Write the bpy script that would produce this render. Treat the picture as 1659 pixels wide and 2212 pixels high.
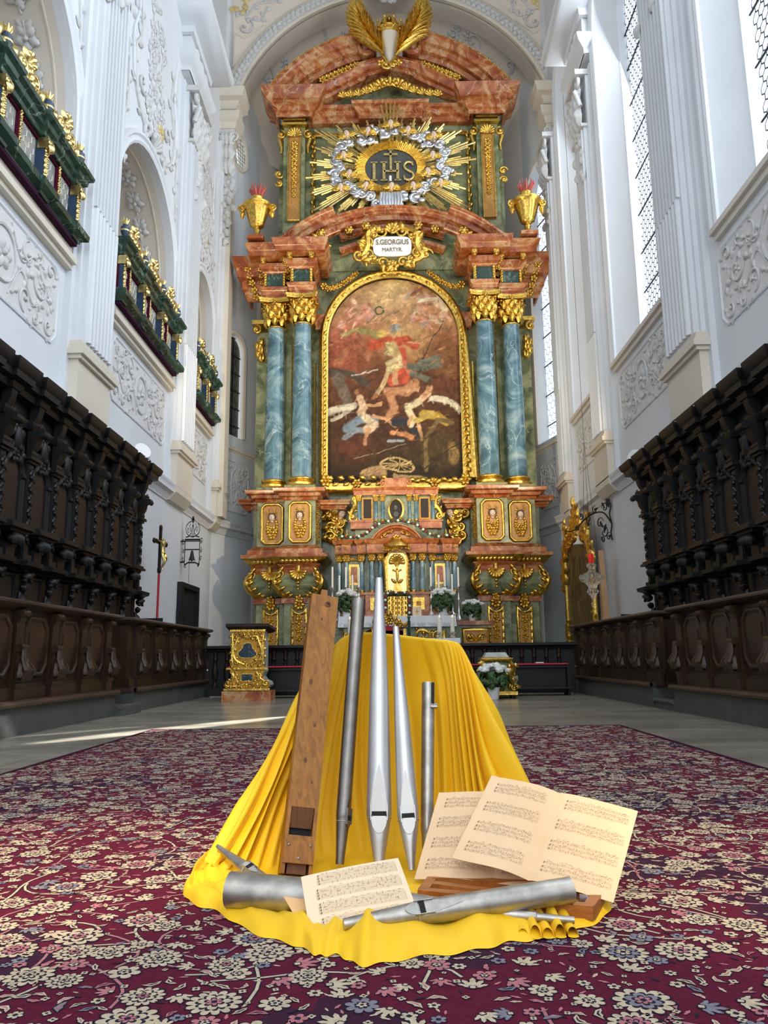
import bpy, math, random
import numpy as np
from mathutils import Vector as V, Matrix
pi = math.pi; sin = math.sin; cos = math.cos
RN = random.Random(11)
for o in list(bpy.data.objects): bpy.data.objects.remove(o)
SC = bpy.context.scene; COL = SC.collection

# ---------------------------------------------------------------- camera
F = 1680.0; PITCH = math.atan(316/F); YAW = math.atan(17/F*math.cos(PITCH)); ROLL = 0.011
cd = bpy.data.cameras.new('camera'); cam = bpy.data.objects.new('camera', cd); COL.objects.link(cam)
cd.sensor_fit = 'VERTICAL'; cd.sensor_height = 36; cd.lens = F/2212*36; cd.clip_start = .05; cd.clip_end = 200
cam.matrix_world = Matrix.Translation((0, 0, .7)) @ Matrix.Rotation(YAW, 4, 'Z') @ Matrix.Rotation(pi/2+PITCH, 4, 'X') @ Matrix.Rotation(-ROLL, 4, 'Z')
SC.camera = cam
CM = cam.matrix_world.copy()
def P(px, py, Y):
    "the point of the plane y=Y seen at a pixel of the photograph (used to measure the place)"
    d = CM.to_3x3() @ V(((px-829.5)/F, -(py-1106)/F, -1)); return V((0, 0, .7)) + d*(Y/d.y)
def PG(px, py, z=0):
    d = CM.to_3x3() @ V(((px-829.5)/F, -(py-1106)/F, -1)); return V((0, 0, .7)) + d*((z-.7)/d.z)
def PROJ(p):
    q = CM.inverted() @ V(p); return (829.5+F*q.x/-q.z, 1106-F*q.y/-q.z)

# ---------------------------------------------------------------- world and light
w = bpy.data.worlds.new('sky'); SC.world = w; w.use_nodes = True
bg = w.node_tree.nodes['Background']; bg.inputs[0].default_value = (.83, .91, 1.0, 1); bg.inputs[1].default_value = 1.6
SC.view_settings.view_transform = 'Standard'; SC.view_settings.look = 'None'
SC.view_settings.gamma = 1; SC.view_settings.exposure = -0.12; SC.view_settings.use_curve_mapping = False
def look(o, t):
    o.rotation_euler = (V(t)-o.location).to_track_quat('-Z', 'Y').to_euler()
def area(name, loc, tgt, sx, sy, W, col=(1, 1, 1), spread=pi):
    l = bpy.data.lights.new(name, 'AREA'); l.shape = 'RECTANGLE'; l.size = sx; l.size_y = sy; l.energy = W; l.color = col; l.spread = spread
    o = bpy.data.objects.new(name, l); COL.objects.link(o); o.location = loc; look(o, tgt); return o
def spot(name, loc, tgt, W, ang, blend=.5, col=(1, .8, .55), r=.12):
    l = bpy.data.lights.new(name, 'SPOT'); l.energy = W; l.spot_size = math.radians(ang); l.spot_blend = blend; l.color = col; l.shadow_soft_size = r
    o = bpy.data.objects.new(name, l); COL.objects.link(o); o.location = loc; look(o, tgt); return o
# daylight falling through the tall windows of the right-hand wall
for i, (yc, hw, W) in enumerate([(3.6, 1.4, 780), (9.2, 1.4, 780), (14.75, 1.2, 680), (19.1, .8, 260)]):
    area('window_daylight', (5.95, yc, 12.2), (-5, yc-.2, 9.6), 2*hw, 11.0, W, (.84, .92, 1.0))
area('rear_fill', (0, -7, 9), (0, 8, 3), 8, 9, 650, (.97, .98, 1.0))  # added soft fill from behind the camera; no window is built there
# two floodlights standing on the stalls light the altar and the ceiling
spot('floodlight_or_fill_beam', (-4.35, 14.0, 4.75), (1.4, 21.4, 9.5), 1500, 95, .8, (1, .80, .52))
spot('floodlight_or_fill_beam', (4.45, 14.6, 4.7), (-1.2, 21.4, 8.0), 1500, 95, .8, (1, .80, .52))
spot('floodlight_or_fill_beam', (.1, 14.2, 3.2), (.1, 21.4, 9.0), 500, 80, .9, (1, .82, .55), .5)  # added centre fill for the altar; no floodlight stands here
# warm lamps hanging over the choir throw a pool of light on the display
spot('choir_lamp_beam', (-1.1, -1.6, 5.2), (-1.2, 2.80, 0), 3000, 15, .8, (1, .74, .42), .12)
spot('choir_lamp_beam', (1.3, -1.6, 5.2), (1.2, 2.60, 0), 1700, 15, .8, (1, .74, .42), .12)
# a blade of sun through the nearest right-hand window
def sunblade(a, b, thick, W):
    src = V((6.5, 9.3, 11.8)); a = V(a); b = V(b); c = (a+b)/2; z = (src-c).normalized(); x = (b-a); x = (x-z*x.dot(z)).normalized(); y = z.cross(x)
    half = math.atan((b-a).cross(z).length/2/(src-c).length); o = spot('sunbeam', src, c, W, math.degrees(2*half), .35, (1, .96, .86), .06)
    o.matrix_world = Matrix(((x.x, y.x*thick, z.x, src.x), (x.y, y.y*thick, z.y, src.y), (x.z, y.z*thick, z.z, src.z), (0, 0, 0, 1)))
sunblade((-3.2, 6.95, 0), (-1.2, 10.2, 0), .10, 100000); sunblade((-4.1, 7.0, 0), (-2.6, 8.9, 0), .06, 26000)

# ---------------------------------------------------------------- materials
MATS = {}
def nt(name):
    m = bpy.data.materials.new(name); m.use_nodes = True; t = m.node_tree; b = t.nodes['Principled BSDF']; MATS[name] = m
    return m, t, b
def ramp(t, stops, interp='LINEAR'):
    r = t.nodes.new('ShaderNodeValToRGB'); r.color_ramp.interpolation = interp; e = r.color_ramp.elements
    while len(e) < len(stops): e.new(.5)
    for k, (p, c) in enumerate(stops): e[k].position = p; e[k].color = (*c, 1)
    return r
def noise_n(t, scale, detail=4, rough=.55, dist=0, sc=(1, 1, 1), coord='Object'):
    tc = t.nodes.new('ShaderNodeTexCoord'); mp = t.nodes.new('ShaderNodeMapping'); mp.inputs['Scale'].default_value = sc
    t.links.new(tc.outputs[coord], mp.inputs['Vector'])
    n = t.nodes.new('ShaderNodeTexNoise'); n.inputs['Scale'].default_value = scale; n.inputs['Detail'].default_value = detail
    n.inputs['Roughness'].default_value = rough; n.inputs['Distortion'].default_value = dist; t.links.new(mp.outputs[0], n.inputs['Vector'])
    return n
def bump(t, b, src, s, d=.01):
    bp = t.nodes.new('ShaderNodeBump'); bp.inputs['Strength'].default_value = s; bp.inputs['Distance'].default_value = d
    t.links.new(src, bp.inputs['Height']); t.links.new(bp.outputs[0], b.inputs['Normal'])
def plain(name, c, r=.6, m=0, var=.12, sc=3, bs=0, bsc=40, bd=.005, spec=.5):
    mt, t, b = nt(name); b.inputs['Roughness'].default_value = r; b.inputs['Metallic'].default_value = m
    b.inputs['Specular IOR Level'].default_value = spec
    n = noise_n(t, sc); rp = ramp(t, [(.3, tuple(x*(1-var) for x in c)), (.7, tuple(min(1, x*(1+var*.6)) for x in c))])
    t.links.new(n.outputs[0], rp.inputs[0]); t.links.new(rp.outputs[0], b.inputs['Base Color'])
    if bs: bump(t, b, noise_n(t, bsc, 3).outputs[0], bs, bd)
    return mt
def marble(name, stops, scale, dist, veins=None, vs=1.5, r=.22, sc=(1, 1, 1)):
    mt, t, b = nt(name); b.inputs['Roughness'].default_value = r
    n = noise_n(t, scale, 6, .62, dist, sc); rp = ramp(t, stops); t.links.new(n.outputs[0], rp.inputs[0]); out = rp.outputs[0]
    if veins:
        n2 = noise_n(t, vs, 5, .5, 1.2, sc); m1 = t.nodes.new('ShaderNodeMath'); m1.operation = 'SUBTRACT'; m1.inputs[1].default_value = .5
        m2 = t.nodes.new('ShaderNodeMath'); m2.operation = 'ABSOLUTE'; t.links.new(n2.outputs[0], m1.inputs[0]); t.links.new(m1.outputs[0], m2.inputs[0])
        r2 = ramp(t, [(0, (1, 1, 1)), (.004, (.45, .45, .45)), (.010, (0, 0, 0))]); t.links.new(m2.outputs[0], r2.inputs[0])
        mx = t.nodes.new('ShaderNodeMixRGB'); t.links.new(r2.outputs[0], mx.inputs[0]); t.links.new(out, mx.inputs[1]); mx.inputs[2].default_value = (*veins, 1); out = mx.outputs[0]
    t.links.new(out, b.inputs['Base Color']); return mt
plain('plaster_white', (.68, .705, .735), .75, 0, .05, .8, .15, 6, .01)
plain('plaster_cream', (.68, .62, .52), .75, 0, .06, .8)
plain('plaster_pink', (.78, .69, .59), .8, 0, .08, .7)
plain('plaster_greyish', (.68, .63, .56), .8, 0, .08, .7)  # slightly greyer cream plaster for arch linings, right sills and apse back
plain('stucco', (.60, .60, .59), .6, 0, .12, 9)
plain('stucco_panel', (.68, .665, .665), .8, 0, .08, 2)
plain('stucco_gold', (.70, .55, .24), .5, .3, .2, 9)
plain('gold', (.84, .52, .11), .30, 1, .45, 14, .5, 30, .012)
plain('gold_matte', (.56, .29, .045), .5, .7, .35, 10, .4, 40, .006)
plain('gold_pale', (.86, .66, .28), .32, 1, .35, 12, .4, 40, .006)
plain('silver', (.78, .80, .84), .3, 1, .2, 6, .4, 20, .01)
plain('pipe_bright', (.60, .59, .59), .47, .92, .07, 8, .1, 60, .0006)
plain('pipe_dull', (.25, .235, .215), .44, 1, .25, 14, .15, 50, .0006)
plain('pipe_worn', (.44, .42, .385), .46, 1, .3, 22, .15, 60, .0006)
plain('pipe_lip', (.60, .585, .56), .6, .9, .05, 8)
plain('black', (.006, .006, .006), .8, 0, 0)
plain('iron', (.012, .014, .02), .55, .3, .2)
plain('brass', (.55, .42, .2), .35, 1, .2)
plain('steel', (.55, .55, .55), .3, 1, .2)
plain('skin', (.80, .62, .50), .5, 0, .06)
plain('hair', (.10, .055, .03), .6, 0, .2)
plain('candle_wax', (.93, .88, .76), .45, 0, .03)
plain('white_cloth', (.86, .86, .88), .8, 0, .04, 12, .5, 60, .004)
plain('red_cloth', (.42, .02, .035), .8, 0, .15, 8)
plain('ceramic', (.85, .85, .84), .3, 0, .02)
plain('leaf_green', (.035, .09, .025), .5, 0, .4, 20)
plain('petal_white', (.88, .88, .85), .6, 0, .08, 30, .6, 50, .01)
plain('petal_red', (.35, .01, .03), .6, 0, .2, 30)
plain('paper', (.78, .54, .32), .8, 0, .06, 6)
plain('paper_light', (.82, .65, .44), .8, 0, .04, 6)
plain('paper_tan', (.74, .44, .20), .8, 0, .06, 6)
plain('ink', (.20, .145, .09), .9, 0, .1)
plain('ink_soft', (.55, .40, .25), .9, 0, .1)
plain('plastic_white', (.8, .8, .78), .4, 0, .02)
plain('flame_red', (.55, .12, .10), .4, .2, .3, 8)
plain('blue_paint', (.02, .05, .10), .35, 0, .3, 8)
marble('marble_brown', [(.35, (.035, .022, .010)), (.5, (.11, .075, .03)), (.62, (.20, .15, .07)), (.75, (.06, .04, .02))], 2.2, 3.0, None, 2, .35, (.3, 2, .5))
plain('brown_board', (.52, .30, .15), .6, 0, .1, 4)
def wood(name, c1, c2, r=.45, sc=(8, 8, .8), s=3, spec=.35):
    mt, t, b = nt(name); b.inputs['Roughness'].default_value = r; b.inputs['Specular IOR Level'].default_value = spec
    n = noise_n(t, s, 6, .6, 1.5, sc); rp = ramp(t, [(.3, c1), (.7, c2)]); t.links.new(n.outputs[0], rp.inputs[0]); t.links.new(rp.outputs[0], b.inputs['Base Color'])
    bump(t, b, n.outputs[0], .25, .003); return mt
wood('oak_black', (.004, .0042, .0048), (.012, .0115, .012), .46, (1, 1, .2), 4)
wood('oak_panel', (.010, .006, .0045), (.028, .015, .010), .5, (1, 1, .25), 4)
wood('oak_brown', (.014, .0065, .0035), (.055, .025, .012), .40, (1, .4, .3), 5)
wood('oak_rail', (.028, .016, .011), (.075, .045, .030), .4, (1, .15, 1), 6)
wood('pine_old', (.19, .070, .009), (.40, .165, .024), .42, (9, 9, .7), 4)
wood('pine_mouth', (.10, .035, .012), (.16, .06, .02), .5, (9, 9, .7), 4)
wood('cherry', (.24, .07, .014), (.42, .15, .035), .32, (.7, 8, 8), 4)
wood('root_wood', (.36, .16, .03), (.62, .33, .09), .35, (1, 1, .5), 4)
marble('marble_red', [(.30, (.17, .030, .008)), (.45, (.34, .082, .020)), (.54, (.46, .165, .050)), (.61, (.56, .33, .15)), (.68, (.38, .10, .028)), (.8, (.22, .042, .012))], 1.3, 2.2, (.60, .40, .24), 1.0, .25)
marble('marble_red_fine', [(.30, (.26, .055, .014)), (.5, (.43, .14, .04)), (.7, (.56, .30, .12))], 5, 1.2, None, 4, .28)
marble('marble_green', [(.30, (.04, .055, .025)), (.46, (.16, .19, .085)), (.60, (.32, .34, .18)), (.75, (.12, .14, .065))], 1.1, 2.0, (.34, .36, .22), .8, .28)
marble('marble_dkgreen', [(.35, (.008, .028, .018)), (.6, (.03, .075, .05)), (.75, (.07, .12, .09))], 2.2, 2.5, (.22, .3, .24), 1.2, .25)
marble('marble_blue', [(.30, (.035, .075, .11)), (.48, (.10, .20, .26)), (.60, (.21, .33, .38)), (.74, (.42, .50, .50))], .8, 2.6, (.36, .46, .48), .8, .18)
marble('blue_inlay', [(.3, (.008, .022, .035)), (.6, (.025, .06, .08)), (.75, (.05, .10, .12))], 3, 2, (.3, .32, .32), 2.5, .25)
marble('marble_ambo', [(.3, (.30, .34, .32)), (.7, (.55, .56, .50))], 3, 1.5, None, 3, .3)
# floor slabs
mt, t, b = nt('floor_stone'); b.inputs['Roughness'].default_value = .22
n = noise_n(t, 1.1, 6, .6, .8, (.5, 2.0, 1)); rp = ramp(t, [(.32, (.19, .17, .135)), (.55, (.31, .285, .235)), (.75, (.40, .375, .32))]); t.links.new(n.outputs[0], rp.inputs[0])
tc = t.nodes.new('ShaderNodeTexCoord'); br = t.nodes.new('ShaderNodeTexBrick'); br.inputs['Scale'].default_value = 1; br.inputs['Mortar Size'].default_value = .006
br.inputs['Brick Width'].default_value = .9; br.inputs['Row Height'].default_value = .6; br.inputs['Color1'].default_value = (.85, .85, .85, 1); br.inputs['Color2'].default_value = (1, 1, 1, 1); br.inputs['Mortar'].default_value = (.55, .55, .55, 1)
t.links.new(tc.outputs['Object'], br.inputs['Vector']); mx = t.nodes.new('ShaderNodeMixRGB'); mx.blend_type = 'MULTIPLY'; mx.inputs[0].default_value = 1
t.links.new(rp.outputs[0], mx.inputs[1]); t.links.new(br.outputs[0], mx.inputs[2]); t.links.new(mx.outputs[0], b.inputs['Base Color'])
bump(t, b, noise_n(t, 3, 3).outputs[0], .08, .01)
plain('step_stone', (.075, .08, .075), .6, 0, .25, 4, .3, 20, .004)
# yellow fabric
mt, t, b = nt('yellow_fabric'); b.inputs['Roughness'].default_value = .62; b.inputs['Base Color'].default_value = (.86, .51, .004, 1)
b.inputs['Sheen Weight'].default_value = .15; b.inputs['Sheen Tint'].default_value = (1, .8, .2, 1)
bump(t, b, noise_n(t, 5, 4, .5, .6).outputs[0], .25, .02)
# glass and lead, flames
mt, t, b = nt('window_glass'); t.nodes.remove(b); o_ = t.nodes['Material Output']; mxs = t.nodes.new('ShaderNodeMixShader'); tr = t.nodes.new('ShaderNodeBsdfTransparent'); gl = t.nodes.new('ShaderNodeBsdfGlossy')
tr.inputs[0].default_value = (.97, .98, 1, 1); gl.inputs['Roughness'].default_value = .15; mxs.inputs[0].default_value = .06
t.links.new(tr.outputs[0], mxs.inputs[1]); t.links.new(gl.outputs[0], mxs.inputs[2]); t.links.new(mxs.outputs[0], o_.inputs[0])
plain('old_glass', (.34, .34, .32), .22, 0, .35, 5); plain('lead', (.30, .30, .31), .5, .6, .1); plain('lead_pale', (.72, .70, .62), .5, .2, .1)
plain('dark_glass', (.10, .105, .085), .2, 0, .3, 5)
mt, t, b = nt('crystal'); b.inputs['Base Color'].default_value = (.93, .91, .80, 1); b.inputs['Roughness'].default_value = .06; b.inputs['Transmission Weight'].default_value = .9; b.inputs['IOR'].default_value = 1.35
mt, t, b = nt('red_glass'); b.inputs['Base Color'].default_value = (.65, .01, .01, 1); b.inputs['Roughness'].default_value = .12; b.inputs['Emission Color'].default_value = (1, .03, .02, 1); b.inputs['Emission Strength'].default_value = .25
mt, t, b = nt('flame'); b.inputs['Emission Color'].default_value = (1, .66, .28, 1); b.inputs['Emission Strength'].default_value = 3.5; b.inputs['Base Color'].default_value = (1, .7, .3, 1)
mt, t, b = nt('lit_lens'); b.inputs['Emission Color'].default_value = (1, .86, .62, 1); b.inputs['Emission Strength'].default_value = 1.4; b.inputs['Base Color'].default_value = (1, .8, .5, 1)
def vcol(name, r=.5):
    mt, t, b = nt(name); b.inputs['Specular IOR Level'].default_value = .2; b.inputs['Roughness'].default_value = r; a = t.nodes.new('ShaderNodeAttribute'); a.attribute_name = 'paint'; t.links.new(a.outputs['Color'], b.inputs['Base Color'])
vcol('oil_paint', .55)
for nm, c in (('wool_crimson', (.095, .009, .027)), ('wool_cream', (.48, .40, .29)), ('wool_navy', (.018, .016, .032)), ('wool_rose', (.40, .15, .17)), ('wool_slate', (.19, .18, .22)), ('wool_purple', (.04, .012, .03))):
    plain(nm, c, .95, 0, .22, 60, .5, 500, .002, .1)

# ---------------------------------------------------------------- mesh building
class MB:
    def __init__(s, M=None): s.v = []; s.f = []; s.m = []; s.M = M; s.mi = 0
    def add(s, vs, fs):
        o = len(s.v)
        s.v.extend([tuple(s.M @ V(p)) for p in vs] if s.M else [tuple(p) for p in vs])
        s.f.extend([tuple(i+o for i in f) for f in fs]); s.m.extend([s.mi]*len(fs)); return s
    def box(s, x0, x1, y0, y1, z0, z1):
        x0, x1 = min(x0, x1), max(x0, x1); y0, y1 = min(y0, y1), max(y0, y1); z0, z1 = min(z0, z1), max(z0, z1)
        return s.add([(x0, y0, z0), (x1, y0, z0), (x1, y1, z0), (x0, y1, z0), (x0, y0, z1), (x1, y0, z1), (x1, y1, z1), (x0, y1, z1)],
                     [(0, 3, 2, 1), (4, 5, 6, 7), (0, 1, 5, 4), (1, 2, 6, 5), (2, 3, 7, 6), (3, 0, 4, 7)])
    def obox(s, c, U, Vv, W):
        c = V(c); U = V(U)/2; Vv = V(Vv)/2; W = V(W)/2
        return s.add([c-U-Vv-W, c+U-Vv-W, c+U+Vv-W, c-U+Vv-W, c-U-Vv+W, c+U-Vv+W, c+U+Vv+W, c-U+Vv+W],
                     [(0, 3, 2, 1), (4, 5, 6, 7), (0, 1, 5, 4), (1, 2, 6, 5), (2, 3, 7, 6), (3, 0, 4, 7)])
    def hexa(s, q, d):
        "quad q (4 points) thickened by vector d"
        q = [V(a) for a in q]; d = V(d); return s.add(q+[a+d for a in q], [(0, 3, 2, 1), (4, 5, 6, 7), (0, 1, 5, 4), (1, 2, 6, 5), (2, 3, 7, 6), (3, 0, 4, 7)])
    def prism(s, pts, t0, t1, mp=lambda a, b, t: (a, b, t)):
        n = len(pts); return s.add([mp(a, b, t0) for a, b in pts]+[mp(a, b, t1) for a, b in pts],
                                   [tuple(range(n-1, -1, -1)), tuple(range(n, 2*n))]+[(i, (i+1) % n, n+(i+1) % n, n+i) for i in range(n)])
    def grid(s, f, nu, nv, cu=False, cv=False):
        vs = [f(i/(nu if cu else nu-1), j/(nv if cv else nv-1)) for i in range(nu) for j in range(nv)]
        fs = [(i*nv+j, ((i+1) % nu)*nv+j, ((i+1) % nu)*nv+(j+1) % nv, i*nv+(j+1) % nv) for i in range(nu if cu else nu-1) for j in range(nv if cv else nv-1)]
        return s.add(vs, fs)
    def tube(s, pts, r, n=6, cap=True, flat=1.0):
        pts = [V(p) for p in pts]; N = len(pts); rs = r if isinstance(r, (list, tuple)) else [r]*N
        t0 = (pts[1]-pts[0]).normalized(); a = V((0, 0, 1)) if abs(t0.z) < .9 else V((1, 0, 0)); u = t0.cross(a).normalized(); vs = []
        for k in range(N):
            t = (pts[min(k+1, N-1)]-pts[max(k-1, 0)]).normalized(); u = (u-t*u.dot(t)); u = u.normalized() if u.length > 1e-6 else t.orthogonal().normalized(); w_ = t.cross(u)
            for i in range(n): an = 2*pi*i/n; vs.append(pts[k]+(u*cos(an)+w_*sin(an)*flat)*rs[k])
        fs = [(k*n+i, k*n+(i+1) % n, (k+1)*n+(i+1) % n, (k+1)*n+i) for k in range(N-1) for i in range(n)]
        if cap: fs += [tuple(range(n-1, -1, -1)), tuple(range((N-1)*n, N*n))]
        return s.add(vs, fs)
    def lathe(s, prof, c=(0, 0, 0), n=20, rf=None, A=None, cap=True):
        "prof: (r,h); A: 3x3 axes (x,y,axis)"
        c = V(c); X, Y_, Z = A if A else (V((1, 0, 0)), V((0, 1, 0)), V((0, 0, 1))); vs = []
        for r, h in prof:
            for i in range(n):
                an = 2*pi*i/n; rr = r*(rf(an, h) if rf else 1); vs.append(c+X*rr*cos(an)+Y_*rr*sin(an)+Z*h)
        N = len(prof); fs = [(k*n+i, k*n+(i+1) % n, (k+1)*n+(i+1) % n, (k+1)*n+i) for k in range(N-1) for i in range(n)]
        if cap: fs += [tuple(range(n-1, -1, -1)), tuple(range((N-1)*n, N*n))]
        return s.add(vs, fs)
    def ell(s, c, a, b=None, d=None, n=8, m=5, R=None):
        b = a if b is None else b; d = a if d is None else d; c = V(c); vs = []; R = R or Matrix.Identity(3)
        for j in range(1, m):
            ph = pi*j/m
            for i in range(n): th = 2*pi*i/n; vs.append(c+R @ V((a*sin(ph)*cos(th), b*sin(ph)*sin(th), d*cos(ph))))
        vs += [c+R @ V((0, 0, d)), c+R @ V((0, 0, -d))]; T = len(vs)-2
        fs = [(j*n+i, (j+1)*n+i, (j+1)*n+(i+1) % n, j*n+(i+1) % n) for j in range(m-2) for i in range(n)]
        fs += [(T, i, (i+1) % n) for i in range(n)]+[(T+1, (m-2)*n+(i+1) % n, (m-2)*n+i) for i in range(n)]
        return s.add(vs, fs)
    def sweep(s, path, prof, mp, closed=False):
        n = len(path); k = len(prof); vs = []
        def nrm(a, b): dx, dy = b[0]-a[0], b[1]-a[1]; l = math.hypot(dx, dy) or 1; return (dy/l, -dx/l)
        for i in range(n):
            a = nrm(path[i-1], path[i]) if (i > 0 or closed) else None; b_ = nrm(path[i], path[(i+1) % n]) if (i < n-1 or closed) else None
            a = a or b_; b_ = b_ or a; mx, my = a[0]+b_[0], a[1]+b_[1]; l2 = mx*mx+my*my
            q = 2/l2 if l2 > .15 else 2/.15; mx *= q; my *= q
            for (o, t) in prof: vs.append(mp(path[i][0]+mx*o, path[i][1]+my*o, t))
        fs = [(i*k+j, i*k+(j+1) % k, ((i+1) % n)*k+(j+1) % k, ((i+1) % n)*k+j) for i in range(n if closed else n-1) for j in range(k)]
        if not closed: fs += [tuple(range(k-1, -1, -1)), tuple(range((n-1)*k, n*k))]
        return s.add(vs, fs)
    # ---- ornament, in a local frame (u right, v up, w out of the surface)
    def leaf(s, u, v, an, L, W, h=.3, w0=0.0, tw=0):
        ca, sa = cos(an), sin(an)
        def f(a, b):
            t = b*2-1; wd = W*(sin(pi*min(1, a*.93+.05))**.7)*(1+.22*cos(a*14))*.5; x = a*L; y = t*wd+tw*L*a*a
            ww = w0+L*h*(sin(pi*a*.85)*.6+(1-abs(t))*.35*(1-a*.4))
            return (u+x*ca-y*sa, v+x*sa+y*ca, ww if abs(t) < .99 else w0+L*h*.15)
        return s.grid(f, 7, 5)
    def rose(s, u, v, r, n=6, h=.35, w0=0., a0=0):
        for i in range(n): s.leaf(u+cos(a0+2*pi*i/n)*r*.12, v+sin(a0+2*pi*i/n)*r*.12, a0+2*pi*i/n, r*.88, r*.75, h, w0)
        return s.ell((u, v, w0+r*h*.5), r*.22, r*.22, r*.22, 6, 4)
    def scroll(s, u, v, r, a0, turns, sg, th, w0=0., n=None, ball=True):
        n = n or int(10+turns*12); pts = []; rs = []
        for i in range(n):
            q = i/(n-1); a = a0+sg*2*pi*turns*q; rr = r*(1-q)**.8*.95+r*.05; pts.append((u+rr*cos(a), v+rr*sin(a), w0+th*.6+th*.5*q)); rs.append(th*(.55+.45*sin(pi*min(1, q*1.2))))
        s.tube(pts, rs, 6)
        if ball: s.ell((u, v, w0+th), th*1.5, th*1.5, th*1.2, 6, 4)
        return s
    def vine(s, pts, th, w0=0., leaves=0, L=.1, side=0):
        pts = cr2(pts, 6); s.tube([(a, b, w0+th*.5) for a, b in pts], [th*(.6+.4*sin(pi*i/(len(pts)-1))) for i in range(len(pts))], 5)
        for i in range(leaves):
            k = int((i+.5)/leaves*(len(pts)-1)); a, b = pts[k]; a2, b2 = pts[min(k+1, len(pts)-1)]; an = math.atan2(b2-b, a2-a)
            sg = side if side else (1 if i % 2 else -1); s.leaf(a, b, an+sg*.9, L, L*.6, .35, w0)
        return s
    def shell(s, u, v, r, a0, a1, n=9, h=.4, w0=0.):
        for i in range(n):
            a = a0+(a1-a0)*i/(n-1); R = r*(.86+.14*sin(pi*i/(n-1)))
            pts = [(u+cos(a)*R*q, v+sin(a)*R*q, w0+r*h*(q**1.5)*.6) for q in (0.08, .35, .65, .9, 1.0)]
            k = r*abs(a1-a0)/n*.62; s.tube(pts, [k*.25, k*.5, k*.8, k, k*.55], 6)
        return s.ell((u, v, w0+r*.1), r*.2, r*.16, r*.18, 8, 5)
def cr2(pts, k=6):
    "Catmull-Rom through points of any dimension"
    out = []; n = len(pts); P_ = [V(p) for p in pts] if len(pts[0]) == 3 else [V((p[0], p[1], 0)) for p in pts]
    for i in range(n-1):
        p0, p1, p2, p3 = P_[max(i-1, 0)], P_[i], P_[i+1], P_[min(i+2, n-1)]
        for j in range(k):
            t = j/k; out.append(.5*((2*p1)+(p2-p0)*t+(2*p0-5*p1+4*p2-p3)*t*t+(3*p1-p0-3*p2+p3)*t**3))
    out.append(P_[-1]); return out if len(pts[0]) == 3 else [(a.x, a.y) for a in out]
def fr(o, U, Vv, W): return Matrix(((U[0], Vv[0], W[0], o[0]), (U[1], Vv[1], W[1], o[1]), (U[2], Vv[2], W[2], o[2]), (0, 0, 0, 1)))
def pland(x, y, t): return (x, y, t)
def prof_c(h, p, b=-.06, inv=False):
    q = [(.12, 0), (.16, .12), (.34, .26), (.38, .40), (.82, .50), (.82, .70), (.90, .80), (1, .93), (1, 1)]
    if inv: q = [(a, 1-t) for a, t in reversed(q)]
    return [(b, 0)]+[(a*p, t*h) for a, t in q]+[(b, h)]
def up(prof, z): return [(a, t+z) for a, t in prof]

def build(name, mb, mat, parent=None, smooth=True, ang=40):
    if ang == 40 and mat in ('gold', 'gold_pale', 'stucco', 'silver'): ang = 66
    me = bpy.data.meshes.new(name); me.from_pydata(mb.v, [], mb.f)
    for m in (mat if isinstance(mat, (list, tuple)) else [mat]): me.materials.append(MATS[m])
    if isinstance(mat, (list, tuple)): me.polygons.foreach_set('material_index', mb.m)
    if smooth:
        me.polygons.foreach_set('use_smooth', [True]*len(me.polygons)); me.set_sharp_from_angle(angle=math.radians(ang))
    me.update(); o = bpy.data.objects.new(name, me); COL.objects.link(o)
    if parent is not None: attach(o, parent)
    return o
def attach(o, parent):
    o.parent = parent
    if parent.parent is None: o.matrix_parent_inverse = Matrix.Translation(-parent.location)
def tag(o, label, cat, group=None, kind=None):
    o['label'] = label; o['category'] = cat
    if group: o['group'] = group
    if kind: o['kind'] = kind
    return o
def thing(name, label, cat, loc=(0, 0, 0), group=None):
    o = bpy.data.objects.new(name, None); COL.objects.link(o); o.location = loc; o.empty_display_size = .1; return tag(o, label, cat, group)
def struct(o): o['kind'] = 'structure'; return o
KIDS = {}
def inst(o, loc=(0, 0, 0), parent=None, sc=None, rz=0, kids=()):
    c = o.copy(); COL.objects.link(c); c.location = V(o.location)+V(loc)
    if sc: c.scale = sc
    if rz: c.rotation_euler = (0, 0, rz)
    if parent is not None: attach(c, parent)
    for k in kids: k2 = k.copy(); COL.objects.link(k2); k2.parent = c
    return c
def dup(root, loc, rz=0, label=None, sc=None):
    c = root.copy(); COL.objects.link(c); c.location = loc; c.rotation_euler = (0, 0, rz)
    if sc: c.scale = sc
    if label: c['label'] = label
    for ch in list(root.children):
        d = ch.copy(); COL.objects.link(d); d.parent = c
        for g in list(ch.children):
            e = g.copy(); COL.objects.link(e); e.parent = d
    return c
def sub(name, mb, mat, parent, sm=True, ang=40):
    o = build(name, mb, mat, None, sm, ang); o.parent = parent; o.matrix_parent_inverse = Matrix.Identity(4); return o
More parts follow.
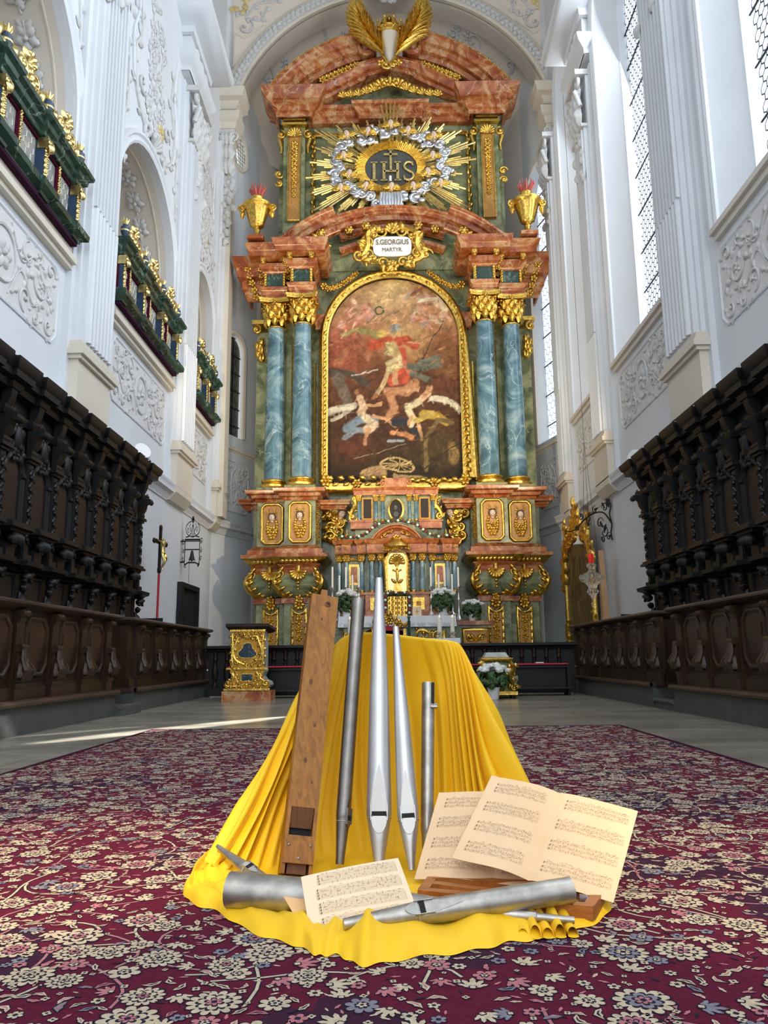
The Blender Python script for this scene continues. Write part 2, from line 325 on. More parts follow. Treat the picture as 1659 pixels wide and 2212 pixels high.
# ================================================================ the room
XL, XR, CX, ZT = -5.05, 5.0, .12, 22.6
ML = fr((XL, 0, 0), (0, 1, 0), (0, 0, 1), (1, 0, 0)); MR = fr((XR, 0, 0), (0, 1, 0), (0, 0, 1), (-1, 0, 0))
Y0, Y1 = -3.0, 21.5
def wall_mesh(M, ops, deep, inset, d2):
    mb = MB(M); cur = Y0; NA = 14
    for yc, hw, zs, zp in ops:
        a, b = yc-hw, yc+hw
        mb.add([(cur, 0, 0), (a, 0, 0), (a, ZT, 0), (cur, ZT, 0)], [(0, 1, 2, 3)])
        mb.add([(a, 0, 0), (b, 0, 0), (b, zs, 0), (a, zs, 0)], [(0, 1, 2, 3)])
        arc = [(a, zp)]+[(yc-hw*cos(pi*i/NA), zp+hw*sin(pi*i/NA)) for i in range(1, NA)]+[(b, zp)]
        mb.add([(p[0], p[1], 0) for p in arc]+[(p[0], ZT, 0) for p in arc], [(i, i+1, NA+2+i, NA+1+i) for i in range(NA)])
        def ring(h, k, w_): return [(yc-h, zs+k, w_), (yc-h, zp, w_)]+[(yc-h*cos(pi*i/NA), zp+h*sin(pi*i/NA), w_) for i in range(1, NA)]+[(yc+h, zp, w_), (yc+h, zs+k, w_)]
        rs = [ring(hw, 0, 0), ring(hw-inset, .0, -.14 if not inset else -deep)]+([ring(hw-inset-.06, .0, -deep-.02), ring(hw-inset-.06, 0, -deep-d2)] if d2 else [])
        n = len(rs[0]); mb.add([p for r in rs for p in r], [(k*n+i, k*n+(i+1) % n, (k+1)*n+(i+1) % n, (k+1)*n+i) for k in range(len(rs)-1) for i in range(n)])
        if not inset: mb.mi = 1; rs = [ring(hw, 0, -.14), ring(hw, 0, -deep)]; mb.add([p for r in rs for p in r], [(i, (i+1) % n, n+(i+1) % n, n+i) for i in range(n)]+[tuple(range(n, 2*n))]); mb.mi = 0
        cur = b
    mb.add([(cur, 0, 0), (Y1, 0, 0), (Y1, ZT, 0), (cur, ZT, 0)], [(0, 1, 2, 3)])
    return mb
LO = [(3.7, 1.85, 7.05, 9.35), (9.25, 1.85, 7.05, 9.35), (14.90, 1.86, 7.05, 9.35), (19.55, 1.08, 7.05, 9.9)]
RO = [(3.6, 1.6, 7.02, 15.2), (9.15, 1.6, 7.02, 15.2), (14.75, 1.5, 7.02, 15.4), (19.15, 1.08, 7.0, 16.8)]
wl = struct(build('wall_left', wall_mesh(ML, LO, 1.75, 0, 0), ['plaster_white', 'plaster_greyish']))
wr = struct(build('wall_right', wall_mesh(MR, RO, .42, .30, .22), 'plaster_white'))
def arc_path(yc, hw, zs, zp, d=0, n=18): return [(yc-hw-d, zs)]+[(yc-(hw+d)*cos(pi*i/n), zp+(hw+d)*sin(pi*i/n)) for i in range(n+1)]+[(yc+hw+d, zs)]
def p3(M): return lambda a, b, t: tuple(M @ V((a, b, t)))
# arch mouldings, sill ledges, panels
mb = MB(); mbL = p3(ML); mbR = p3(MR)
pr = [(0, 0), (0, .05), (-.05, .075), (-.08, .05), (-.14, .05), (-.18, .09), (-.24, .09), (-.27, .03), (-.27, 0)]
for yc, hw, zs, zp in LO:
    mb.sweep(arc_path(yc, hw, zs, zp), pr, mbL)
build('arch_moulding', mb, 'plaster_white', wl)
mb = MB()
for yc, hw, zs, zp in RO: mb.sweep(arc_path(yc, hw, zs, zp), pr, mbR)
build('window_moulding', mb, 'plaster_white', wr)
mb = MB(ML); m2 = MB(MR)
for yc, hw, zs, zp in LO: mb.box(yc-hw-.1, yc+hw+.1, 6.72, 6.80, 0, .10).box(yc-hw-.1, yc+hw+.1, 6.80, 6.9, 0, .17).box(yc-hw-.05, yc+hw+.05, 6.9, 7.05, 0, .1)
for yc, hw, zs, zp in RO: m2.box(yc-hw-.14, yc+hw+.14, 6.93, 7.02, -.4, .13).box(yc-hw-.1, yc+hw+.1, 6.83, 6.93, 0, .07)
build('sill_ledge', mb, 'plaster_cream', wl); build('sill_ledge', m2, 'plaster_greyish', wr)

# pilasters with fluted shafts, bases, corbel feet, capitals and entablature blocks
def pilaster(M, y0, y1, parent, zc=13.3, foot=4.42, ze=15.0, top=True, zb=5.45, cab=8.0):
    mb = MB(M)
    mb.box(y0-.22, y1+.22, 4.5, zc+1.5, 0, .10)
    mb.box(y0-.08, y1+.08, 4.5, zc+1.3, .10, .17)
    mb.box(y0, y1, 5.35, zc, .17, .26)
    n = 7; pw = (y1-y0-.16)/n
    for i in range(n):
        a = y0+.08+pw*i; mb.tube([(a+pw*.5, zb+.2, .262), (a+pw*.5, cab, .262)], pw*.42, 10)
        mb.box(a-pw*.16, a+pw*.16, cab, zc-.1, .26, .315)
    build('pilaster_shaft', mb, 'plaster_white', parent, True, 30)
    mb = MB(M); mb.box(y0-.1, y1+.1, foot, 5.30, .10, .24)
    mb.prism([(0, foot), (.24, foot), (.10, foot-.18), (0, foot-.18)], y0-.1, y1+.1, lambda a, b, t: (t, b, a))
    for z0, z1, d in ((5.30, 5.36, .05), (5.36, 5.46, .10), (5.46, 5.52, .06), (5.52, 5.60, .03)): mb.box(y0-.1-d, y1+.1+d, z0, z1, .05, .25+d)
    build('pilaster_foot', mb, 'plaster_cream', parent)
    # capital
    mb = MB(M); w_ = y1-y0; ym = (y0+y1)/2
    mb.box(y0-.05, y1+.05, zc-.08, zc+.0, .1, .33)
    for r, (zz, L, k) in enumerate(((zc+.02, .50, 4), (zc+.38, .52, 3), (zc+.75, .4, 4))):
        for i in range(k): mb.leaf(y0+w_*(i+.5)/k, zz, pi/2, L, w_/k*.95, .5, .24)
    for q in (y0+.02, y1-.02):
        mb.scroll(q, zc+1.08, .20, -pi/2, 1.4, 1 if q < ym else -1, .05, .3); mb.tube([(q, zc+.5, .3), (q, zc+.9, .42)], .06, 6)
    mb.rose(ym, zc+1.15, .14, 5, .4, .3); mb.box(y0-.12, y1+.12, zc+1.28, zc+1.42, .1, .42)
    for k in range(7): mb.leaf(y0+w_*RN.random(), zc-.25-.16*k, -pi/2+RN.uniform(-.5, .5), .26, .2, .5, .27)
    mb.rose(ym, zc-.15, .24, 7, .5, .27)
    build('capital', mb, 'stucco', parent)
    if top:
        mb = MB(M); path = [(y0-.28, 0), (y0-.28, .2), (y1+.28, .2), (y1+.28, 0)]
        mp = lambda a, b, t: tuple(M @ V((a, t, b)))
        pth = [(a, b) for a, b in reversed(path)]; mb2 = MB()
        for z0, h, p0, p1 in ((ze, .42, .02, .22), (ze+1.0, .55, .10, .62)):
            mb2.sweep(pth, up([(0, 0), (p0, 0), (p0*1.2, h*.3), (p0+(p1-p0)*.4, h*.45), (p0+(p1-p0)*.8, h*.6), (p1*.96, h*.85), (p1, h), (0, h)], z0), mp)
        mb2.M = M; mb2.box(y0-.26, y1+.26, ze, ze+2.6, 0, .22)
        for i in range(3): mb2.leaf(y0+.15+(y1-y0-.3)*i/2, ze+.5, pi/2, .45, .3, .3, .22)
        build('entablature_block', mb2, 'plaster_white', parent)
for (a, b, kw) in ((5.7, 6.9, {}), (11.42, 12.6, {}), (17.05, 18.2, {}), (21.0, 21.46, dict(zc=14.5, top=False))): pilaster(ML, a, b, wl, **kw)
for (a, b, kw) in ((5.7, 6.9, {}), (11.45, 12.65, {}), (16.75, 17.65, {}), (20.65, 21.4, dict(zc=14.5, top=False))): pilaster(MR, a, b, wr, **kw)

# stucco scrollwork
def stucco_panel(M, a, b, z0, z1, parent, seed, gold=True):
    R = random.Random(seed); mb = MB(M); w_ = b-a; h = z1-z0; n = .16
    path = [(a+n, z0), (a+n, z0+n*.5), (a, z0+n), (a, z1-n), (a+n, z1), (b-n, z1), (b, z1-n), (b, z0+n), (b-n, z0)]
    path = [(a+n, z0), (a, z0+n), (a, z1-n), (a+n, z1), (b-n, z1), (b, z1-n), (b, z0+n), (b-n, z0)]
    mb.sweep(path, [(0, 0), (0, .022), (.03, .03), (.05, .01), (.05, 0)], p3(M), True) if False else None
    fm = MB(); fm.sweep(path, [(0, 0), (0, .022), (.03, .03), (.05, .01), (.05, 0)], p3(M), True); build('panel_frame', fm, 'plaster_white', parent)
    fm = MB(M); fm.add([(x, y, .006) for x, y in path], [tuple(range(len(path)))]); build('panel_field', fm, 'stucco_panel', parent)
    mb.vine([((a+b)/2+.17*w_*.6*cos(2*pi*k/10), (z0+z1)/2+.30*h*sin(2*pi*k/10)) for k in range(11)], .03, 0, 0); mb.rose((a+b)/2, (z0+z1)/2, .18*min(h, w_*.6), 7, .3)
    for k in range(3): mb.rose((a+b)/2+R.uniform(-.1, .1), (z0+z1)/2+R.uniform(-.3, .3)*h*.5, .1, 5, .3)
    for sg in (-1, 1):
        xc = (a+b)/2
        for (fx, fz, r, a0, tn) in ((.20, .26, .13, pi*.5, .9), (.20, -.26, .13, -pi*.5, .9), (.33, .05, .15, pi*.9, 1.0), (.41, .33, .10, 0, .9), (.41, -.33, .10, 0, .9), (.29, -.38, .08, 1, .8), (.29, .38, .08, 4, .8)):
            x, z, r = xc+sg*fx*w_, (z0+z1)/2+fz*h, r*min(h, w_*.55)*1.25
            mb.scroll(x, z, r, a0, tn, sg*(1 if fz > 0 else -1), .022, 0)
            for k in range(4): an = a0+k*1.5; mb.leaf(x+r*cos(an), z+r*sin(an), an+sg*.8, r*.75, r*.5, .3)
            if R.random() < .6: mb.rose(x, z, r*.45, 5, .35)
        mb.vine([(xc+sg*w_*.06, z0+h*.12), (xc+sg*w_*.15, (z0+z1)/2), (xc+sg*w_*.27, z0+h*.25), (xc+sg*w_*.38, (z0+z1)/2), (xc+sg*w_*.44, z0+h*.8)], .02, 0, 7, .13)
        mb.vine([(xc+sg*w_*.05, z1-h*.08), (xc+sg*w_*.15, z0+h*.62), (xc+sg*w_*.25, z0+h*.8), (xc+sg*w_*.35, z0+h*.6), (xc+sg*w_*.46, z0+h*.42)], .02, 0, 7, .13)
    build('stucco_scrollwork', mb, 'stucco', parent)
for i, (a, b) in enumerate(((7.6, 11.0), (13.25, 16.65), (18.55, 20.6))): stucco_panel(ML, a, b, 5.35, 6.6, wl, i)
for i, (a, b) in enumerate(((7.5, 10.95), (13.15, 16.2), (18.15, 20.2))): stucco_panel(MR, a, b, 5.45, 6.7, wr, 7+i)
# relief over and beside the arches of the left wall
mb = MB(ML); mg = MB(ML); R = random.Random(5)
for yc, hw, zp, y0, y1 in ((9.25, 1.85, 9.35, 7.2, 11.1), (14.98, 1.8, 9.35, 13.0, 16.8), (19.55, 1.08, 9.9, 18.5, 20.7)):
    zt = zp+hw+.35; k = hw/1.85
    mb.scroll(yc-.45*k, zt+.1, .28*k, -pi/2, .9, -1, .05); mb.scroll(yc+.45*k, zt+.1, .28*k, -pi/2, .9, 1, .05); mb.shell(yc, zt, .4*k, .2*pi, .8*pi, 7, .5)
    for sg in (-1, 1):
        mb.vine([(yc+sg*.2*k, zt+.2), (yc+sg*.7*k, zt+.15), (yc+sg*1.25*k, zt+.55), (yc+sg*1.45*k, zt+1.3), (yc+sg*1.1*k, zt+2.0), (yc+sg*1.3*k, zt+2.9)], .04, 0, 12, .24)
        mb.vine([(yc+sg*1.7*k, zp+hw*.4), (yc+sg*1.85*k, zp+hw*.8), (yc+sg*1.7*k, zp+hw*1.3), (yc+sg*1.78*k, zp+hw*1.9)], .03, 0, 9, .2)
        mb.scroll(yc+sg*.9*k, zt+.95, .26*k, 0, 1, sg, .035); mb.scroll(yc+sg*1.35*k, zt+2.3, .22*k, 2, 1, -sg, .03)
        (mg if sg > 0 else mb).rose(yc+sg*.45*k, zt+.75, .22*k, 7, .35)
    for j in range(26):
        u = yc+R.uniform(-.5, .5)*k; v = zt+.6+j/26*3.0; mb.rose(u, v, R.uniform(.08, .15), 5, .4, 0, R.random()*3); mb.scroll(u+.12, v+.05, .10, R.random()*6, 1, 1 if j % 2 else -1, .018)
    for q in (-.4, 0, .4): mb.vine([(yc+q*k, zt+.5), (yc+(q+.12)*k, zt+1.2), (yc+(q-.1)*k, zt+2.0), (yc+(q+.05)*k, zt+3.2)], .025, 0, 16, .17)
    fm = MB(); z2 = zt+3.4
    pth = cr2([(yc-1.45*k, zt+.6), (yc-1.6*k, zt+1.6), (yc-1.35*k, zt+2.4), (yc-1.55*k, z2)], 5); fm.sweep(pth, [(0, 0), (0, .04), (.04, .06), (.08, .03), (.08, 0)], p3(ML))
    pth = cr2([(yc+1.55*k, z2), (yc+1.35*k, zt+2.4), (yc+1.6*k, zt+1.6), (yc+1.45*k, zt+.6)], 5); fm.sweep(pth, [(0, 0), (0, .04), (.04, .06), (.08, .03), (.08, 0)], p3(ML)); build('panel_frame', fm, 'plaster_white', wl)
build('stucco_relief', mb, 'stucco', wl); build('gilded_rosettes', mg, 'stucco_gold', wl)
# garlands on the far jambs and soffits of the oratory arches
mb = MB()
for yc, hw, zs, zp in LO[1:]:
    rj = lambda a: (yc+(hw-.02)*cos(a), zp+(hw-.02)*sin(a))
    for k in range(11):
        if k < 5: y, z, nv = yc+hw-.01, 7.9+(zp-7.9)*k/5, (0, -1, 0); up_ = (0, 0, 1)
        else: a = (k-5)/6*pi*.62; y, z = rj(a); nv = (0, -cos(a), -sin(a)); up_ = (0, -sin(a), cos(a))
        mb.M = fr((XL-.66, y, z), (1, 0, 0), up_, nv); mb.rose(0, 0, .21*min(1, hw/1.5), 5, .4, 0, .3*k); mb.tube([(0, -.25, .03), (0, .25, .03)], .02, 5); mb.leaf(0, .1, .9, .2, .12); mb.leaf(0, .1, 2.2, .2, .12)
build('stucco_garland', mb, 'stucco', wl)
mb = MB()
for yc, hw, zs, zp in LO[1:]:
    for w_ in (.30, 1.40):
        q = [(yc+hw-.002, 7.7), (yc+hw-.002, zp)]+[(yc+(hw-.002)*cos(a), zp+(hw-.002)*sin(a)) for a in [pi*.6*i/8 for i in range(1, 9)]]
        mb.tube([(XL-w_, y, z) for y, z in q], .022, 5)
build('lining_moulding', mb, 'plaster_cream', wl)

# lower string course along both walls and into the apse
apl, apr = (-4.25, 23.3), (4.45, 23.1)
pc = up(prof_c(.36, .24), 4.22)
s1 = MB(); s1.sweep([(XL, Y0), (XL, 21.4), apl, (-3.2, 24.6)], pc, pland); struct(build('trim_1', s1, 'plaster_white'))
s1 = MB(); s1.sweep([(3.3, 24.6), apr, (XR, 21.2), (XR, Y0)], pc, pland); struct(build('trim_2', s1, 'plaster_white'))
s1 = MB(); pc2 = up(prof_c(.16, .1), 6.72); s1.sweep([(XL+.02, 21.5), apl, (-3.2, 24.6)], pc2, pland); s1.sweep([(3.3, 24.6), apr, (XR, 21.3)], pc2, pland); struct(build('trim_3', s1, 'plaster_cream'))

# floor
struct(build('floor', MB().box(-6.5, 6.5, -3, 26, -.2, 0), 'floor_stone', None, False))
# back wall of the apse, vault, arch
mb = MB(); mb.add([(apl[0]-.1, apl[1], 0), (-3.2, 24.9, 0), (3.3, 24.9, 0), (apr[0]+.1, apr[1], 0), (apl[0]-.1, apl[1], 22), (-3.2, 24.9, 22), (3.3, 24.9, 22), (apr[0]+.1, apr[1], 22)], [(0, 1, 5, 4), (1, 2, 6, 5), (2, 3, 7, 6)])
struct(build('wall_back', mb, 'plaster_greyish', None, False))
def pane_wall(name, A, B, u0, u1, z0, zp, extra=None):
    "angled apse wall from A to B with one tall arched window between u0 and u1 along it"
    A = V((A[0], A[1], 0)); B = V((B[0], B[1], 0)); U = (B-A).normalized(); L = (B-A).length; W = V((U.y, -U.x, 0)) if A.x < 0 else V((-U.y, U.x, 0))
    M = fr(A, U, (0, 0, 1), W); mb = MB(M); hw = (u1-u0)/2; uc = (u0+u1)/2; NA = 10
    arc = [(uc-hw*cos(pi*i/NA), zp+hw*sin(pi*i/NA)) for i in range(NA+1)]
    mb.add([(0, 0, 0), (u0, 0, 0), (u0, ZT, 0), (0, ZT, 0)], [(0, 1, 2, 3)]).add([(u1, 0, 0), (L, 0, 0), (L, ZT, 0), (u1, ZT, 0)], [(0, 1, 2, 3)])
    mb.add([(u0, 0, 0), (u1, 0, 0), (u1, z0, 0), (u0, z0, 0)], [(0, 1, 2, 3)])
    if extra:
        z2, r2 = extra; c2 = [(uc+.0-r2[0]*cos(pi*i/NA), z2+r2[1]*sin(pi*i/NA)) for i in range(NA+1)]; c3 = [(uc+.0-r2[0]*cos(pi*i/NA), z2-r2[1]*sin(pi*i/NA)) for i in range(NA+1)]
        zm = z2-r2[1]-.6; mb.add([(p[0], p[1], 0) for p in arc]+[(p[0], zm, 0) for p in arc], [(i, i+1, NA+2+i, NA+1+i) for i in range(NA)])
        us = [u0]+[p[0] for p in c2]+[u1]
        mb.add([(u, zm, 0) for u in us]+[(u0, z2, 0)]+[(p[0], p[1], 0) for p in c3]+[(u1, z2, 0)], [(i, i+1, NA+4+i, NA+3+i) for i in range(NA+2)])
        mb.add([(u, ZT, 0) for u in us]+[(u0, z2, 0)]+[(p[0], p[1], 0) for p in c2]+[(u1, z2, 0)], [(i, i+1, NA+4+i, NA+3+i) for i in range(NA+2)])
    else: mb.add([(p[0], p[1], 0) for p in arc]+[(p[0], ZT, 0) for p in arc], [(i, i+1, NA+2+i, NA+1+i) for i in range(NA)])
    ring = lambda h, w_: [(uc-h, z0, w_)]+[(uc-h*cos(pi*i/NA), zp+h*sin(pi*i/NA), w_) for i in range(NA+1)]+[(uc+h, z0, w_)]
    r1, r2_ = ring(hw, 0), ring(hw-.08, -.3); n = len(r1); mb.add(r1+r2_, [(i, (i+1) % n, n+(i+1) % n, n+i) for i in range(n)])
    w_ = struct(build(name, mb, 'plaster_white')); m = MB(); m.sweep([(a, b) for a, b, _ in ring(hw, 0)], [(0, 0), (0, .05), (-.1, .07), (-.14, 0)], p3(M)); build('window_moulding', m, 'plaster_cream', w_)
    return M, uc, hw, w_
MA, ua, ha, wa = pane_wall('wall_apse_left', (XL, 21.4), apl, .42, 1.36, 7.25, 9.95, (16.6, (.38, .56)))
MB2, ub, hb, wb = pane_wall('wall_apse_right', (XR, 21.2), apr, .12, 1.75, 7.02, 15.2)
stucco_panel(MA, .25, 1.8, 4.95, 6.5, wa, 21); stucco_panel(MB2, .2, 1.75, 4.95, 6.4, wb, 22)
# chancel arch: spandrel wall, decorated rib, apse vault
AR, AZ, AX, YA = 5.02, 16.6, .2, 21.5
th0 = math.asin((17.75-AZ)/AR); NA = 40; arc = [(AX-AR*cos(th0+(pi-2*th0)*i/NA), AZ+AR*sin(th0+(pi-2*th0)*i/NA)) for i in range(NA+1)]
mb = MB(); mb.add([(x, YA, z) for x, z in arc]+[(x*1.08, YA, 24.5) for x, z in arc], [(i, i+1, NA+2+i, NA+1+i) for i in range(NA)])
mb.add([(x, YA, z) for x, z in arc]+[(x, YA+.7, z) for x, z in arc], [(i, i+1, NA+2+i, NA+1+i) for i in range(NA)])
ap = struct(build('wall_chancel_arch', mb, 'plaster_pink', None))
mb = MB(); mp = lambda a, b, t: (a, YA-t, b)
mb.sweep(arc, [(0, -.05), (0, .10), (-.10, .16), (-.30, .16), (-.36, .10), (-.42, .14), (-.52, .08), (-.52, -.05)], mp)
build('arch_rib', mb, 'plaster_cream', ap)
mb = MB(fr((0, YA, 0), (1, 0, 0), (0, 0, 1), (0, -1, 0)))
for i in range(150):
    a = th0+(pi-2*th0)*(i+.5)/150; r = AR+.20; x, z = AX-r*cos(a), AZ+r*sin(a); ta = pi/2-a
    mb.leaf(x-.08*cos(ta), z-.08*sin(ta), ta+(.7 if i % 2 else -.5), .22, .17, .5, .14); mb.leaf(x, z, ta+2.4, .16, .12, .5, .14)
    if i % 5 == 0: mb.ell((x, z, .2), .05)
mb.rose(.15, AZ+AR+.02, .55, 9, .5, .2); mb.rose(-.3, AZ+AR-.0, .4, 7, .5, .25); mb.rose(.6, AZ+AR-.0, .4, 7, .5, .25)
build('arch_leaf_band', mb, 'stucco', ap)
mb = MB(fr((0, YA, 0), (1, 0, 0), (0, 0, 1), (0, -1, 0))); mg = MB(mb.M); mv = MB()
for sg in (-1, 1):
    x0 = .12
    mb.vine([(x0+sg*5.0, 21.2), (x0+sg*4.55, 21.0), (x0+sg*4.2, 21.4), (x0+sg*3.6, 21.5), (x0+sg*3.3, 21.9)], .035, 0, 6, .2); mb.scroll(x0+sg*4.6, 20.55, .32, pi/2, 1, sg, .035)
    mb.vine([(x0+sg*4.6, 20.9), (x0+sg*4.1, 20.8), (x0+sg*3.9, 21.3)], .03, 0, 5, .2)
    for k in range(12): mg.leaf(x0+sg*(4.75-.04*k+.12*(k % 3)), 21.0+.14*k, 1+k*1.3, .24, .2, .3)
    mv.sweep([(x0+sg*4.9, 19.1), (x0+sg*4.9, 20.3), (x0+sg*4.6, 20.1), (x0+sg*4.0, 20.6)][::(1 if sg > 0 else -1)], [(0, 0), (0, .02), (.04, .03), (.05, 0)], lambda a, b, t: (a, YA-t, b))
build('stucco_relief', mb, 'stucco', ap); build('gilded_vine', mg, 'stucco_gold', ap); build('panel_moulding', mv, 'plaster_cream', ap)
# barrel vault over the choir
mb = MB(); mb.grid(lambda a, b: (-.02-5.2*cos(pi*a), Y0+(Y1+.2-Y0)*b, 22.4+3.2*sin(pi*a)), 17, 9); struct(build('ceiling', mb, 'plaster_cream'))
# vault behind the arch
mb = MB(); R2 = AR+.25
def fv(a, b_):
    t = pi*a; q = b_; rr = R2*(1-.55*q*q); return (AX-rr*cos(t), YA+.7+q*2.7, AZ+rr*sin(t)*(1-.04*q))
mb.grid(lambda a, b_: fv(.05+.90*a, b_), 30, 10); ce = struct(build('ceiling', mb, 'plaster_pink'))
mb = MB()
for t0 in (.22, .36, .64, .78): mb.tube([fv(t0, q/9) for q in range(10)], .06, 5)
for k in range(60):
    a = RN.choice((-1, 1))*RN.uniform(.08, .30)+.5; q = RN.uniform(.15, .8); p = V(fv(a, q)); n_ = (V((AX, p.y-1.5, AZ))-p).normalized(); u_ = V((0, 1, 0)).cross(n_).normalized(); mb.M = fr(p, u_, n_.cross(u_), n_); mb.rose(0, 0, .2, 5, .3) if k % 3 else mb.scroll(0, 0, .3, k, 1, 1, .03)
build('vault_stucco', mb, 'stucco', ce)
# imposts of the arch
def impost(x0, x1, parent):
    mb = MB(); xs = sorted((x0, x1))
    for z, h, p in ((16.55, .5, .18), (17.2, .55, .34)):
        mb.sweep([(xs[0], 21.6), (xs[0], 21.0), (xs[1], 21.0), (xs[1], 21.6)], up(prof_c(h, p), z), pland)
    mb.box(xs[0], xs[1], 21.0, 21.7, 16.4, 17.75); mb.box(xs[0]+.05, xs[1]-.05, 21.05, 21.6, 4.6, 16.5); build('arch_impost', mb, 'plaster_cream', parent)
    mb = MB(fr((0, 21.0, 0), (1, 0, 0), (0, 0, 1), (0, -1, 0))); xm = (x0+x1)/2
    for r, zz in enumerate((15.0, 15.45, 15.9)):
        for i in range(3): mb.leaf(xs[0]+.1+(xs[1]-xs[0]-.2)*i/2, zz, pi/2, .5, .28, .5, .0)
    for q in xs: mb.scroll(q, 16.2, .15, -pi/2, 1.3, 1, .04, .1)
    for k in range(14): mb.leaf(xm+RN.uniform(-.2, .2), 14.9-.15*k, -pi/2+RN.uniform(-.6, .6), .3, .2, .4, 0)
    mb.rose(xm, 14.6, .25, 6, .4); build('impost_capital', mb, 'stucco', parent)
impost(-5.05, -4.62, wl); impost(4.82, 5.05, wr)

# leaded windows
def lead_window(name, M, uc, hw, z0, zp, w_, hexr=.115, glass='window_glass', lead='iron', bars=.9, arch=True, barr=.018, lw=.007, vert=0):
    R = random.Random(3); e = MB(M)
    N = 12; ring = [(uc-hw, z0)]+[(uc-hw*cos(pi*i/N), zp+hw*sin(pi*i/N)) for i in range(N+1)]+[(uc+hw, z0)] if arch else [(uc-hw, z0), (uc-hw, zp), (uc+hw, zp), (uc+hw, z0)]
    e.add([(a, b, w_) for a, b in ring]+[(a, b, w_-.012) for a, b in ring], [tuple(range(len(ring))), tuple(range(2*len(ring)-1, len(ring)-1, -1))]); wd = build(name, e, glass, None, False); struct(wd)
    m = MB(M); dx = hexr*math.sqrt(3); zt = zp+(hw if arch else 0); inside = lambda a, b: abs(a-uc) <= hw and z0 <= b <= (zt if b <= zp else zp+math.sqrt(max(0, hw*hw-(a-uc)**2)))
    ni = int(2*hw/dx)+2; nj = int((zt-z0)/(1.5*hexr))+2
    for j in range(nj):
        for i in range(ni):
            cx = uc-hw+i*dx+(dx/2 if j % 2 else 0); cz = z0+j*1.5*hexr; c = [(cx+hexr*sin(pi/3*k), cz+hexr*cos(pi/3*k)) for k in range(4)]
            for k in range(3):
                a, b = c[k], c[k+1]
                if inside(*a) and inside(*b):
                    d = V((b[0]-a[0], b[1]-a[1])); nn = V((-d.y, d.x)).normalized()*lw; m.add([(a[0]-nn.x, a[1]-nn.y, w_+.006), (b[0]-nn.x, b[1]-nn.y, w_+.006), (b[0]+nn.x, b[1]+nn.y, w_+.006), (a[0]+nn.x, a[1]+nn.y, w_+.006)], [(0, 1, 2, 3)])
    if m.f: build('lead_lattice', m, lead, wd, False)
    if bars:
        m = MB(M); z = z0+bars*.6
        while z < zt: x = hw if z < zp else math.sqrt(max(0, hw*hw-(z-zp)**2)); m.tube([(uc-x, z, w_+.03), (uc+x, z, w_+.03)], barr, 5); z += bars
        for k in range(vert): u = uc-hw+2*hw*(k+1)/(vert+1); m.tube([(u, z0, w_+.03), (u, zp+hw*.8*arch, w_+.03)], barr*.8, 5)
        build('iron_bars', m, 'iron', wd)
    return wd
for i, (yc, hw, zs, zp) in enumerate(RO[1:]): lead_window('window_%d' % (i+1), MR, yc, hw-.37, zs, zp, -.62, .10, bars=.92, lw=.011)
lead_window('window_4', MB2, ub, hb-.08, 7.02, 15.2, -.3, .13, bars=.95, vert=1, lw=.006)
lead_window('window_5', MA, ua, ha-.08, 7.25, 9.95, -.07, .13, glass='dark_glass', bars=.55, vert=1)
# oval window high on the left apse wall
e = MB(MA); N = 24; ov = [(ua+.38*cos(2*pi*i/N), 16.6+.56*sin(2*pi*i/N)) for i in range(N)]; e.add([(a, b, -.07) for a, b in ov], [tuple(range(N))]); w6 = struct(build('window_6', e, 'window_glass', None, False))
m = MB(); m.sweep(ov, [(0, -.3), (0, .04), (.08, .06), (.12, 0), (.12, -.3)], p3(MA), True); build('window_moulding', m, 'plaster_cream', w6)
m = MB(MA)
for k in range(-3, 4):
    x = k*.12; h = .56*math.sqrt(max(0, 1-(x/.38)**2)); m.tube([(ua+x, 16.6-h, -.05), (ua+x, 16.6+h, -.05)], .006, 4)
for k in range(-4, 5):
    z = k*.13; h = .38*math.sqrt(max(0, 1-(z/.56)**2)); m.tube([(ua-h, 16.6+z, -.05), (ua+h, 16.6+z, -.05)], .008, 4)
build('lead_lattice', m, 'iron', w6)

# side door in the left wall
dr = MB(ML); dr.box(18.38, 19.72, 0, 2.44, .005, .03); d1 = struct(build('door_1', dr, 'black', None, False))
m = MB(ML); m.box(18.18, 18.38, 0, 2.52, 0, .12).box(19.72, 19.85, 0, 2.52, 0, .12).box(18.38, 19.72, 2.40, 2.52, 0, .12).box(18.38, 18.44, 0, 2.4, 0, .07).box(19.66, 19.72, 0, 2.4, 0, .07); build('door_frame', m, 'oak_black', d1)
m = MB(ML); m.tube([(18.12, 1.62, .06), (18.12, 1.9, .06)], .02, 6).tube([(18.12, 1.72, .06), (18.9, 1.74, .08)], .014, 5); build('door_latch', m, 'iron', d1)
sw = MB(ML).box(20.18, 20.30, 1.83, 1.95, 0, .03); tag(build('light_switch', sw, 'plastic_white', None, False), 'small white switch on the left wall beyond the dark door', 'light switch')
# ================================================================ the high altar
AM = fr((CX, 0, 0), (1, 0, 0), (0, 0, 1), (0, -1, 0))
def AMB(): return MB(AM)
def ab(mb, u0, u1, z0, z1, yf, yb): return mb.box(u0, u1, z0, z1, -yb, -yf)
def amp(a, b, t): return (CX+a, b, t)                 # plan sweeps: a = across, b = depth
def azp(y): return lambda a, b, t: (CX+a, y-t, b)       # sweeps in the facade plane
ALT = thing('high_altar', 'towering baroque altar of red and green marble with blue columns and gilded ornament', 'altar', (CX, 21.4, 0))
def bld(name, mb, mat, sm=True, parent=None, ang=40): return build(name, mb, mat, parent or ALT, sm, ang)
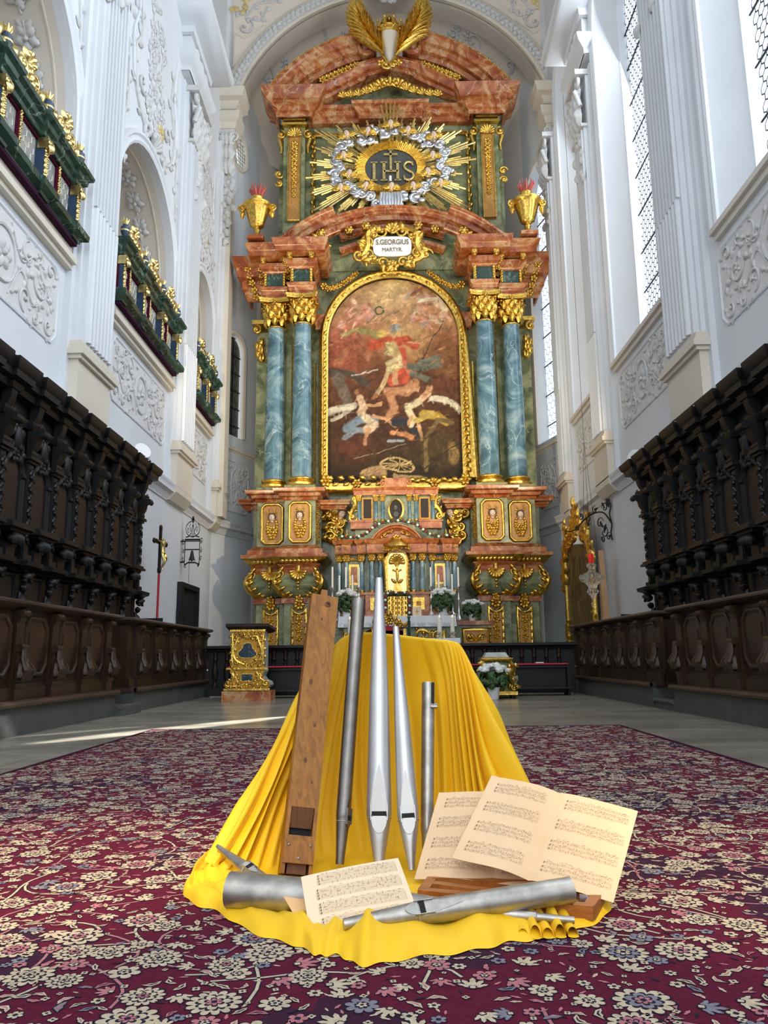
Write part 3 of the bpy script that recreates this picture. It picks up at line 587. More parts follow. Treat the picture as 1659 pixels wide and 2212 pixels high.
# master pieces -------------------------------------------------
def capital_mb(k=1.0):
    m = MB(); m.lathe([(.235, 0), (.255, .01), (.255, .04), (.235, .05), (.24, .3), (.27, .55), (.34, .7)], n=16)
    for r_, (z, L, n, off) in enumerate(((.05, .3, 8, 0), (.25, .32, 8, .5), (.45, .24, 8, 0))):
        for i in range(n):
            a = 2*pi*(i+off)/n; R_ = .235+.02*r_; o_ = V((cos(a)*R_, sin(a)*R_, z)); W = V((cos(a), sin(a), 0)); U = V((-sin(a), cos(a), 0))
            m.M = fr(o_, U, (0, 0, 1), W); m.leaf(0, 0, pi/2, L, .19, .55)
            m.ell((0, L*.93, .07+.03*r_), .045, .03, .05, 6, 4)
    for i in range(4):
        a = pi/4+pi/2*i; W = V((cos(a), sin(a), 0)); U = V((-sin(a), cos(a), 0))
        for s in (-1, 1):
            m.M = fr(V((0, 0, .62))+W*.31, (W*.8+U*s*.6).normalized(), (0, 0, 1), (U*.8*-s+W*.6).normalized()); m.scroll(.0, 0, .105, pi*.6, 1.3, -1, .028, -.02, 16)
    for i in range(4):
        a = pi/2*i; W = V((cos(a), sin(a), 0)); U = V((-sin(a), cos(a), 0)); m.M = fr(W*.36+V((0, 0, .77)), U, (0, 0, 1), W); m.rose(0, 0, .075, 5, .5)
    m.M = None
    pts = []
    for i in range(4):
        a = pi/2*i
        for q in (-1, -.8, -.4, 0, .4, .8, 1): w_ = .42-.09*(1-q*q) if abs(q) < .95 else .42; u = q*.40; pts.append((cos(a)*w_-sin(a)*u, sin(a)*w_+cos(a)*u))
    m.prism(pts, .72, .77).prism([(x*1.05, y*1.05) for x, y in pts], .77, .85)
    return m
capM = None
def column(name, u, Y, z0, z1, r, scap, parent, mat='marble_blue', bases='gold', n=24, capobj=None):
    c = V((CX+u, Y, z0)); k = r/.27; ch = .85*scap; m = MB()
    m.lathe([(r*1.38, .0), (r*1.42, .03*k), (r*1.42, .07*k), (r*1.22, .09*k), (r*1.16, .14*k), (r*1.28, .16*k), (r*1.28, .2*k), (r*1.08, .23*k)], c, n)
    base = build('column_base', m, bases, parent); H = z1-z0-ch; m = MB()
    m.lathe([(r*(1 if q < .33 else 1-.16*((q-.33)/.67)**1.5), .2*k+(H-.2*k)*q) for q in [i/10 for i in range(11)]], c, n)
    sh = build(name, m, mat, parent)
    attach(base, sh); base.matrix_parent_inverse = Matrix.Identity(4)
    global capM
    if capM is None:
        capM = build('capital', capital_mb(), 'gold', sh); cp = capM; cp.matrix_parent_inverse = Matrix.Identity(4)
    else: cp = capM.copy(); COL.objects.link(cp); cp.parent = sh; cp.matrix_parent_inverse = Matrix.Identity(4)
    cp.location = c+V((0, 0, H)); cp.scale = (scap*r/.27/scap,)*2+(scap,)
    return sh
def head_mb(hr):
    m = MB(); m.ell((0, 0, 0), hr*.8, hr, hr*.82, 12, 9); m.ell((0, -hr*.08, hr*.82), hr*.13, hr*.2, hr*.14, 6, 4)
    for s in (-1, 1): m.ell((s*hr*.42, -hr*.28, hr*.55), hr*.26, hr*.24, hr*.2, 6, 4)
    m.ell((0, -hr*.62, hr*.62), hr*.2, hr*.16, hr*.14, 6, 4); m.lathe([(hr*.4, -hr*.9), (hr*.32, -hr*1.35)], (0, 0, -.1*hr), 8, A=(V((1, 0, 0)), V((0, 0, 1)), V((0, 1, 0))))
    return m
_H = {}
def cherub(M, u, v, w0, hr, parent, tilt=0, wings=True, gold='gold', nm='cherub_head'):
    "winged putto head: face, dark hair, eyes, gilded wings"
    T = M @ Matrix.Translation((u, v, w0)) @ Matrix.Rotation(tilt, 4, 'Z')
    f = head_mb(hr); f.M = T; f.v = [tuple(T @ V(p)) for p in f.v]; h = build(nm, f, 'skin', parent)
    m = MB(T)
    for k in range(11):
        a = -.25+(pi+.5)*k/10; m.ell((cos(a)*hr*.78, sin(a)*hr*.82+hr*.1, -hr*.02), hr*.34, hr*.34, hr*.42, 6, 4)
    for k in range(5): m.ell((hr*(-.5+.25*k), hr*.82, hr*.42), hr*.24, hr*.2, hr*.26, 6, 4)
    o = build('hair', m, 'hair', h); o.matrix_parent_inverse = Matrix.Identity(4)
    m = MB(T)
    for s in (-1, 1): m.ell((s*hr*.3, hr*.08, hr*.74), hr*.13, hr*.07, hr*.06, 6, 4)
    m.ell((0, -hr*.4, hr*.74), hr*.18, hr*.05, hr*.06, 6, 4); o = build('eyes_and_mouth', m, 'hair', h); o.matrix_parent_inverse = Matrix.Identity(4)
    if wings:
        m = MB(T)
        for s in (-1, 1):
            for k in range(6): m.leaf(s*hr*.5, -hr*.85, (pi/2-s*(pi/2-.15))-s*(.1-.22*k)*-1 if False else (pi-(.05+.28*k) if s < 0 else .05+.28*k), hr*(2.1-.13*k), hr*.62, .22, -.02+.01*k)
            for k in range(4): m.leaf(s*hr*.4, -hr*.9, (pi-(.2+.3*k) if s < 0 else .2+.3*k), hr*1.2, hr*.5, .3, .03)
        m.rose(0, -hr*1.25, hr*.6, 5, .4); o = build('wings', m, gold, h); o.matrix_parent_inverse = Matrix.Identity(4)
    return h

def zsplit(mb, cuts):
    out = [MB() for _ in range(len(cuts)+1)]; mp_ = [{} for _ in out]
    for f in mb.f:
        z = sum(mb.v[i][2] for i in f)/len(f); k = sum(z > c for c in cuts); o, d = out[k], mp_[k]; g = []
        for i in f:
            if i not in d: d[i] = len(o.v); o.v.append(mb.v[i])
            g.append(d[i])
        o.f.append(tuple(g)); o.m.append(0)
    return out
# ---- body walls
m = AMB(); ab(m, -4.0, 4.0, 0, 12.4, 21.95, 22.3); ab(m, -3.3, 3.3, 12.3, 14.0, 21.9, 22.3); ab(m, -3.5, 3.5, 12.4, 17.35, 21.92, 22.3)
ab(m, -2.25, -2.1, .0, 5.0, 21.5, 22); ab(m, 2.1, 2.25, 0, 5.0, 21.5, 22)
bld('back_wall', m, 'marble_green', False)
units = [(2.62, 20.85, .42), (3.42, 21.12, .42)]
for s in (-1, 1):
    for k, (uc, Yf, hw) in enumerate(units):
        u = s*uc; grn, red, gld, mat_, rd2, gb = AMB(), AMB(), AMB(), AMB(), MB(), MB()
        ab(grn, u-.40, u+.40, 0, 2.2, Yf, 22); ab(grn, u-.42, u+.42, 3.7, 5.02, Yf+.02, 22)
        ab(red, u-.47, u+.47, 2.17, 2.32, Yf-.06, 22)
        # bombe
        prof = [(0, 2.32), (.10, 2.36), (.24, 2.47), (.34, 2.62), (.36, 2.74), (.32, 2.86), (.24, 2.95)]
        vs = []; fs = []
        for j, (b_, z) in enumerate(prof): q = b_*.8; vs += [(u-.40-q, z, -22), (u-.40-q, z, -(Yf-q)), (u+.40+q, z, -(Yf-q)), (u+.40+q, z, -22)]
        for j in range(len(prof)-1): fs += [(4*j+i, 4*j+i+1, 4*j+i+5, 4*j+i+4) for i in range(3)]
        grn.add(vs, fs)
        # acanthus scrolls on the edges of the bombe
        for e in (-1, 1):
            if k == 1 and e == -s: continue
            pts = [(u+e*(.40+b_*.8-.06), z, -(Yf-b_*.8-.02)) for b_, z in prof]
            gld.tube(pts, [.03, .05, .07, .08, .08, .07, .05], 6)
            for j in range(7):
                p = V(pts[j]); gld.M = AM @ fr(p, (1, 0, 0), (0, 1, 0), (0, 0, 1)); gld.leaf(0, 0, pi/2+e*(.9+.25*(3-j)*.3), .24, .13, .5, .02)
            p = V(pts[-1]); gld.M = AM @ fr(p, (1, 0, 0), (0, 1, 0), (0, 0, 1)); gld.scroll(-e*.04, -.03, .10, pi/2, 1.2, e, .03, .02); gld.M = AM
        # shell and drops
        gld.shell(u, 3.02, .27, -pi+.25, -.25, 9, .7, -(Yf-.30)); gld.tube([(u, 3.12, -(Yf-.28)), (u, 2.98, -(Yf-.34))], .07, 6)
        for q in range(3): gld.ell((u, 2.70-.09*q, -(Yf-.33)), .05-.01*q, .05, .04, 6, 4)
        gld.rose(u, 2.12, .17, 7, .6, -(Yf-.06)); gld.rose(u, 2.28, .13, 5, .6, -(Yf-.1))
        # red ledge with gold carved band
        pl = [(u-hw, 22.0), (u-hw, Yf), (u+hw, Yf), (u+hw, 22.0)]
        rd2.sweep(pl, [(0, 2.93), (.17, 2.93), (.12, 3.0), (.09, 3.12), (.14, 3.18), (.16, 3.2), (.16, 3.22), (0, 3.22)], amp)
        gb.sweep(pl, [(0, 3.20), (.18, 3.21), (.22, 3.25), (.31, 3.36), (.33, 3.39), (0, 3.39)], amp)
        rd2.sweep(pl, [(0, 3.38), (.36, 3.38), (.37, 3.47), (.22, 3.50), (.21, 3.62), (.17, 3.64), (.04, 3.74), (0, 3.74)], amp)
        for q in range(9): gld.leaf(u-.5+1.0*(q+.5)/9, 3.23, pi/2, .13, .1, .25, -(Yf-.25))
        # pedestal cornice
        rd2.sweep([(u-hw, 22.0), (u-hw, Yf), (u+hw, Yf), (u+hw, 22.0)], up([(0, 0), (.03, 0), (.06, .07), (.14, .10), (.16, .18), (.28, .2), (.30, .28), (.30, .30), (0, .30)], 4.98), amp)
        ab(grn, u-.42, u+.42, 5.28, 5.37, Yf-.18, 22)
        # carved panels
        for z0, z1, w_, nm in ((3.82, 4.92, .29, 'up'), (1.0, 1.93, .19, 'lo')):
            c = .1 if nm == 'up' else .0
            if nm == 'up': path = [(u-w_+c, z0), (u-w_, z0+c), (u-w_, z1-c), (u-w_+c, z1), (u+w_-c, z1), (u+w_, z1-c), (u+w_, z0+c), (u+w_-c, z0)]
            else: path = [(u-w_, z0), (u-w_, z1+.08), (u-w_*.5, z1-.02), (u, z1-.05), (u+w_*.5, z1-.02), (u+w_, z1+.08), (u+w_, z0)]
            gb.sweep(path, [(-.035, 0), (-.03, .05), (.0, .07), (.035, .05), (.05, 0)], azp(Yf), True)
            mat_.add([(a, b, -(Yf-.012)) for a, b in path], [tuple(range(len(path)))])
            if nm == 'up':
                for e in (-1, 1):
                    for q in range(7): gld.leaf(u+e*(.10+.07*sin(q*.5)), 3.95+.07*q, pi/2+e*(1.2-.2*q), .12, .09, .5, -(Yf-.02))
                    gld.scroll(u+e*.11, 4.72, .07, pi/2, 1, e, .018, -(Yf-.02)); gld.scroll(u+e*.08, 4.28, .06, 0, 1, e, .018, -(Yf-.02))
                gld.rose(u, 4.2, .12, 6, .5, -(Yf-.02)); gld.rose(u, 4.02, .09, 5, .5, -(Yf-.02))
            else:
                for q in range(7): gld.rose(u, 1.8-.11*q, .085-.004*q+.03*(q % 2), 5, .6, -(Yf-.02), q)
                for q in range(10): gld.leaf(u+(.17 if q % 2 else -.17), 1.05+.09*q, pi/2, .1, .06, .4, -(Yf-.05))
        cherub(AM, u, 4.55, -(Yf-.06), .105, ALT, 0, False)
        # entablature: architrave, frieze, cornice
        pl = [(u-.30, 21.9), (u-.30, Yf-.22), (u+.30, Yf-.22), (u+.30, 21.9)]
        rd2.sweep(pl, up([(0, 0), (.02, 0), (.02, .09), (.05, .1), (.05, .2), (.10, .25), (.12, .33), (0, .33)], 10.93), amp)
        ab(red, u-.30, u+.30, 10.93, 11.26, Yf-.22, 22)
        rd2.sweep(pl, up([(0, 0), (.03, 0), (.07, .08), (.13, .12), (.15, .2), (.15, .28), (0, .28)], 11.70), amp)
        rd2.sweep(pl, up([(0, 0), (.26, 0), (.40, .02), (.41, .16), (.45, .2), (.50, .34), (.50, .38), (0, .38)], 12.06), amp)
        for q in (-.30, 0.02, .32):
            if q == .02 and True: continue
            gld.box(u+q-.07, u+q+.07, 11.93, 12.07, -(Yf-.28), -(Yf-.56)); gld.scroll(u+q, 11.95, .06, 0, 1, 1, .025, -(Yf-.58)); gld.leaf(u+q, 12.05, -pi/2, .16, .14, .5, -(Yf-.50))
        for q in range(3): gld.rose(u+s*.42, 11.85-.10*q, .10, 5, .6, -(Yf-.25)+.0-.2*q)
        for e in (-1, 1):
            for q in range(5): gld.leaf(u+e*.30, 11.30+.085*q, pi/2-e*-.5, .13, .09, .5, -(Yf-.22))
            gld.tube([(u+e*.30, 11.28, -(Yf-.23)), (u+e*.30, 11.70, -(Yf-.23))], .02, 5)
        lo_g, up_g = zsplit(grn, (3.3,)); pd_ = bld('pedestal', up_g, 'marble_green', False); sub('bulging_lower_pier', lo_g, 'marble_green', pd_, False)
        for nms, cuts, q_, mt_ in ((('plinth_band', 'architrave_block'), (5,), red, 'marble_red'), (('ledge_moulding', 'pedestal_cornice', 'architrave', 'bed_moulding', 'entablature_cornice'), (4.5, 8, 11.5, 12.03), rd2, 'marble_red'),
                                   (('lower_panel', 'upper_panel'), (3,), mat_, 'root_wood'), (('lower_panel_frame', 'gilded_band', 'upper_panel_frame'), (2.6, 3.6), gb, 'gold'), (('panel_garland', 'scrolls_and_shell', 'panel_relief', 'frieze_and_modillion_carving'), (2.22, 3.6, 8), gld, 'gold')):
            for nm_, pc_ in zip(nms, zsplit(q_, cuts)):
                if pc_.f: sub(nm_, pc_, mt_, pd_, mt_ == 'gold' or 'block' not in nm_ and 'panel' not in nm_ and 'band' not in nm_)
    grn, gld, rd2 = AMB(), AMB(), MB()
    # wing behind the outer column
    ab(grn, s*3.55, s*4.02, 3.7, 10.2, 21.62, 22.1); ab(grn, s*3.1, s*3.9, 0, 2.2, 21.45, 22)
    rd2.sweep([(s*3.95-.28, 22), (s*3.95-.28, 21.6), (s*3.95+.28, 21.6), (s*3.95+.28, 22)], up(prof_c(.30, .22), 4.85), amp)
    rd2.sweep([(s*3.98-.26, 22), (s*3.98-.26, 21.45), (s*3.98+.26, 21.45), (s*3.98+.26, 22)], up([(0, 0), (.05, 0), (.1, .1), (.14, .25), (.2, .3), (.2, .6), (.33, .65), (.36, .9), (.42, .95), (.46, 1.25), (0, 1.25)], 11.1), amp)
    for q in range(5): gld.rose(s*(4.02+.06*q), 11.2+.2*q, .13, 5, .5, -(21.3-.05*q))
    for q in range(10): gld.leaf(s*(3.85+.05*(q % 4)), 9.25+.12*(q//2), pi/2-s*.3*(q % 3-1), .25, .17, .5, -21.5)
    gld.scroll(s*4.02, 10.25, .14, pi/2, 1.3, s, .04, -21.5); ab(gld, s*3.7, s*4.15, 10.4, 10.52, 21.4, 22)
    # gold edge mouldings on the green wall beside the painting
    gld.tube([(s*2.98, 5.6, -21.7), (s*2.98, 9.9, -21.7)], .035, 5); gld.tube([(s*2.33, 5.7, -21.8), (s*2.33, 9.3, -21.8)], .03, 5)
    rd2.sweep([(s*2.15-.16, 22), (s*2.15-.16, 21.75), (s*2.15+.16, 21.75), (s*2.15+.16, 22)], up(prof_c(.45, .08), 10.35), amp)
    # recessed return of the pedestal cornice towards the tabernacle
    rd2.sweep([(s*1.75-.33, 22.0), (s*1.75-.33, 21.3), (s*1.75+.33, 21.3), (s*1.75+.33, 22.0)], up(prof_c(.24, .16), 4.80), amp)
    lo_g, up_g = zsplit(grn, (3.3,)); pd_ = bld('side_wing', up_g, 'marble_green', False); sub('lower_wing', lo_g, 'marble_green', pd_, False)
    for nm_, pc_ in zip(('inner_cornice', 'wing_cornice', 'frame_corner_block', 'wing_entablature'), zsplit(rd2, (4.84, 8, 11.0))):
        if pc_.f: sub(nm_, pc_, 'marble_red', pd_)
    for nm_, pc_ in zip(('gilded_edge_moulding', 'wing_capital', 'wing_garland'), zsplit(gld, (9.2, 10.9))):
        if pc_.f: sub(nm_, pc_, 'gold', pd_)
for s in (-1, 1):
    for uc, Yf, hw in units: m = AMB(); ab(m, s*uc-.27, s*uc+.27, 11.26, 11.70, Yf-.22, 22); bld('frieze_block', m, 'marble_dkgreen', False)
for s in (-1, 1):
    for uc, Yf, hw in units: column('column', s*uc-.02*s, Yf+.05, 5.37, 10.93, .275, 1.0, ALT)

# ---- arched painting with carved frame
FZ, FR = 10.0, 1.93
def frame_path(r, zb=5.74): return [(-r, zb)]+[(-r*cos(pi*i/28), FZ+r*sin(pi*i/28)) for i in range(29)]+[(r, zb)]
m = MB(); fp = frame_path(FR)
m.sweep(fp+[(FR, 5.74)], [(-.02, .02), (-.0, .12), (-.05, .14), (-.07, .09), (-.13, .10), (-.18, .16), (-.24, .14), (-.28, .0), (-.28, -.1)], azp(21.75))
m.sweep([(-FR, 5.74), (-FR+.0, 5.56), (FR, 5.56), (FR, 5.74)], [(-.1, 0), (-.05, .12), (.1, .16), (.2, .10), (.22, 0)], azp(21.75))
pf = bld('picture_frame', m, 'gold')
m = AMB(); lng = frame_path(FR+.14); tot = []
for i in range(len(lng)-1):
    a, b = V(lng[i]), V(lng[i+1]); k = max(1, int((b-a).length/.13))
    for j in range(k): p = a+(b-a)*(j+.5)/k; an = math.atan2((b-a).y, (b-a).x); tot.append((p, an))
for i, (p, an) in enumerate(tot): m.leaf(p.x, p.y, an+(.5 if i % 2 else -.5), .19, .13, .4, -21.66)
for i in range(24): u = -1.85+3.7*(i+.5)/24; m.leaf(u, 5.62 if i % 2 else 5.74, (0 if u > 0 else pi)+(.4 if i % 2 else -.4), .2, .15, .4, -21.64)
for s in (-1, 1): m.rose(s*2.0, 5.68, .2, 6, .5, -21.62); m.rose(s*1.1, 5.60, .16, 6, .5, -21.6)
m.M = None; k = build('frame_carving', m, 'gold', pf); k.matrix_parent_inverse = Matrix.Identity(4)
# the canvas, painted with soft brush strokes of colour
NX, NZ = 230, 370; W0, W1, Z0_, Z1_ = -1.95, 1.95, 5.66, 11.96
xs = np.linspace(0, 1, NX); zs = np.linspace(0, 1, NZ); X_, Z_ = np.meshgrid(xs, zs)     # picture coordinates, z up
rs = np.random.RandomState(4)
def vnoise(f, oct=4):
    out = np.zeros_like(X_); amp_ = 1; tot_ = 0
    for o_ in range(oct):
        n1, n2 = int(f*2**o_)+2, int(f*1.6*2**o_)+2; g = rs.rand(n2+1, n1+1); gx = X_*(n1-1); gz = Z_*(n2-1); ix = gx.astype(int); iz = gz.astype(int); fx = gx-ix; fz = gz-iz
        fx = fx*fx*(3-2*fx); fz = fz*fz*(3-2*fz); out += amp_*((g[iz, ix]*(1-fx)+g[iz, ix+1]*fx)*(1-fz)+(g[iz+1, ix]*(1-fx)+g[iz+1, ix+1]*fx)*fz); tot_ += amp_; amp_ *= .55
    return out/tot_
wx = X_+(vnoise(7)-.5)*.05; wz = Z_+(vnoise(7)-.5)*.035; fine = vnoise(28, 3)
img = np.zeros((NZ, NX, 3)); sky = np.array
def keyed(z, keys):
    out = np.zeros(z.shape+(3,))
    for c in range(3): out[..., c] = np.interp(z, [k[0] for k in keys], [k[1][c] for k in keys])
    return out
img = keyed(wz+(vnoise(4)-.5)*.16, [(0, (.07, .045, .02)), (.15, (.12, .08, .035)), (.3, (.19, .09, .045)), (.5, (.26, .12, .06)), (.66, (.46, .22, .10)), (.8, (.60, .36, .20)), (1, (.52, .33, .18))])
def blend(mask, col):
    global img; img = img*(1-mask[..., None])+np.array(col)*mask[..., None]
def blob(x, z, rx, rz, col, soft=.5, a=1, rot=0):
    c_, s_ = cos(rot), sin(rot); dx = (wx-x); dz = (wz-z)*1.6; u_ = (dx*c_+dz*s_)/rx; v_ = (-dx*s_+dz*c_)/(rz*1.6); d = np.sqrt(u_*u_+v_*v_); blend(np.clip((1-d)/soft, 0, 1)*a, col)
def limb(pts, r, col, soft=.35, a=1):
    d = np.full(X_.shape, 9.)
    for (x0, z0), (x1, z1) in zip(pts[:-1], pts[1:]):
        ax, az = x1-x0, (z1-z0)*1.6; l2 = ax*ax+az*az+1e-9; t_ = np.clip(((wx-x0)*ax+(wz-z0)*1.6*az)/l2, 0, 1); d = np.minimum(d, np.hypot(wx-x0-ax*t_, (wz-z0)*1.6-az*t_))
    blend(np.clip((r-d)/(r*soft), 0, 1)*a, col)
skinc = (.74, .46, .26); skd = (.55, .29, .15)
blob(.48, .93, .36, .15, (.83, .62, .34), 1.0, .95); blob(.49, .97, .12, .05, (.95, .78, .42), 1, .9); blob(.58, .69, .26, .14, (.85, .62, .30), 1, .9); blob(.84, .85, .2, .1, (.62, .34, .18), 1, .7)
blob(.12, .72, .3, .1, (.52, .20, .13), .8, .8); blob(.1, .60, .25, .14, (.44, .14, .09), .8, .8); blob(.88, .62, .2, .13, (.36, .20, .09), .8, .8); blob(.3, .82, .14, .06, (.70, .42, .34), .8, .8)
R = random.Random(9)
for x, z in ((.2, .88), (.3, .85), (.15, .84), (.24, .80), (.66, .93), (.76, .90), (.86, .88), (.70, .84), (.80, .80), (.9, .82), (.74, .77), (.66, .80), (.1, .78)):   # distant angels among the clouds
    c1 = R.choice([(.78, .50, .36), (.80, .60, .40), (.72, .45, .33)]); blob(x, z, .045, .022, c1, .5, .9, R.random()*3); blob(x+.02, z+.022, .013, .010, skd, .4)
    limb([(x, z), (x+R.uniform(-.06, .06), z-.03)], .012, c1); blob(x+R.uniform(-.04, .04), z-.012, .06, .012, R.choice([(.75, .62, .42), (.55, .50, .42), (.70, .3, .2)]), .6, .8, R.random()*3)
limb([(.78, .98), (.66, .92)], .02, (.45, .22, .12)); limb([(.84, .94), (.92, .84)], .018, (.84, .70, .50)); limb([(.86, .9), (.7, .88)], .016, (.85, .76, .58))
limb([(.23, .735), (.34, .74), (.40, .70)], .035, (.42, .36, .14)); limb([(.1, .73), (.22, .74)], .02, (.50, .42, .20)); limb([(.29, .77), (.36, .80), (.42, .84)], .014, skinc); blob(.275, .785, .02, .017, skd); blob(.42, .73, .05, .03, (.72, .55, .18), .5)   # angel with wreath
for k in range(20): a = 2*pi*k/20; blob(.405+.032*cos(a), .845+.016*sin(a), .008, .005, (.12, .17, .08), .5)
for x in (.13, .3, .22, .09, .85, .92, .88): blob(x, R.uniform(.5, .62), .055, .035, (.50, .24, .13) if x < .5 else (.33, .18, .09), .6, .9); 
for x, z in ((.12, .585), (.31, .60), (.62, .59), (.87, .585), (.93, .75)): blob(x, z, .018, .016, skd)
limb([(.04, .53), (.2, .52), (.3, .48)], .035, (.18, .14, .10)); limb([(.08, .5), (.14, .40)], .05, (.28, .22, .17)); limb([(.18, .52), (.38, .545)], .006, (.6, .55, .45))
# saint: red cloak, armour, plumed helmet
limb([(.33, .665), (.45, .69), (.60, .685), (.66, .66)], .045, (.62, .17, .08)); limb([(.56, .63), (.55, .55), (.50, .49), (.58, .50)], .055, (.66, .17, .09)); limb([(.57, .58), (.62, .53)], .03, (.75, .28, .16))
limb([(.50, .66), (.52, .59), (.50, .55)], .05, (.66, .50, .26)); limb([(.45, .62), (.48, .64), (.46, .67)], .028, (.74, .60, .32)); limb([(.47, .565), (.44, .50), (.40, .45), (.355, .412)], .021, (.70, .52, .30)); limb([(.51, .56), (.52, .48)], .024, (.72, .45, .24)); limb([(.36, .415), (.335, .40)], .016, (.55, .28, .12))
limb([(.45, .57), (.54, .60), (.55, .56), (.46, .55)], .02, (.78, .66, .38)); limb([(.62, .675), (.72, .675)], .012, skinc)
blob(.505, .715, .025, .022, skinc); blob(.50, .735, .03, .02, (.45, .36, .22)); blob(.51, .755, .045, .022, (.30, .33, .34), .6); blob(.53, .75, .03, .02, (.5, .5, .46), .6)
limb([(.88, .79), (.72, .60)], .005, (.12, .10, .09)); limb([(.72, .60), (.69, .575)], .010, (.1, .09, .08))
limb([(.62, .56), (.72, .55), (.84, .565)], .035, (.27, .27, .20)); limb([(.70, .58), (.84, .60)], .022, (.30, .31, .24)); limb([(.64, .52), (.76, .49)], .03, (.30, .29, .22)); limb([(.45, .43), (.58, .435), (.66, .47)], .045, (.64, .36, .20)); limb([(.68, .445), (.56, .44)], .012, skinc)
# angels below
limb([(.0, .33), (.1, .36), (.2, .37)], .03, (.72, .66, .52)); limb([(.03, .30), (.17, .35)], .016, (.60, .54, .42)); limb([(.24, .415), (.27, .36), (.25, .33)], .032, (.76, .56, .38)); blob(.215, .438, .022, .02, skd); limb([(.30, .37), (.39, .37)], .013, skinc)
limb([(.15, .27), (.25, .30), (.34, .30)], .04, (.30, .38, .44)); limb([(.14, .22), (.2, .25), (.3, .24)], .028, (.38, .46, .50)); limb([(.28, .31), (.34, .28), (.30, .25)], .036, (.76, .62, .44)); limb([(.34, .32), (.42, .31), (.50, .275)], .017, skinc); limb([(.30, .25), (.28, .20), (.29, .18)], .016, skinc)
limb([(.47, .40), (.5, .35), (.46, .32)], .035, (.60, .34, .19)); blob(.465, .415, .025, .02, skd); limb([(.5, .29), (.62, .28), (.66, .22)], .035, (.10, .10, .11)); limb([(.47, .24), (.56, .23), (.62, .21)], .02, (.70, .36, .18)); limb([(.45, .20), (.55, .20)], .014, (.40, .46, .48))
limb([(.76, .43), (.70, .39), (.60, .36), (.64, .30), (.62, .27)], .034, (.78, .66, .44)); limb([(.77, .45), (.73, .41)], .028, skinc); blob(.775, .475, .024, .021, (.22, .12, .07)); limb([(.8, .40), (.92, .38), (.99, .34)], .032, (.76, .70, .54)); limb([(.72, .32), (.82, .31), (.88, .28)], .036, (.66, .48, .10)); limb([(.66, .29), (.78, .32)], .024, (.70, .54, .16)); limb([(.63, .31), (.60, .27)], .014, skinc); limb([(.68, .28), (.70, .20)], .015, skinc)
# architecture and ruins at the foot
blob(.2, .16, .25, .1, (.30, .10, .06), .9, .6); blob(.82, .16, .2, .12, (.17, .12, .05), .4, .8); limb([(.72, .06), (.74, .22), (.82, .29), (.93, .28)], .02, (.30, .22, .10)); blob(.93, .14, .05, .06, (.42, .30, .12), .3, .9)
limb([(.3, .035), (.38, .06), (.40, .04)], .05, (.52, .36, .20), .3); limb([(.99, .19), (.66, .045)], .005, (.10, .07, .04)); limb([(.2, .11), (.57, .185)], .004, (.42, .33, .22))
for k in range(9): limb([(.7+.035*k, .05+.016*k), (.7+.035*k, .02+.016*k)], .003, (.08, .06, .04))
for k in range(40): a = 2*pi*k/40; blob(.52+.125*cos(a), .082+.030*sin(a)-.012*cos(a), .013, .007, (.68, .52, .26), .5)
for k in range(6): a = pi*k/6; limb([(.52+.12*cos(a), .082+.028*sin(a)), (.52-.12*cos(a), .082-.028*sin(a))], .005, (.60, .45, .22))
limb([(.50, .03), (.74, .015)], .02, (.46, .34, .18))
for k in range(900):
    ix, iz = R.randrange(NX), R.randrange(NZ); a = R.random()*3.14 if R.random() < .5 else R.gauss(.5, .3); L_ = R.uniform(.008, .03); q = R.choice((.55, .7, 1.25, 1.45)); c_ = tuple(min(1, v*q) for v in img[iz, ix])
    x0, x1 = max(0, ix-14), min(NX, ix+14); z0, z1 = max(0, iz-14), min(NZ, iz+14); sx, sz = xs[x0:x1][None, :]-xs[ix], (zs[z0:z1][:, None]-zs[iz])*1.6
    t_ = np.clip(sx*cos(a)+sz*sin(a), -L_, L_); d = np.hypot(sx-t_*cos(a), sz-t_*sin(a)); mk = (np.clip((.007-d)/.004, 0, 1)*.55)[..., None]; img[z0:z1, x0:x1] = img[z0:z1, x0:x1]*(1-mk)+np.array(c_)*mk
img *= (.62+.62*fine)[..., None]; img = np.clip(img.mean(2, keepdims=True)*.10+img*.90, 0, 1)**1.4
vs = []; cols = []
for j in range(NZ):
    z = Z0_+(Z1_-Z0_)*j/(NZ-1)
    hwz = FR+.02 if z <= FZ else math.sqrt(max(0, (FR+.02)**2-(z-FZ)**2))
    for i in range(NX):
        u = W0+(W1-W0)*i/(NX-1); uu = max(-hwz, min(hwz, u)); vs.append((CX+uu, 21.82, z)); ii = min(NX-1, max(0, int(round((uu-W0)/(W1-W0)*(NX-1))))); cols.append(tuple(img[j, ii])+(1,))
m = MB(); m.v = vs; m.f = [(j*NX+i, j*NX+i+1, (j+1)*NX+i+1, (j+1)*NX+i) for j in range(NZ-1) for i in range(NX-1)]; m.m = [0]*len(m.f)
pa = bld('painted_canvas', m, 'oil_paint', False); at_ = pa.data.color_attributes.new('paint', 'FLOAT_COLOR', 'POINT'); at_.data.foreach_set('color', np.array(cols, dtype=np.float32).ravel())

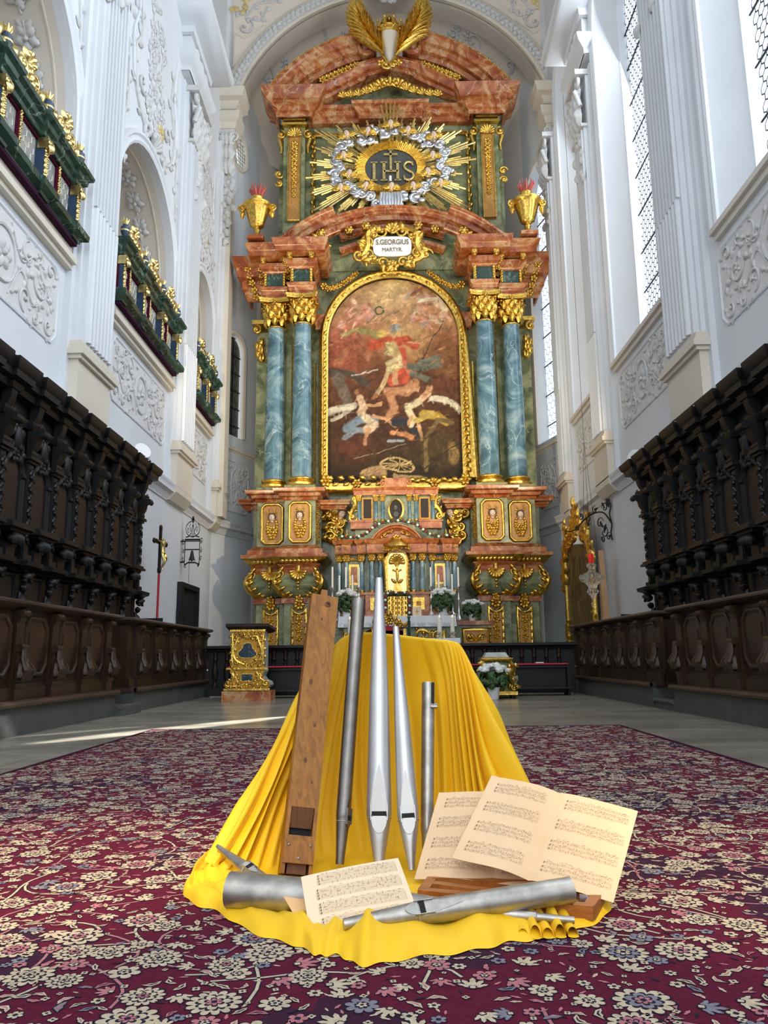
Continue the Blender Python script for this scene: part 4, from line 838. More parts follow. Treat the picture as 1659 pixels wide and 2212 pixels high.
# ---- curved pediment over the painting
PC, PR_ = 9.18, 4.77
def arcp(a0, a1, n, R_=PR_, c=PC): return [(R_*sin(a0+(a1-a0)*i/n), c+R_*cos(a0+(a1-a0)*i/n)) for i in range(n+1)]
m = MB(); pp = [(0, .62), (.07, .62), (.10, .57), (.20, .52), (.21, .40), (.34, .38), (.36, .16), (.42, .14), (.50, .06), (.50, -.1), (0, -.1)]
th = math.asin(3.55/PR_); t2 = math.asin(1.72/PR_)
m.sweep(arcp(-th, -t2, 8), pp, azp(21.15)); m.sweep(arcp(t2, th, 8), pp, azp(21.15)); m.sweep(arcp(-t2, t2, 14), pp, azp(21.65))
m.sweep(arcp(-.41, .41, 12, PR_-.72), [(0, .0), (0, .22), (.1, .2), (.16, .1), (.18, 0)], azp(21.8))
bld('curved_pediment', m, 'marble_red')
m = AMB(); g = AMB()
for i, a in enumerate([-.62, -.5, -.30, -.18, .18, .30, .5, .62]):
    r = PR_-.42; u, z = r*sin(a), PC+r*cos(a); y = 20.85 if abs(a) > .4 else 21.3; g.box(u-.10, u+.10, z-.10, z+.06, -y-.2, -y+.06); g.rose(u, z-.06, .15, 6, .6, -y+.04); g.leaf(u, z+.05, -pi/2, .24, .18, .5, -y+.05)
bld('modillion_row', g, 'gold')
for s in (-1, 1):
    g = AMB()
    g.rose(s*1.98, 12.55, .2, 6, .6, -20.9); g.leaf(s*2.1, 12.75, pi/2-s, .35, .2, .5, -20.9); g.rose(s*2.25, 12.75, .16, 6, .6, -20.9)
    for k in range(13): q = k/12; u = s*(1.08+.95*q); z = 12.05-.38*sin(q*1.9)-.12*q; g.rose(u, z, .085+.025*(k % 2), 5, .7, -21.6+.02, k)
    g.rose(s*2.05, 11.6, .14, 6, .6, -21.5); bld('gilded_garland', g, 'gold')
# name cartouche
g = AMB(); Y = 20.95; cu, cz = 0.0, 12.52
for k in range(16):
    a = 2*pi*k/16; r1, r2 = .78, .52; u, z = cu+r1*cos(a), cz+r2*sin(a); g.scroll(u, z, .17, a+1.5, 1.1, 1 if k % 2 else -1, .045, -Y); g.leaf(u, z, a+(.5 if k % 2 else -.5), .32, .2, .5, -Y)
for s in (-1, 1):
    g.vine([(s*.35, cz+.62), (s*.7, cz+.45), (s*.72, cz), (s*.85, cz-.35), (s*.4, cz-.52)], .09, -Y, 8, .22); g.scroll(s*.98, cz-.25, .2, 0, 1.2, s, .05, -Y)
g.shell(cu, cz+.45, .3, .15*pi, .85*pi, 7, .5, -Y); g.rose(cu, cz-.6, .2, 7, .6, -Y)
ca = bld('name_cartouche', g, 'gold')
m = MB(); pl = [(.56*math.copysign(abs(cos(2*pi*k/36))**.42, cos(2*pi*k/36)), .31*math.copysign(abs(sin(2*pi*k/36))**.55, sin(2*pi*k/36))) for k in range(36)]
m.prism([(a, b) for a, b in pl], 0, .05, lambda a, b, t: (CX+cu+a, Y-.02-t, cz+b)); np_ = build('name_plate', m, 'silver', ca); np_.matrix_parent_inverse = Matrix.Identity(4)
np_.data.materials.clear(); np_.data.materials.append(MATS['petal_white'])
def text(body, size, loc, mat, parent, off=0, sx=1):
    c = bpy.data.curves.new('lettering', 'FONT'); c.body = body; c.size = size; c.align_x = 'CENTER'; c.extrude = .004; c.offset = off; o = bpy.data.objects.new('lettering', c); COL.objects.link(o)
    o.location = loc; o.rotation_euler = (pi/2, 0, 0); o.scale = (sx, 1, 1); bpy.context.view_layer.update(); me = bpy.data.meshes.new_from_object(o.evaluated_get(bpy.context.evaluated_depsgraph_get())); q = bpy.data.objects.new('lettering', me); COL.objects.link(q); q.matrix_world = o.matrix_world.copy(); bpy.data.objects.remove(o); me.materials.clear(); me.materials.append(MATS[mat]); q.parent = parent; q.matrix_parent_inverse = Matrix.Identity(4); return q
text('S.GEORGIUS', .225, (CX, Y-.085, cz+.05), 'ink', np_, .002, .78); text('MARTYR.', .165, (CX, Y-.085, cz-.17), 'ink', np_, 0, .9)

# ---- upper storey with the radiant glory
for s in (-1, 1):
    g = AMB(); rw = AMB()
    ab(rw, s*2.80, s*3.16, 13.75, 16.9, 21.52, 21.9)
    m = AMB(); ab(m, s*2.66, s*3.32, 13.4, 17.2, 21.58, 22); bld('attic_pilaster', m, 'marble_green', False)
    for e in (2.80, 3.16): g.tube([(s*e, 13.78, -21.5), (s*e, 16.9, -21.5)], .022, 5)
    g.tube([(s*2.8, 13.78, -21.5), (s*3.16, 13.78, -21.5)], .022, 5)
    g.shell(s*2.98, 16.62, .27, .1, pi-.1, 9, .5, -21.5)
    for k in range(13): g.rose(s*2.98, 16.35-.145*k, .12-.003*k, 5, .6, -21.5, k)
    g.box(s*2.98-.38, s*2.98+.38, 16.98, 17.06, -22, -21.42); g.box(s*2.98-.34, s*2.98+.34, 17.12, 17.2, -22, -21.40)
    for e in (-1, 1):
        g.scroll(s*2.98+e*.42, 16.75, .15, pi/2, 1.2, e, .05, -21.62); g.tube([(s*2.98+e*.48, 16.6, -21.6), (s*2.98+e*.40, 16.3, -21.6), (s*2.98+e*.42, 16.1, -21.6)], [.07, .05, .03], 6)
    g.scroll(s*3.45, 15.4, .14, 0, 1.2, s, .05, -21.65); g.scroll(s*3.45, 15.1, .12, pi, 1.2, -s, .05, -21.65); g.tube([(s*2.42, 14.0, -21.85), (s*2.42, 16.95, -21.85)], .05, 5)
    for k in range(18): g.leaf(s*2.42, 14.0+.16*k, pi/2+(.5 if k % 2 else -.5), .16, .1, .4, -21.8)
    bld('pilaster_panel', rw, 'root_wood', False); bld('gilded_attic_carving', g, 'gold')
for z in (13.9, 16.9): g = AMB(); g.tube([(-2.4, z, -21.85), (2.4, z, -21.85)], .05, 5); bld('gilded_border', g, 'gold')
# attic cornice and broken pediment
m = MB()
for s in (-1, 1):
    a, b = sorted((s*2.45, s*3.50)); m.sweep([(a, 22.1), (a, 21.35), (b, 21.35), (b, 22.1)], up([(0, 0), (.03, 0), (.05, .12), (.12, .16), (.14, .3), (.20, .34), (.34, .40), (.36, .55), (.42, .62), (.48, .76), (0, .76)], 17.18), amp)
m.sweep([(-2.6, 21.75), (-.95, 21.75), (-.95, 21.55), (.95, 21.55), (.95, 21.75), (2.6, 21.75)], up([(-.3, 0), (.03, 0), (.05, .15), (.14, .2), (.16, .34), (.24, .38), (.26, .48), (-.3, .48)], 17.22), amp)
A2, R2 = 15.5, 4.42; ts = math.asin(3.88/R2); te = math.asin(.86/R2)
pp = [(0, .52), (.10, .52), (.14, .46), (.28, .42), (.30, .30), (.46, .26), (.48, .12), (.62, .08), (.62, -.2), (0, -.2)]
m.sweep(arcp(-ts, -te, 10, R2, A2), pp, azp(21.45)); m.sweep(arcp(te, ts, 10, R2, A2), pp, azp(21.45))
pr2 = [(0, .34), (.08, .34), (.12, .28), (.24, .24), (.26, .12), (.34, .08), (.34, -.3), (0, -.3)]
m.sweep([(-2.3, 18.05), (-1.05, 18.72), (-1.0, 18.86), (0, 19.15), (1.0, 18.86), (1.05, 18.72), (2.3, 18.05)], pr2, azp(21.45))
bld('broken_pediment', m, 'marble_red')
m = AMB(); ab(m, -2.9, 2.9, 17.6, 18.4, 21.75, 22.1); m.add([(a, b, -21.74) for a, b in arcp(-ts*.98, ts*.98, 20, R2-.4, A2)], [tuple(range(21))]); bld('tympanum', m, 'marble_green', False)
for s in (-1, 1):
    m = AMB()
    Ax = (V((1, 0, 0)), V((0, 1, 0)), V((0, 0, 1))); m.lathe([(.30, -22), (.30, -21.12), (.24, -21.06), (.20, -21.12), (.1, -21.0), (.04, -20.98)], (s*.70, 19.42, 0), 20, A=Ax); m.scroll(s*.70, 19.42, .27, pi/2, 1.6, -s, .05, -21.1); bld('pediment_volute', m, 'marble_red')
g = AMB()
for k in range(-6, 7):
    u = k*.245; z = 17.78+.34*math.exp(-(u/.75)**2)+(.02 if abs(k) < 2 else 0); r = .14+.09*math.exp(-(u/.6)**2); g.shell(u, z, r*1.3, pi*.1, pi*.9, 5, .6, -21.3); g.tube([(u-r, z, -21.3), (u-r*.7, z+r*1.1, -21.28), (u, z+r*1.5, -21.26), (u+r*.7, z+r*1.1, -21.28), (u+r, z, -21.3)], .03, 5)
bld('gilded_shell_frieze', g, 'gold')
for s in (-1, 1):
    g = AMB()
    for k in range(9): q = k/8; g.rose(s*(1.05+1.05*q), 19.0-.50*q-.0*q, .15, 6, .6, -21.4, k)
    for k in range(22): a = s*(te+(ts-te)*(.02+.9*k/22)); r = R2+.07; g.rose(r*sin(a), A2+r*cos(a), .10, 5, .7, -21.1, k)
    bld('gilded_leaf_roll', g, 'gold')
# crown between palm branches
c0 = V((CX, 21.0, 0)); m = MB(); m.lathe([(.10, 18.6), (.17, 18.9), (.30, 19.3), (.34, 19.62), (.30, 19.66)], c0, 20); bld('vase', m, 'plaster_cream')
m = MB(); m.lathe([(.33, 19.62), (.38, 19.62), (.40, 19.68), (.38, 19.74), (.41, 19.80), (.37, 19.8)], c0, 24)
for k in range(10):
    a = 2*pi*k/10; p = c0+V((cos(a)*.40, sin(a)*.40, 19.78)); m.tube([p, p+V((cos(a)*.05, sin(a)*.05, .18))], [.07, .025], 6); m.ell(p+V((cos(a)*.05, sin(a)*.05, .22)), .045)
    m.tube([p+V((0, 0, .05)), V((c0.x+cos(a)*.25, c0.y+sin(a)*.25, 20.15)), V((c0.x, c0.y, 20.22))], [.03, .03, .02], 5); m.ell(p+V((0, 0, -.06)), .05)
m.ell((c0.x, c0.y, 20.28), .07); m.box(c0.x-.015, c0.x+.015, c0.y-.01, c0.y+.01, 20.3, 20.48); m.box(c0.x-.06, c0.x+.06, c0.y-.01, c0.y+.01, 20.38, 20.42); bld('crown', m, 'gold')
for s in (-1, 1):
    g = AMB(); path = cr2([(s*.03, 18.55), (s*.25, 18.95), (s*.55, 19.4), (s*.85, 20.0), (s*1.0, 20.55)], 7); g.tube([(a, b, -20.85) for a, b in path], [.06-.045*i/20 for i in range(len(path))], 6)
    for i in range(5, len(path)-1):
        (a, b), (a2, b2) = path[i], path[i+1]; an = math.atan2(b2-b, a2-a); L = .62*sin(pi*min(1, .25+i/len(path)*.75))+.2
        for e, h in (((.26, .1), (-.34, .0)) if i % 2 else ((-.26, .1), (.34, 0))): g.leaf(a, b, an+e, L*1.15, .12, .22, -20.85+h*.5+.02*(i % 3), .12*(1 if e > 0 else -1))
    g.leaf(path[-1][0], path[-1][1], math.atan2(path[-1][1]-path[-3][1], path[-1][0]-path[-3][0]), .35, .13, .2, -20.85)
    g.scroll(s*.12, 18.55, .16, 0, 1.1, s, .05, -20.9); g.rose(s*.25, 18.65, .14, 5, .5, -20.9); bld('palm_branch', g, 'gold')
# glory: medallion, rays, clouds, cherubs
IC = 15.40
m = AMB(); N = 36; ov = [(.80*cos(2*pi*i/N), IC+.64*sin(2*pi*i/N)) for i in range(N)]; m.add([(a, b, -21.42) for a, b in ov]+[(a, b, -21.9) for a, b in ov], [tuple(range(N))]+[(i, (i+1) % N, N+(i+1) % N, N+i) for i in range(N)]); bld('medallion', m, 'step_stone', False)
g = AMB(); gp = AMB()
for k in range(96):
    a = 2*pi*(k+.5)/96; r0x, r0z = .80, .64; r1x, r1z = 1.06+.05*(k % 2), .88+.05*(k % 2); p0 = (r0x*cos(a), IC+r0z*sin(a)); p1 = (r1x*cos(a), IC+r1z*sin(a)); gp.tube([(p0[0], p0[1], -21.40), (p1[0], p1[1], -21.36)], [.035, .045], 4)
bld('medallion_ring', gp, 'gold')
R = random.Random(2); gp = AMB()
def rayend(a):
    ca, sa = cos(a), sin(a); t_ = min(2.62/max(.01, abs(ca)), (1.78 if sa > 0 else 1.68)/max(.01, abs(sa))); return t_
groups = [(2*pi*(k+.5)/30, R.uniform(.82, 1.0)) for k in range(30)]
for a0, q0 in groups:
    for j in range(-2, 3):
        a = a0+j*.032; t_ = rayend(a)*q0*(1.0-.09*abs(j)); b0 = .95; ww = .022
        p0 = V((b0*cos(a), IC+b0*.8*sin(a), -21.45+.02*(j % 2))); p1 = V((t_*cos(a), IC+t_*sin(a), -21.40)); gp.tube([p0, p1], [.020, .030], 4)
for dx in (-.28, -.14, 0, .14, .28): gp.tube([(dx*.35, 16.6, -21.4), (dx, 17.78-abs(dx)*.9, -21.32)], [.025, .035], 4)
bld('sunburst_rays', gp, 'gold_pale')
cl = AMB(); heads = [(815, 635), (590, 690), (700, 672), (905, 668), (1035, 695), (575, 795), (1030, 795), (605, 890), (1005, 880), (560, 960), (690, 952), (820, 955), (930, 952), (1070, 935)]
for k in range(34):
    a = 2*pi*k/34; q = R.uniform(1.22, 1.62); u, z = q*1.12*cos(a), IC+q*.82*sin(a)
    cl.scroll(u, z, .18, a, 1.2, R.choice((-1, 1)), .06, -21.34); cl.ell((u, z, -21.38), .16, .13, .12, 9, 6)
    for j in range(3): cl.ell((u+R.uniform(-.2, .2), z+R.uniform(-.14, .14), -21.36+R.uniform(0, .06)), R.uniform(.07, .13), R.uniform(.06, .1), .08, 8, 5)
for k in range(8): cl.tube([(-.3+.08*k, 14.45, -21.2), (-.34+.09*k, 14.2, -21.18), (-.3+.08*k, 13.95, -21.2)], .05, 6)
bld('silver_clouds', cl, 'silver')
for x, y in heads:
    p = P(500+x/2.37, y/2.37, 21.2); cherub(AM, p.x-CX, p.z, -21.15, .115, ALT, R.uniform(-.3, .3), True, 'gold')
# IHS letters with the cross
def bar(g, pts, w_, d=.05, Y=21.40): 
    for (a, b) in zip(pts[:-1], pts[1:]):
        a, b = V((a[0], a[1], 0)), V((b[0], b[1], 0)); t_ = (b-a); n_ = V((-t_.y, t_.x, 0)).normalized()*w_/2
        g.prism([(a-n_).xy[:], (b-n_).xy[:], (b+n_).xy[:], (a+n_).xy[:]], -Y, -Y+d)
g = AMB(); zb, zt = 15.06, 15.70; zb, zt = 14.98, 15.58
def ser(g, u, z, w_=.2): bar(g, [(u-w_/2, z), (u+w_/2, z)], .045)
bar(g, [(-.52, zb), (-.52, zt)], .085); ser(g, -.52, zb); ser(g, -.52, zt)
for u in (-.22, .20): bar(g, [(u, zb), (u, zt)], .085); ser(g, u, zb); ser(g, u, zt)
bar(g, [(-.22, (zb+zt)/2), (.20, (zb+zt)/2)], .06); bar(g, [(-.01, (zb+zt)/2), (-.01, 16.0)], .07); bar(g, [(-.22, 15.85), (.20, 15.85)], .065); ser(g, -.01, 16.0, .14)
S_ = cr2([(.66, zt-.10), (.62, zt-.02), (.50, zt), (.41, zt-.08), (.42, zt-.20), (.54, (zb+zt)/2), (.66, zb+.22), (.66, zb+.08), (.55, zb), (.43, zb+.03), (.39, zb+.12)], 5); g.tube([(a, b, -21.37) for a, b in S_], [.038+.012*sin(pi*i/(len(S_)-1)) for i in range(len(S_))], 6)
bar(g, [(.66, zt-.14), (.66, zt+.02)], .03); bar(g, [(.40, zb-.01), (.40, zb+.16)], .03); bld('sacred_monogram', g, 'gold_pale')
m = AMB(); m.lathe([(.045, 0), (.04, .38)], (-.03, 14.62, -21.2), 10, A=(V((1, 0, 0)), V((0, 0, 1)), V((0, 1, 0)))); bld('glory_candle', m, 'candle_wax')

# big gilded relief clusters with angel heads beside the tabernacle
for s in (-1, 1):
    g = AMB(); pts = [(1.95, 4.75), (1.75, 4.62), (1.6, 4.45), (1.82, 4.35), (1.65, 4.2), (1.85, 4.1), (1.72, 3.95)]
    for u, z in pts: g.scroll(s*u, z, .17, u*5, 1.1, s, .055, -21.72); g.ell((s*u, z, -21.78), .15, .12, .12, 8, 5); g.leaf(s*u, z, 1.3*u*4, .3, .2, .5, -21.72)
    g.vine([(s*2.05, 4.7), (s*1.75, 4.8), (s*1.55, 4.55), (s*1.75, 4.3), (s*1.6, 4.1), (s*1.8, 3.9)], .1, -21.74, 9, .22); bld('gilded_cloud_relief', g, 'gold')
    cherub(AM, s*1.52, 4.72, -21.58, .12, ALT, s*.3, False)
# gilded drop on the sides of pedestals
for s in (-1, 1):
    g = AMB()
    for k in range(9): g.rose(s*2.17, 4.9-.12*k, .07, 5, .8, -21.2, k)
    bld('gilded_side_drop', g, 'gold')

# ================================================================ urns standing on the cornice ends
def urn(u, label):
    c = V((CX+u, 20.62, 12.56)); t_ = thing('flaming_urn', label, 'urn', c, 'gilded urns on the altar cornice')
    m = MB(); m.box(c.x-.24, c.x+.24, c.y-.24, c.y+.24, c.z-.0, c.z+.12); build('plinth', m, 'marble_red', t_, False)
    m = MB(); rf = lambda a, h: 1+(.06*cos(a*12) if .55 < h < 1.05 else 0)
    m.lathe([(.17, .12), (.19, .16), (.12, .22), (.07, .30), (.10, .36), (.07, .40), (.14, .46), (.21, .52), (.20, .56), (.22, .62), (.33, 1.02), (.36, 1.06), (.42, 1.10), (.42, 1.16), (.30, 1.2), (.15, 1.24), (.13, 1.34), (.18, 1.38), (.17, 1.42)], c, 36, rf)
    build('body', m, 'gold', t_)
    for s in (-1, 1):
        m = MB(fr(c+V((s*.40, 0, 1.08)), (s, 0, 0), (0, 0, 1), (0, -1, 0))); m.scroll(.04, 0, .12, pi/2, 1.2, -1, .035); m.tube([(.0, .1, 0), (.1, -.05, 0), (.02, -.3, 0)], [.05, .04, .02], 6); m.leaf(0, -.05, -1.4, .3, .16, .4); m.rose(.02, .05, .1, 5, .5); build('handle', m, 'gold', t_)
    m = MB(); R = random.Random(int(u*10))
    for k in range(16): a = 2*pi*k/16+R.random()*.3; q = .05+.16*R.random(); m.tube([c+V((cos(a)*.05, sin(a)*.05, 1.4)), c+V((cos(a)*q, sin(a)*q, 1.55)), c+V((cos(a)*(q+.08), sin(a)*(q+.08), 1.64)), c+V((cos(a)*(q+.04), sin(a)*(q+.04), 1.72+.1*R.random()))], [.045, .04, .025, .006], 5)
    build('flames', m, 'flame_red', t_)
urn(-3.92, 'gilded urn with carved red flames on the left end of the altar cornice'); urn(3.92, 'gilded urn with carved red flames on the right end of the altar cornice')
# ================================================================ glazed oratory galleries in the left wall
def gallery(yc, hw, nb, label):
    a, b = yc-hw+.01, yc+hw-.01; n = nb; p = (b-a)/n; W = .16
    G = thing('oratory_gallery', label, 'balcony', (XL, yc, 7.05), 'glazed galleries in the arches of the left wall')
    mp = lambda u, w_, t: (XL+w_, u, t)
    def rpath(w0, w1, hwid=.11, ext=.06):
        pts = [(a-ext+.05, 0)]
        pts = [(b, -.05)]
        for k in range(n, -1, -1):
            c = min(max(a+p*k, a+hwid), b-hwid); pts += [(c+hwid, w0), (c+hwid, w1), (c-hwid, w1), (c-hwid, w0)]
        pts.append((a, -.05)); pts[1] = (b, w1) if False else pts[1]
        return pts
    m = MB(); m.sweep(rpath(W, W+.05), [(-.1, 7.10), (.02, 7.10), (.03, 7.14), (.12, 7.19), (.13, 7.28), (.10, 7.32), (.02, 7.36), (-.1, 7.36)], mp); build('sill_cornice', m, 'marble_dkgreen', G)
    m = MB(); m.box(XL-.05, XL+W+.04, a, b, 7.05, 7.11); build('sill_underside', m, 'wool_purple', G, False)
    m = MB(); m.sweep(rpath(W, W+.05), [(-.1, 8.02), (.01, 8.02), (.02, 8.08), (.07, 8.12), (.08, 8.2), (.14, 8.24), (.15, 8.30), (-.1, 8.30)], mp); build('top_cornice', m, 'marble_dkgreen', G)
    m = MB(); m.box(XL-.02, XL+W-.03, a, b, 8.0, 8.28); build('lintel', m, 'oak_black', G, False)
    # glazing
    for k in range(2*n):
        u0, u1 = a+p/2*k+.05, a+p/2*(k+1)-.05
        M = ML; uc = (u0+u1)/2; e = MB(ML).box(u0, u1, 7.36, 8.02, W-.09, W-.08); w_ = build('window', e, 'old_glass', G, False)
        m = MB(ML); r = .085; dx = r*math.sqrt(3)
        for j in range(8):
            for i in range(5):
                cx = u0+i*dx+(dx/2 if j % 2 else 0); cz = 7.36+j*1.5*r; c = [(cx+r*sin(pi/3*q), cz+r*cos(pi/3*q)) for q in range(4)]
                for q in range(3):
                    A, B = c[q], c[q+1]
                    if u0 <= A[0] <= u1 and u0 <= B[0] <= u1 and 7.36 <= min(A[1], B[1]) and max(A[1], B[1]) <= 8.02: m.tube([(A[0], A[1], W-.077), (B[0], B[1], W-.077)], .006, 4, False)
        sub('lead_lattice', m, 'lead_pale', w_)
        m = MB(ML)
        for q in (u0-.02, u1+.02): m.box(q-.018, q+.018, 7.36, 8.02, W-.10, W-.03)
        m.box(u0, u1, 7.36, 7.40, W-.1, W-.04).box(u0, u1, 7.98, 8.02, W-.1, W-.04); sub('sash', m, 'wool_crimson', w_, False)
        if k % 2 == 0:
            m = MB(ML); u = u1+.05
            for q in range(9): m.rose(u, 7.43+.07*q, .038, 4, .7, W-.03, q)
            sub('gilded_vine', m, 'gold_pale', w_)
    for k in range(n+1):
        u = min(max(a+p*k, a+.09), b-.09)
        m = MB(ML).box(u-.065, u+.065, 7.36, 8.02, W-.1, W+.05); pl = build('pilaster', m, 'blue_paint', G, False)
        m = MB(ML)
        for q in range(6): m.rose(u, 7.42+.075*q, .06, 5, .6, W+.05, q); m.scroll(u-.02, 7.42+.08*q, .04, q, 1, 1, .012, W+.05)
        m.box(u-.08, u+.08, 7.84, 8.01, W-.05, W+.10); m.scroll(u-.05, 7.92, .05, 0, 1, 1, .018, W+.10); m.scroll(u+.05, 7.92, .05, pi, 1, -1, .018, W+.10); m.leaf(u, 7.95, -pi/2, .16, .14, .5, W+.1)
        sub('gilded_capital', m, 'gold_pale', pl)
        # finial urn of the cresting
        m = MB(); c = V((XL+W+.02, u, 8.30)); m.lathe([(.07, 0), (.075, .05), (.04, .07), (.035, .11), (.06, .15), (.085, .22), (.08, .30), (.045, .33), (.05, .35)], c, 14); f = build('finial_urn', m, 'blue_paint', G)
        m = MB()
        for q in range(7): an = 2*pi*q/7; m.tube([c+V((0, 0, .34)), c+V((cos(an)*.05, sin(an)*.05, .42)), c+V((cos(an)*.07, sin(an)*.07, .46+.03*(q % 2)))], [.025, .02, .005], 5)
        m.lathe([(.085, -.0), (.09, .02), (.085, .04)], c+V((0, 0, 0)), 14); m.lathe([(.086, .21), (.092, .225), (.086, .24)], c, 14); sub('gilded_flames', m, 'gold_pale', f)
    for k in range(n):
        m = MB(ML); u0, u1 = a+p*k+.11, a+p*(k+1)-.11; uc = (u0+u1)/2; h = (u1-u0)/2; w0 = W-.0
        for s in (-1, 1):
            m.scroll(uc+s*h*.70, 8.43, .13, pi/2, 1.2, s, .034, w0); m.scroll(uc+s*h*.38, 8.56, .15, -pi/2, 1.2, -s, .036, w0); m.scroll(uc+s*h*.9, 8.40, .08, 0, 1.1, -s, .025, w0); m.vine([(uc+s*h, 8.36), (uc+s*h*.75, 8.5), (uc+s*h*.4, 8.42), (uc+s*h*.12, 8.72)], .035, w0, 11, .20)
            m.leaf(uc+s*h*.15, 8.70, pi/2-s*.6, .18, .1, .5, w0); m.scroll(uc+s*h*.14, 8.74, .07, 0, 1, s, .02, w0)
            m.tube([(uc+s*h, 8.31, w0), (uc+s*h*.9, 8.5, w0), (uc+s*h*.7, 8.36, w0)], .02, 5)
        m.rose(uc, 8.48, .18, 7, .6, w0); m.shell(uc, 8.74, .17, .3, pi-.3, 5, .5, w0); m.box(u0, u1, 8.29, 8.33, w0-.03, w0+.03); build('gilded_cresting', m, 'gold_pale', G)
gallery(9.25, 1.85, 3, 'green and gold glazed gallery in the nearest arch of the left wall')
gallery(14.90, 1.86, 3, 'green and gold glazed gallery in the middle arch of the left wall')
gallery(19.55, 1.08, 2, 'small green and gold glazed gallery in the far arch beside the altar')

# ================================================================ choir stalls along both walls
def stall(side):
    s = -1 if side == 'left' else 1; XW = XL if s < 0 else XR; sg = -s; yE = 14.82 if s < 0 else 14.5; proj = .50 if s < 0 else .54
    M = fr((XW, 0, 0), (0, 1, 0), (0, 0, 1), (sg, 0, 0)); B = lambda: MB(M); pitch = .77; nB = 12; yS = yE-nB*pitch-.1
    kz, kw = (1.03, .86) if s < 0 else (1, 1); M = fr((XW, 0, 0), (0, 1, 0), (0, 0, kz), (sg*kw, 0, 0)); S = thing('choir_stall', 'tall carved black oak choir stall backs along the %s wall' % side, 'choir stall', (XW+sg*.3, 9.5, 0))
    m = B(); m.box(yS, yE, 0, 4.0, 0, .16); m.box(yS, yE, 0, .45, .16, .75); m.box(yS, yE-.05, .42, .47, .16, .80); m.box(yE-.05, yE, 0, 1.45, .16, .8); build('carcass', m, 'oak_black', S, False)
    mp = lambda a, b, t: (XW+sg*b*kw, a, t*kz)
    def path(w0, w1, seg):
        pts = [(yE+.02, 0), (yE+.02, w0)]
        y = yE
        for k in range(nB+1):
            c = yE-.09-k*pitch; pts += [(c+.10 if k else yE+.02, w0), (c+.10 if k else yE+.02, w1), (c-.10, w1), (c-.10, w0)]
        pts += [(yS, w0), (yS, 0)]; return [q for i, q in enumerate(pts) if i == 0 or (abs(q[0]-pts[i-1][0])+abs(q[1]-pts[i-1][1]) > 1e-4)]
    neg = 1 if True else -1
    def sw(name, w0, w1, prof, mat='oak_black'):
        m = MB(); pth = path(w0, w1, None); m.sweep(pth, [(a*1.0, t) for a, t in prof], mp); build(name, m, mat, S)
    sw('cornice', .30, .36, [(-.2, 3.98), (.02, 3.98), (.05, 4.05), (.14, 4.08), (.15, 4.16), (.19, 4.19), (.22, 4.27), (.22, 4.30), (-.2, 4.30)])
    sw('frieze_moulding', .20, .26, [(-.1, 3.66), (.02, 3.66), (.05, 3.72), (.05, 3.76), (-.1, 3.76)])
    sw('lower_ledge', .22, .30, [(-.15, 1.80), (.02, 1.80), (.05, 1.84), (.12, 1.87), (.13, 1.93), (.05, 1.95), (-.15, 1.95)])
    # one bay
    y0, y1 = yE-.09-pitch, yE-.09; yc = (y0+y1)/2; parts = []
    m = B(); m.box(y1-.085, y1+.085, 1.95, 3.24, .16, .24); m.box(y1-.06, y1+.06, 2.0, 3.2, .24, .255)
    for z0, z1, d in ((3.22, 3.26, .02), (3.26, 3.31, .06), (1.95, 2.03, .03)): m.box(y1-.085-d, y1+.085+d, z0, z1, .16, .26+d)
    pil = build('pilaster', m, 'oak_black', S, False)
    m = B()
    for k in range(12): m.ell((y1, 3.12-.082*k, .27), .028+.012*(k % 2), .035, .028, 7, 4); m.leaf(y1, 3.12-.082*k, -pi/2+(.8 if k % 2 else -.8), .08, .05, .5, .255)
    sub('carved_drop', m, 'oak_black', pil)
    m = B(); pts = [(.20, 3.32), (.27, 3.38), (.33, 3.47), (.35, 3.56), (.42, 3.62), (.46, 3.66)]; vs = []
    pr_ = [(w_, z) for w_, z in pts]+[(.2, 3.66)]; m.prism(pr_, y1-.085, y1+.085, lambda a, b, t: (t, b, a)); m.lathe([(.05, y1-.095), (.055, y1), (.05, y1+.095)], (0, 3.61, .43), 10, A=(V((0, 1, 0)), V((0, 0, 1)), V((1, 0, 0)))); m.lathe([(.045, y1-.09), (.045, y1+.09)], (0, 3.36, .25), 10, A=(V((0, 1, 0)), V((0, 0, 1)), V((1, 0, 0))))
    sub('scroll_bracket', m, 'oak_black', pil)
    m = B(); m.prism([(.2, 3.76), (.28, 3.78), (.33, 3.86), (.36, 3.98), (.2, 3.98)], y1-.07, y1+.07, lambda a, b, t: (t, b, a)); sub('frieze_bracket', m, 'oak_black', pil)
    m = B()
    for q in (-.05, .05): m.scroll(y1+q, 3.72, .045, pi/2, 1.3, 1 if q > 0 else -1, .012, .36)
    sub('carved_volutes', m, 'oak_black', pil)
    # arched panel
    m = B(); arc = [(yc-.20*cos(pi*i/12), 3.02+.20*sin(pi*i/12)) for i in range(13)]; fp_ = [(yc-.20, 2.40)]+arc+[(yc+.20, 2.40)]
    m.add([(a, b, .168) for a, b in fp_], [tuple(range(len(fp_)))]); pan = build('arched_panel', m, 'oak_panel', S, False)
    m = MB(); m.sweep(fp_, [(.0, .16), (0, .19), (-.03, .21), (-.05, .19), (-.09, .22), (-.10, .16)], p3(M))
    m.M = M
    for q in (-1, 1): m.box(yc+q*.245-.035, yc+q*.245+.035, 2.40, 3.0, .16, .20); m.box(yc+q*.245-.05, yc+q*.245+.05, 3.0, 3.05, .16, .24)
    m.M = None; sub('arch_moulding', m, 'oak_black', pan, True)
    m = B(); m.ell((yc, 3.47, .22), .09, .17, .06, 12, 8); 
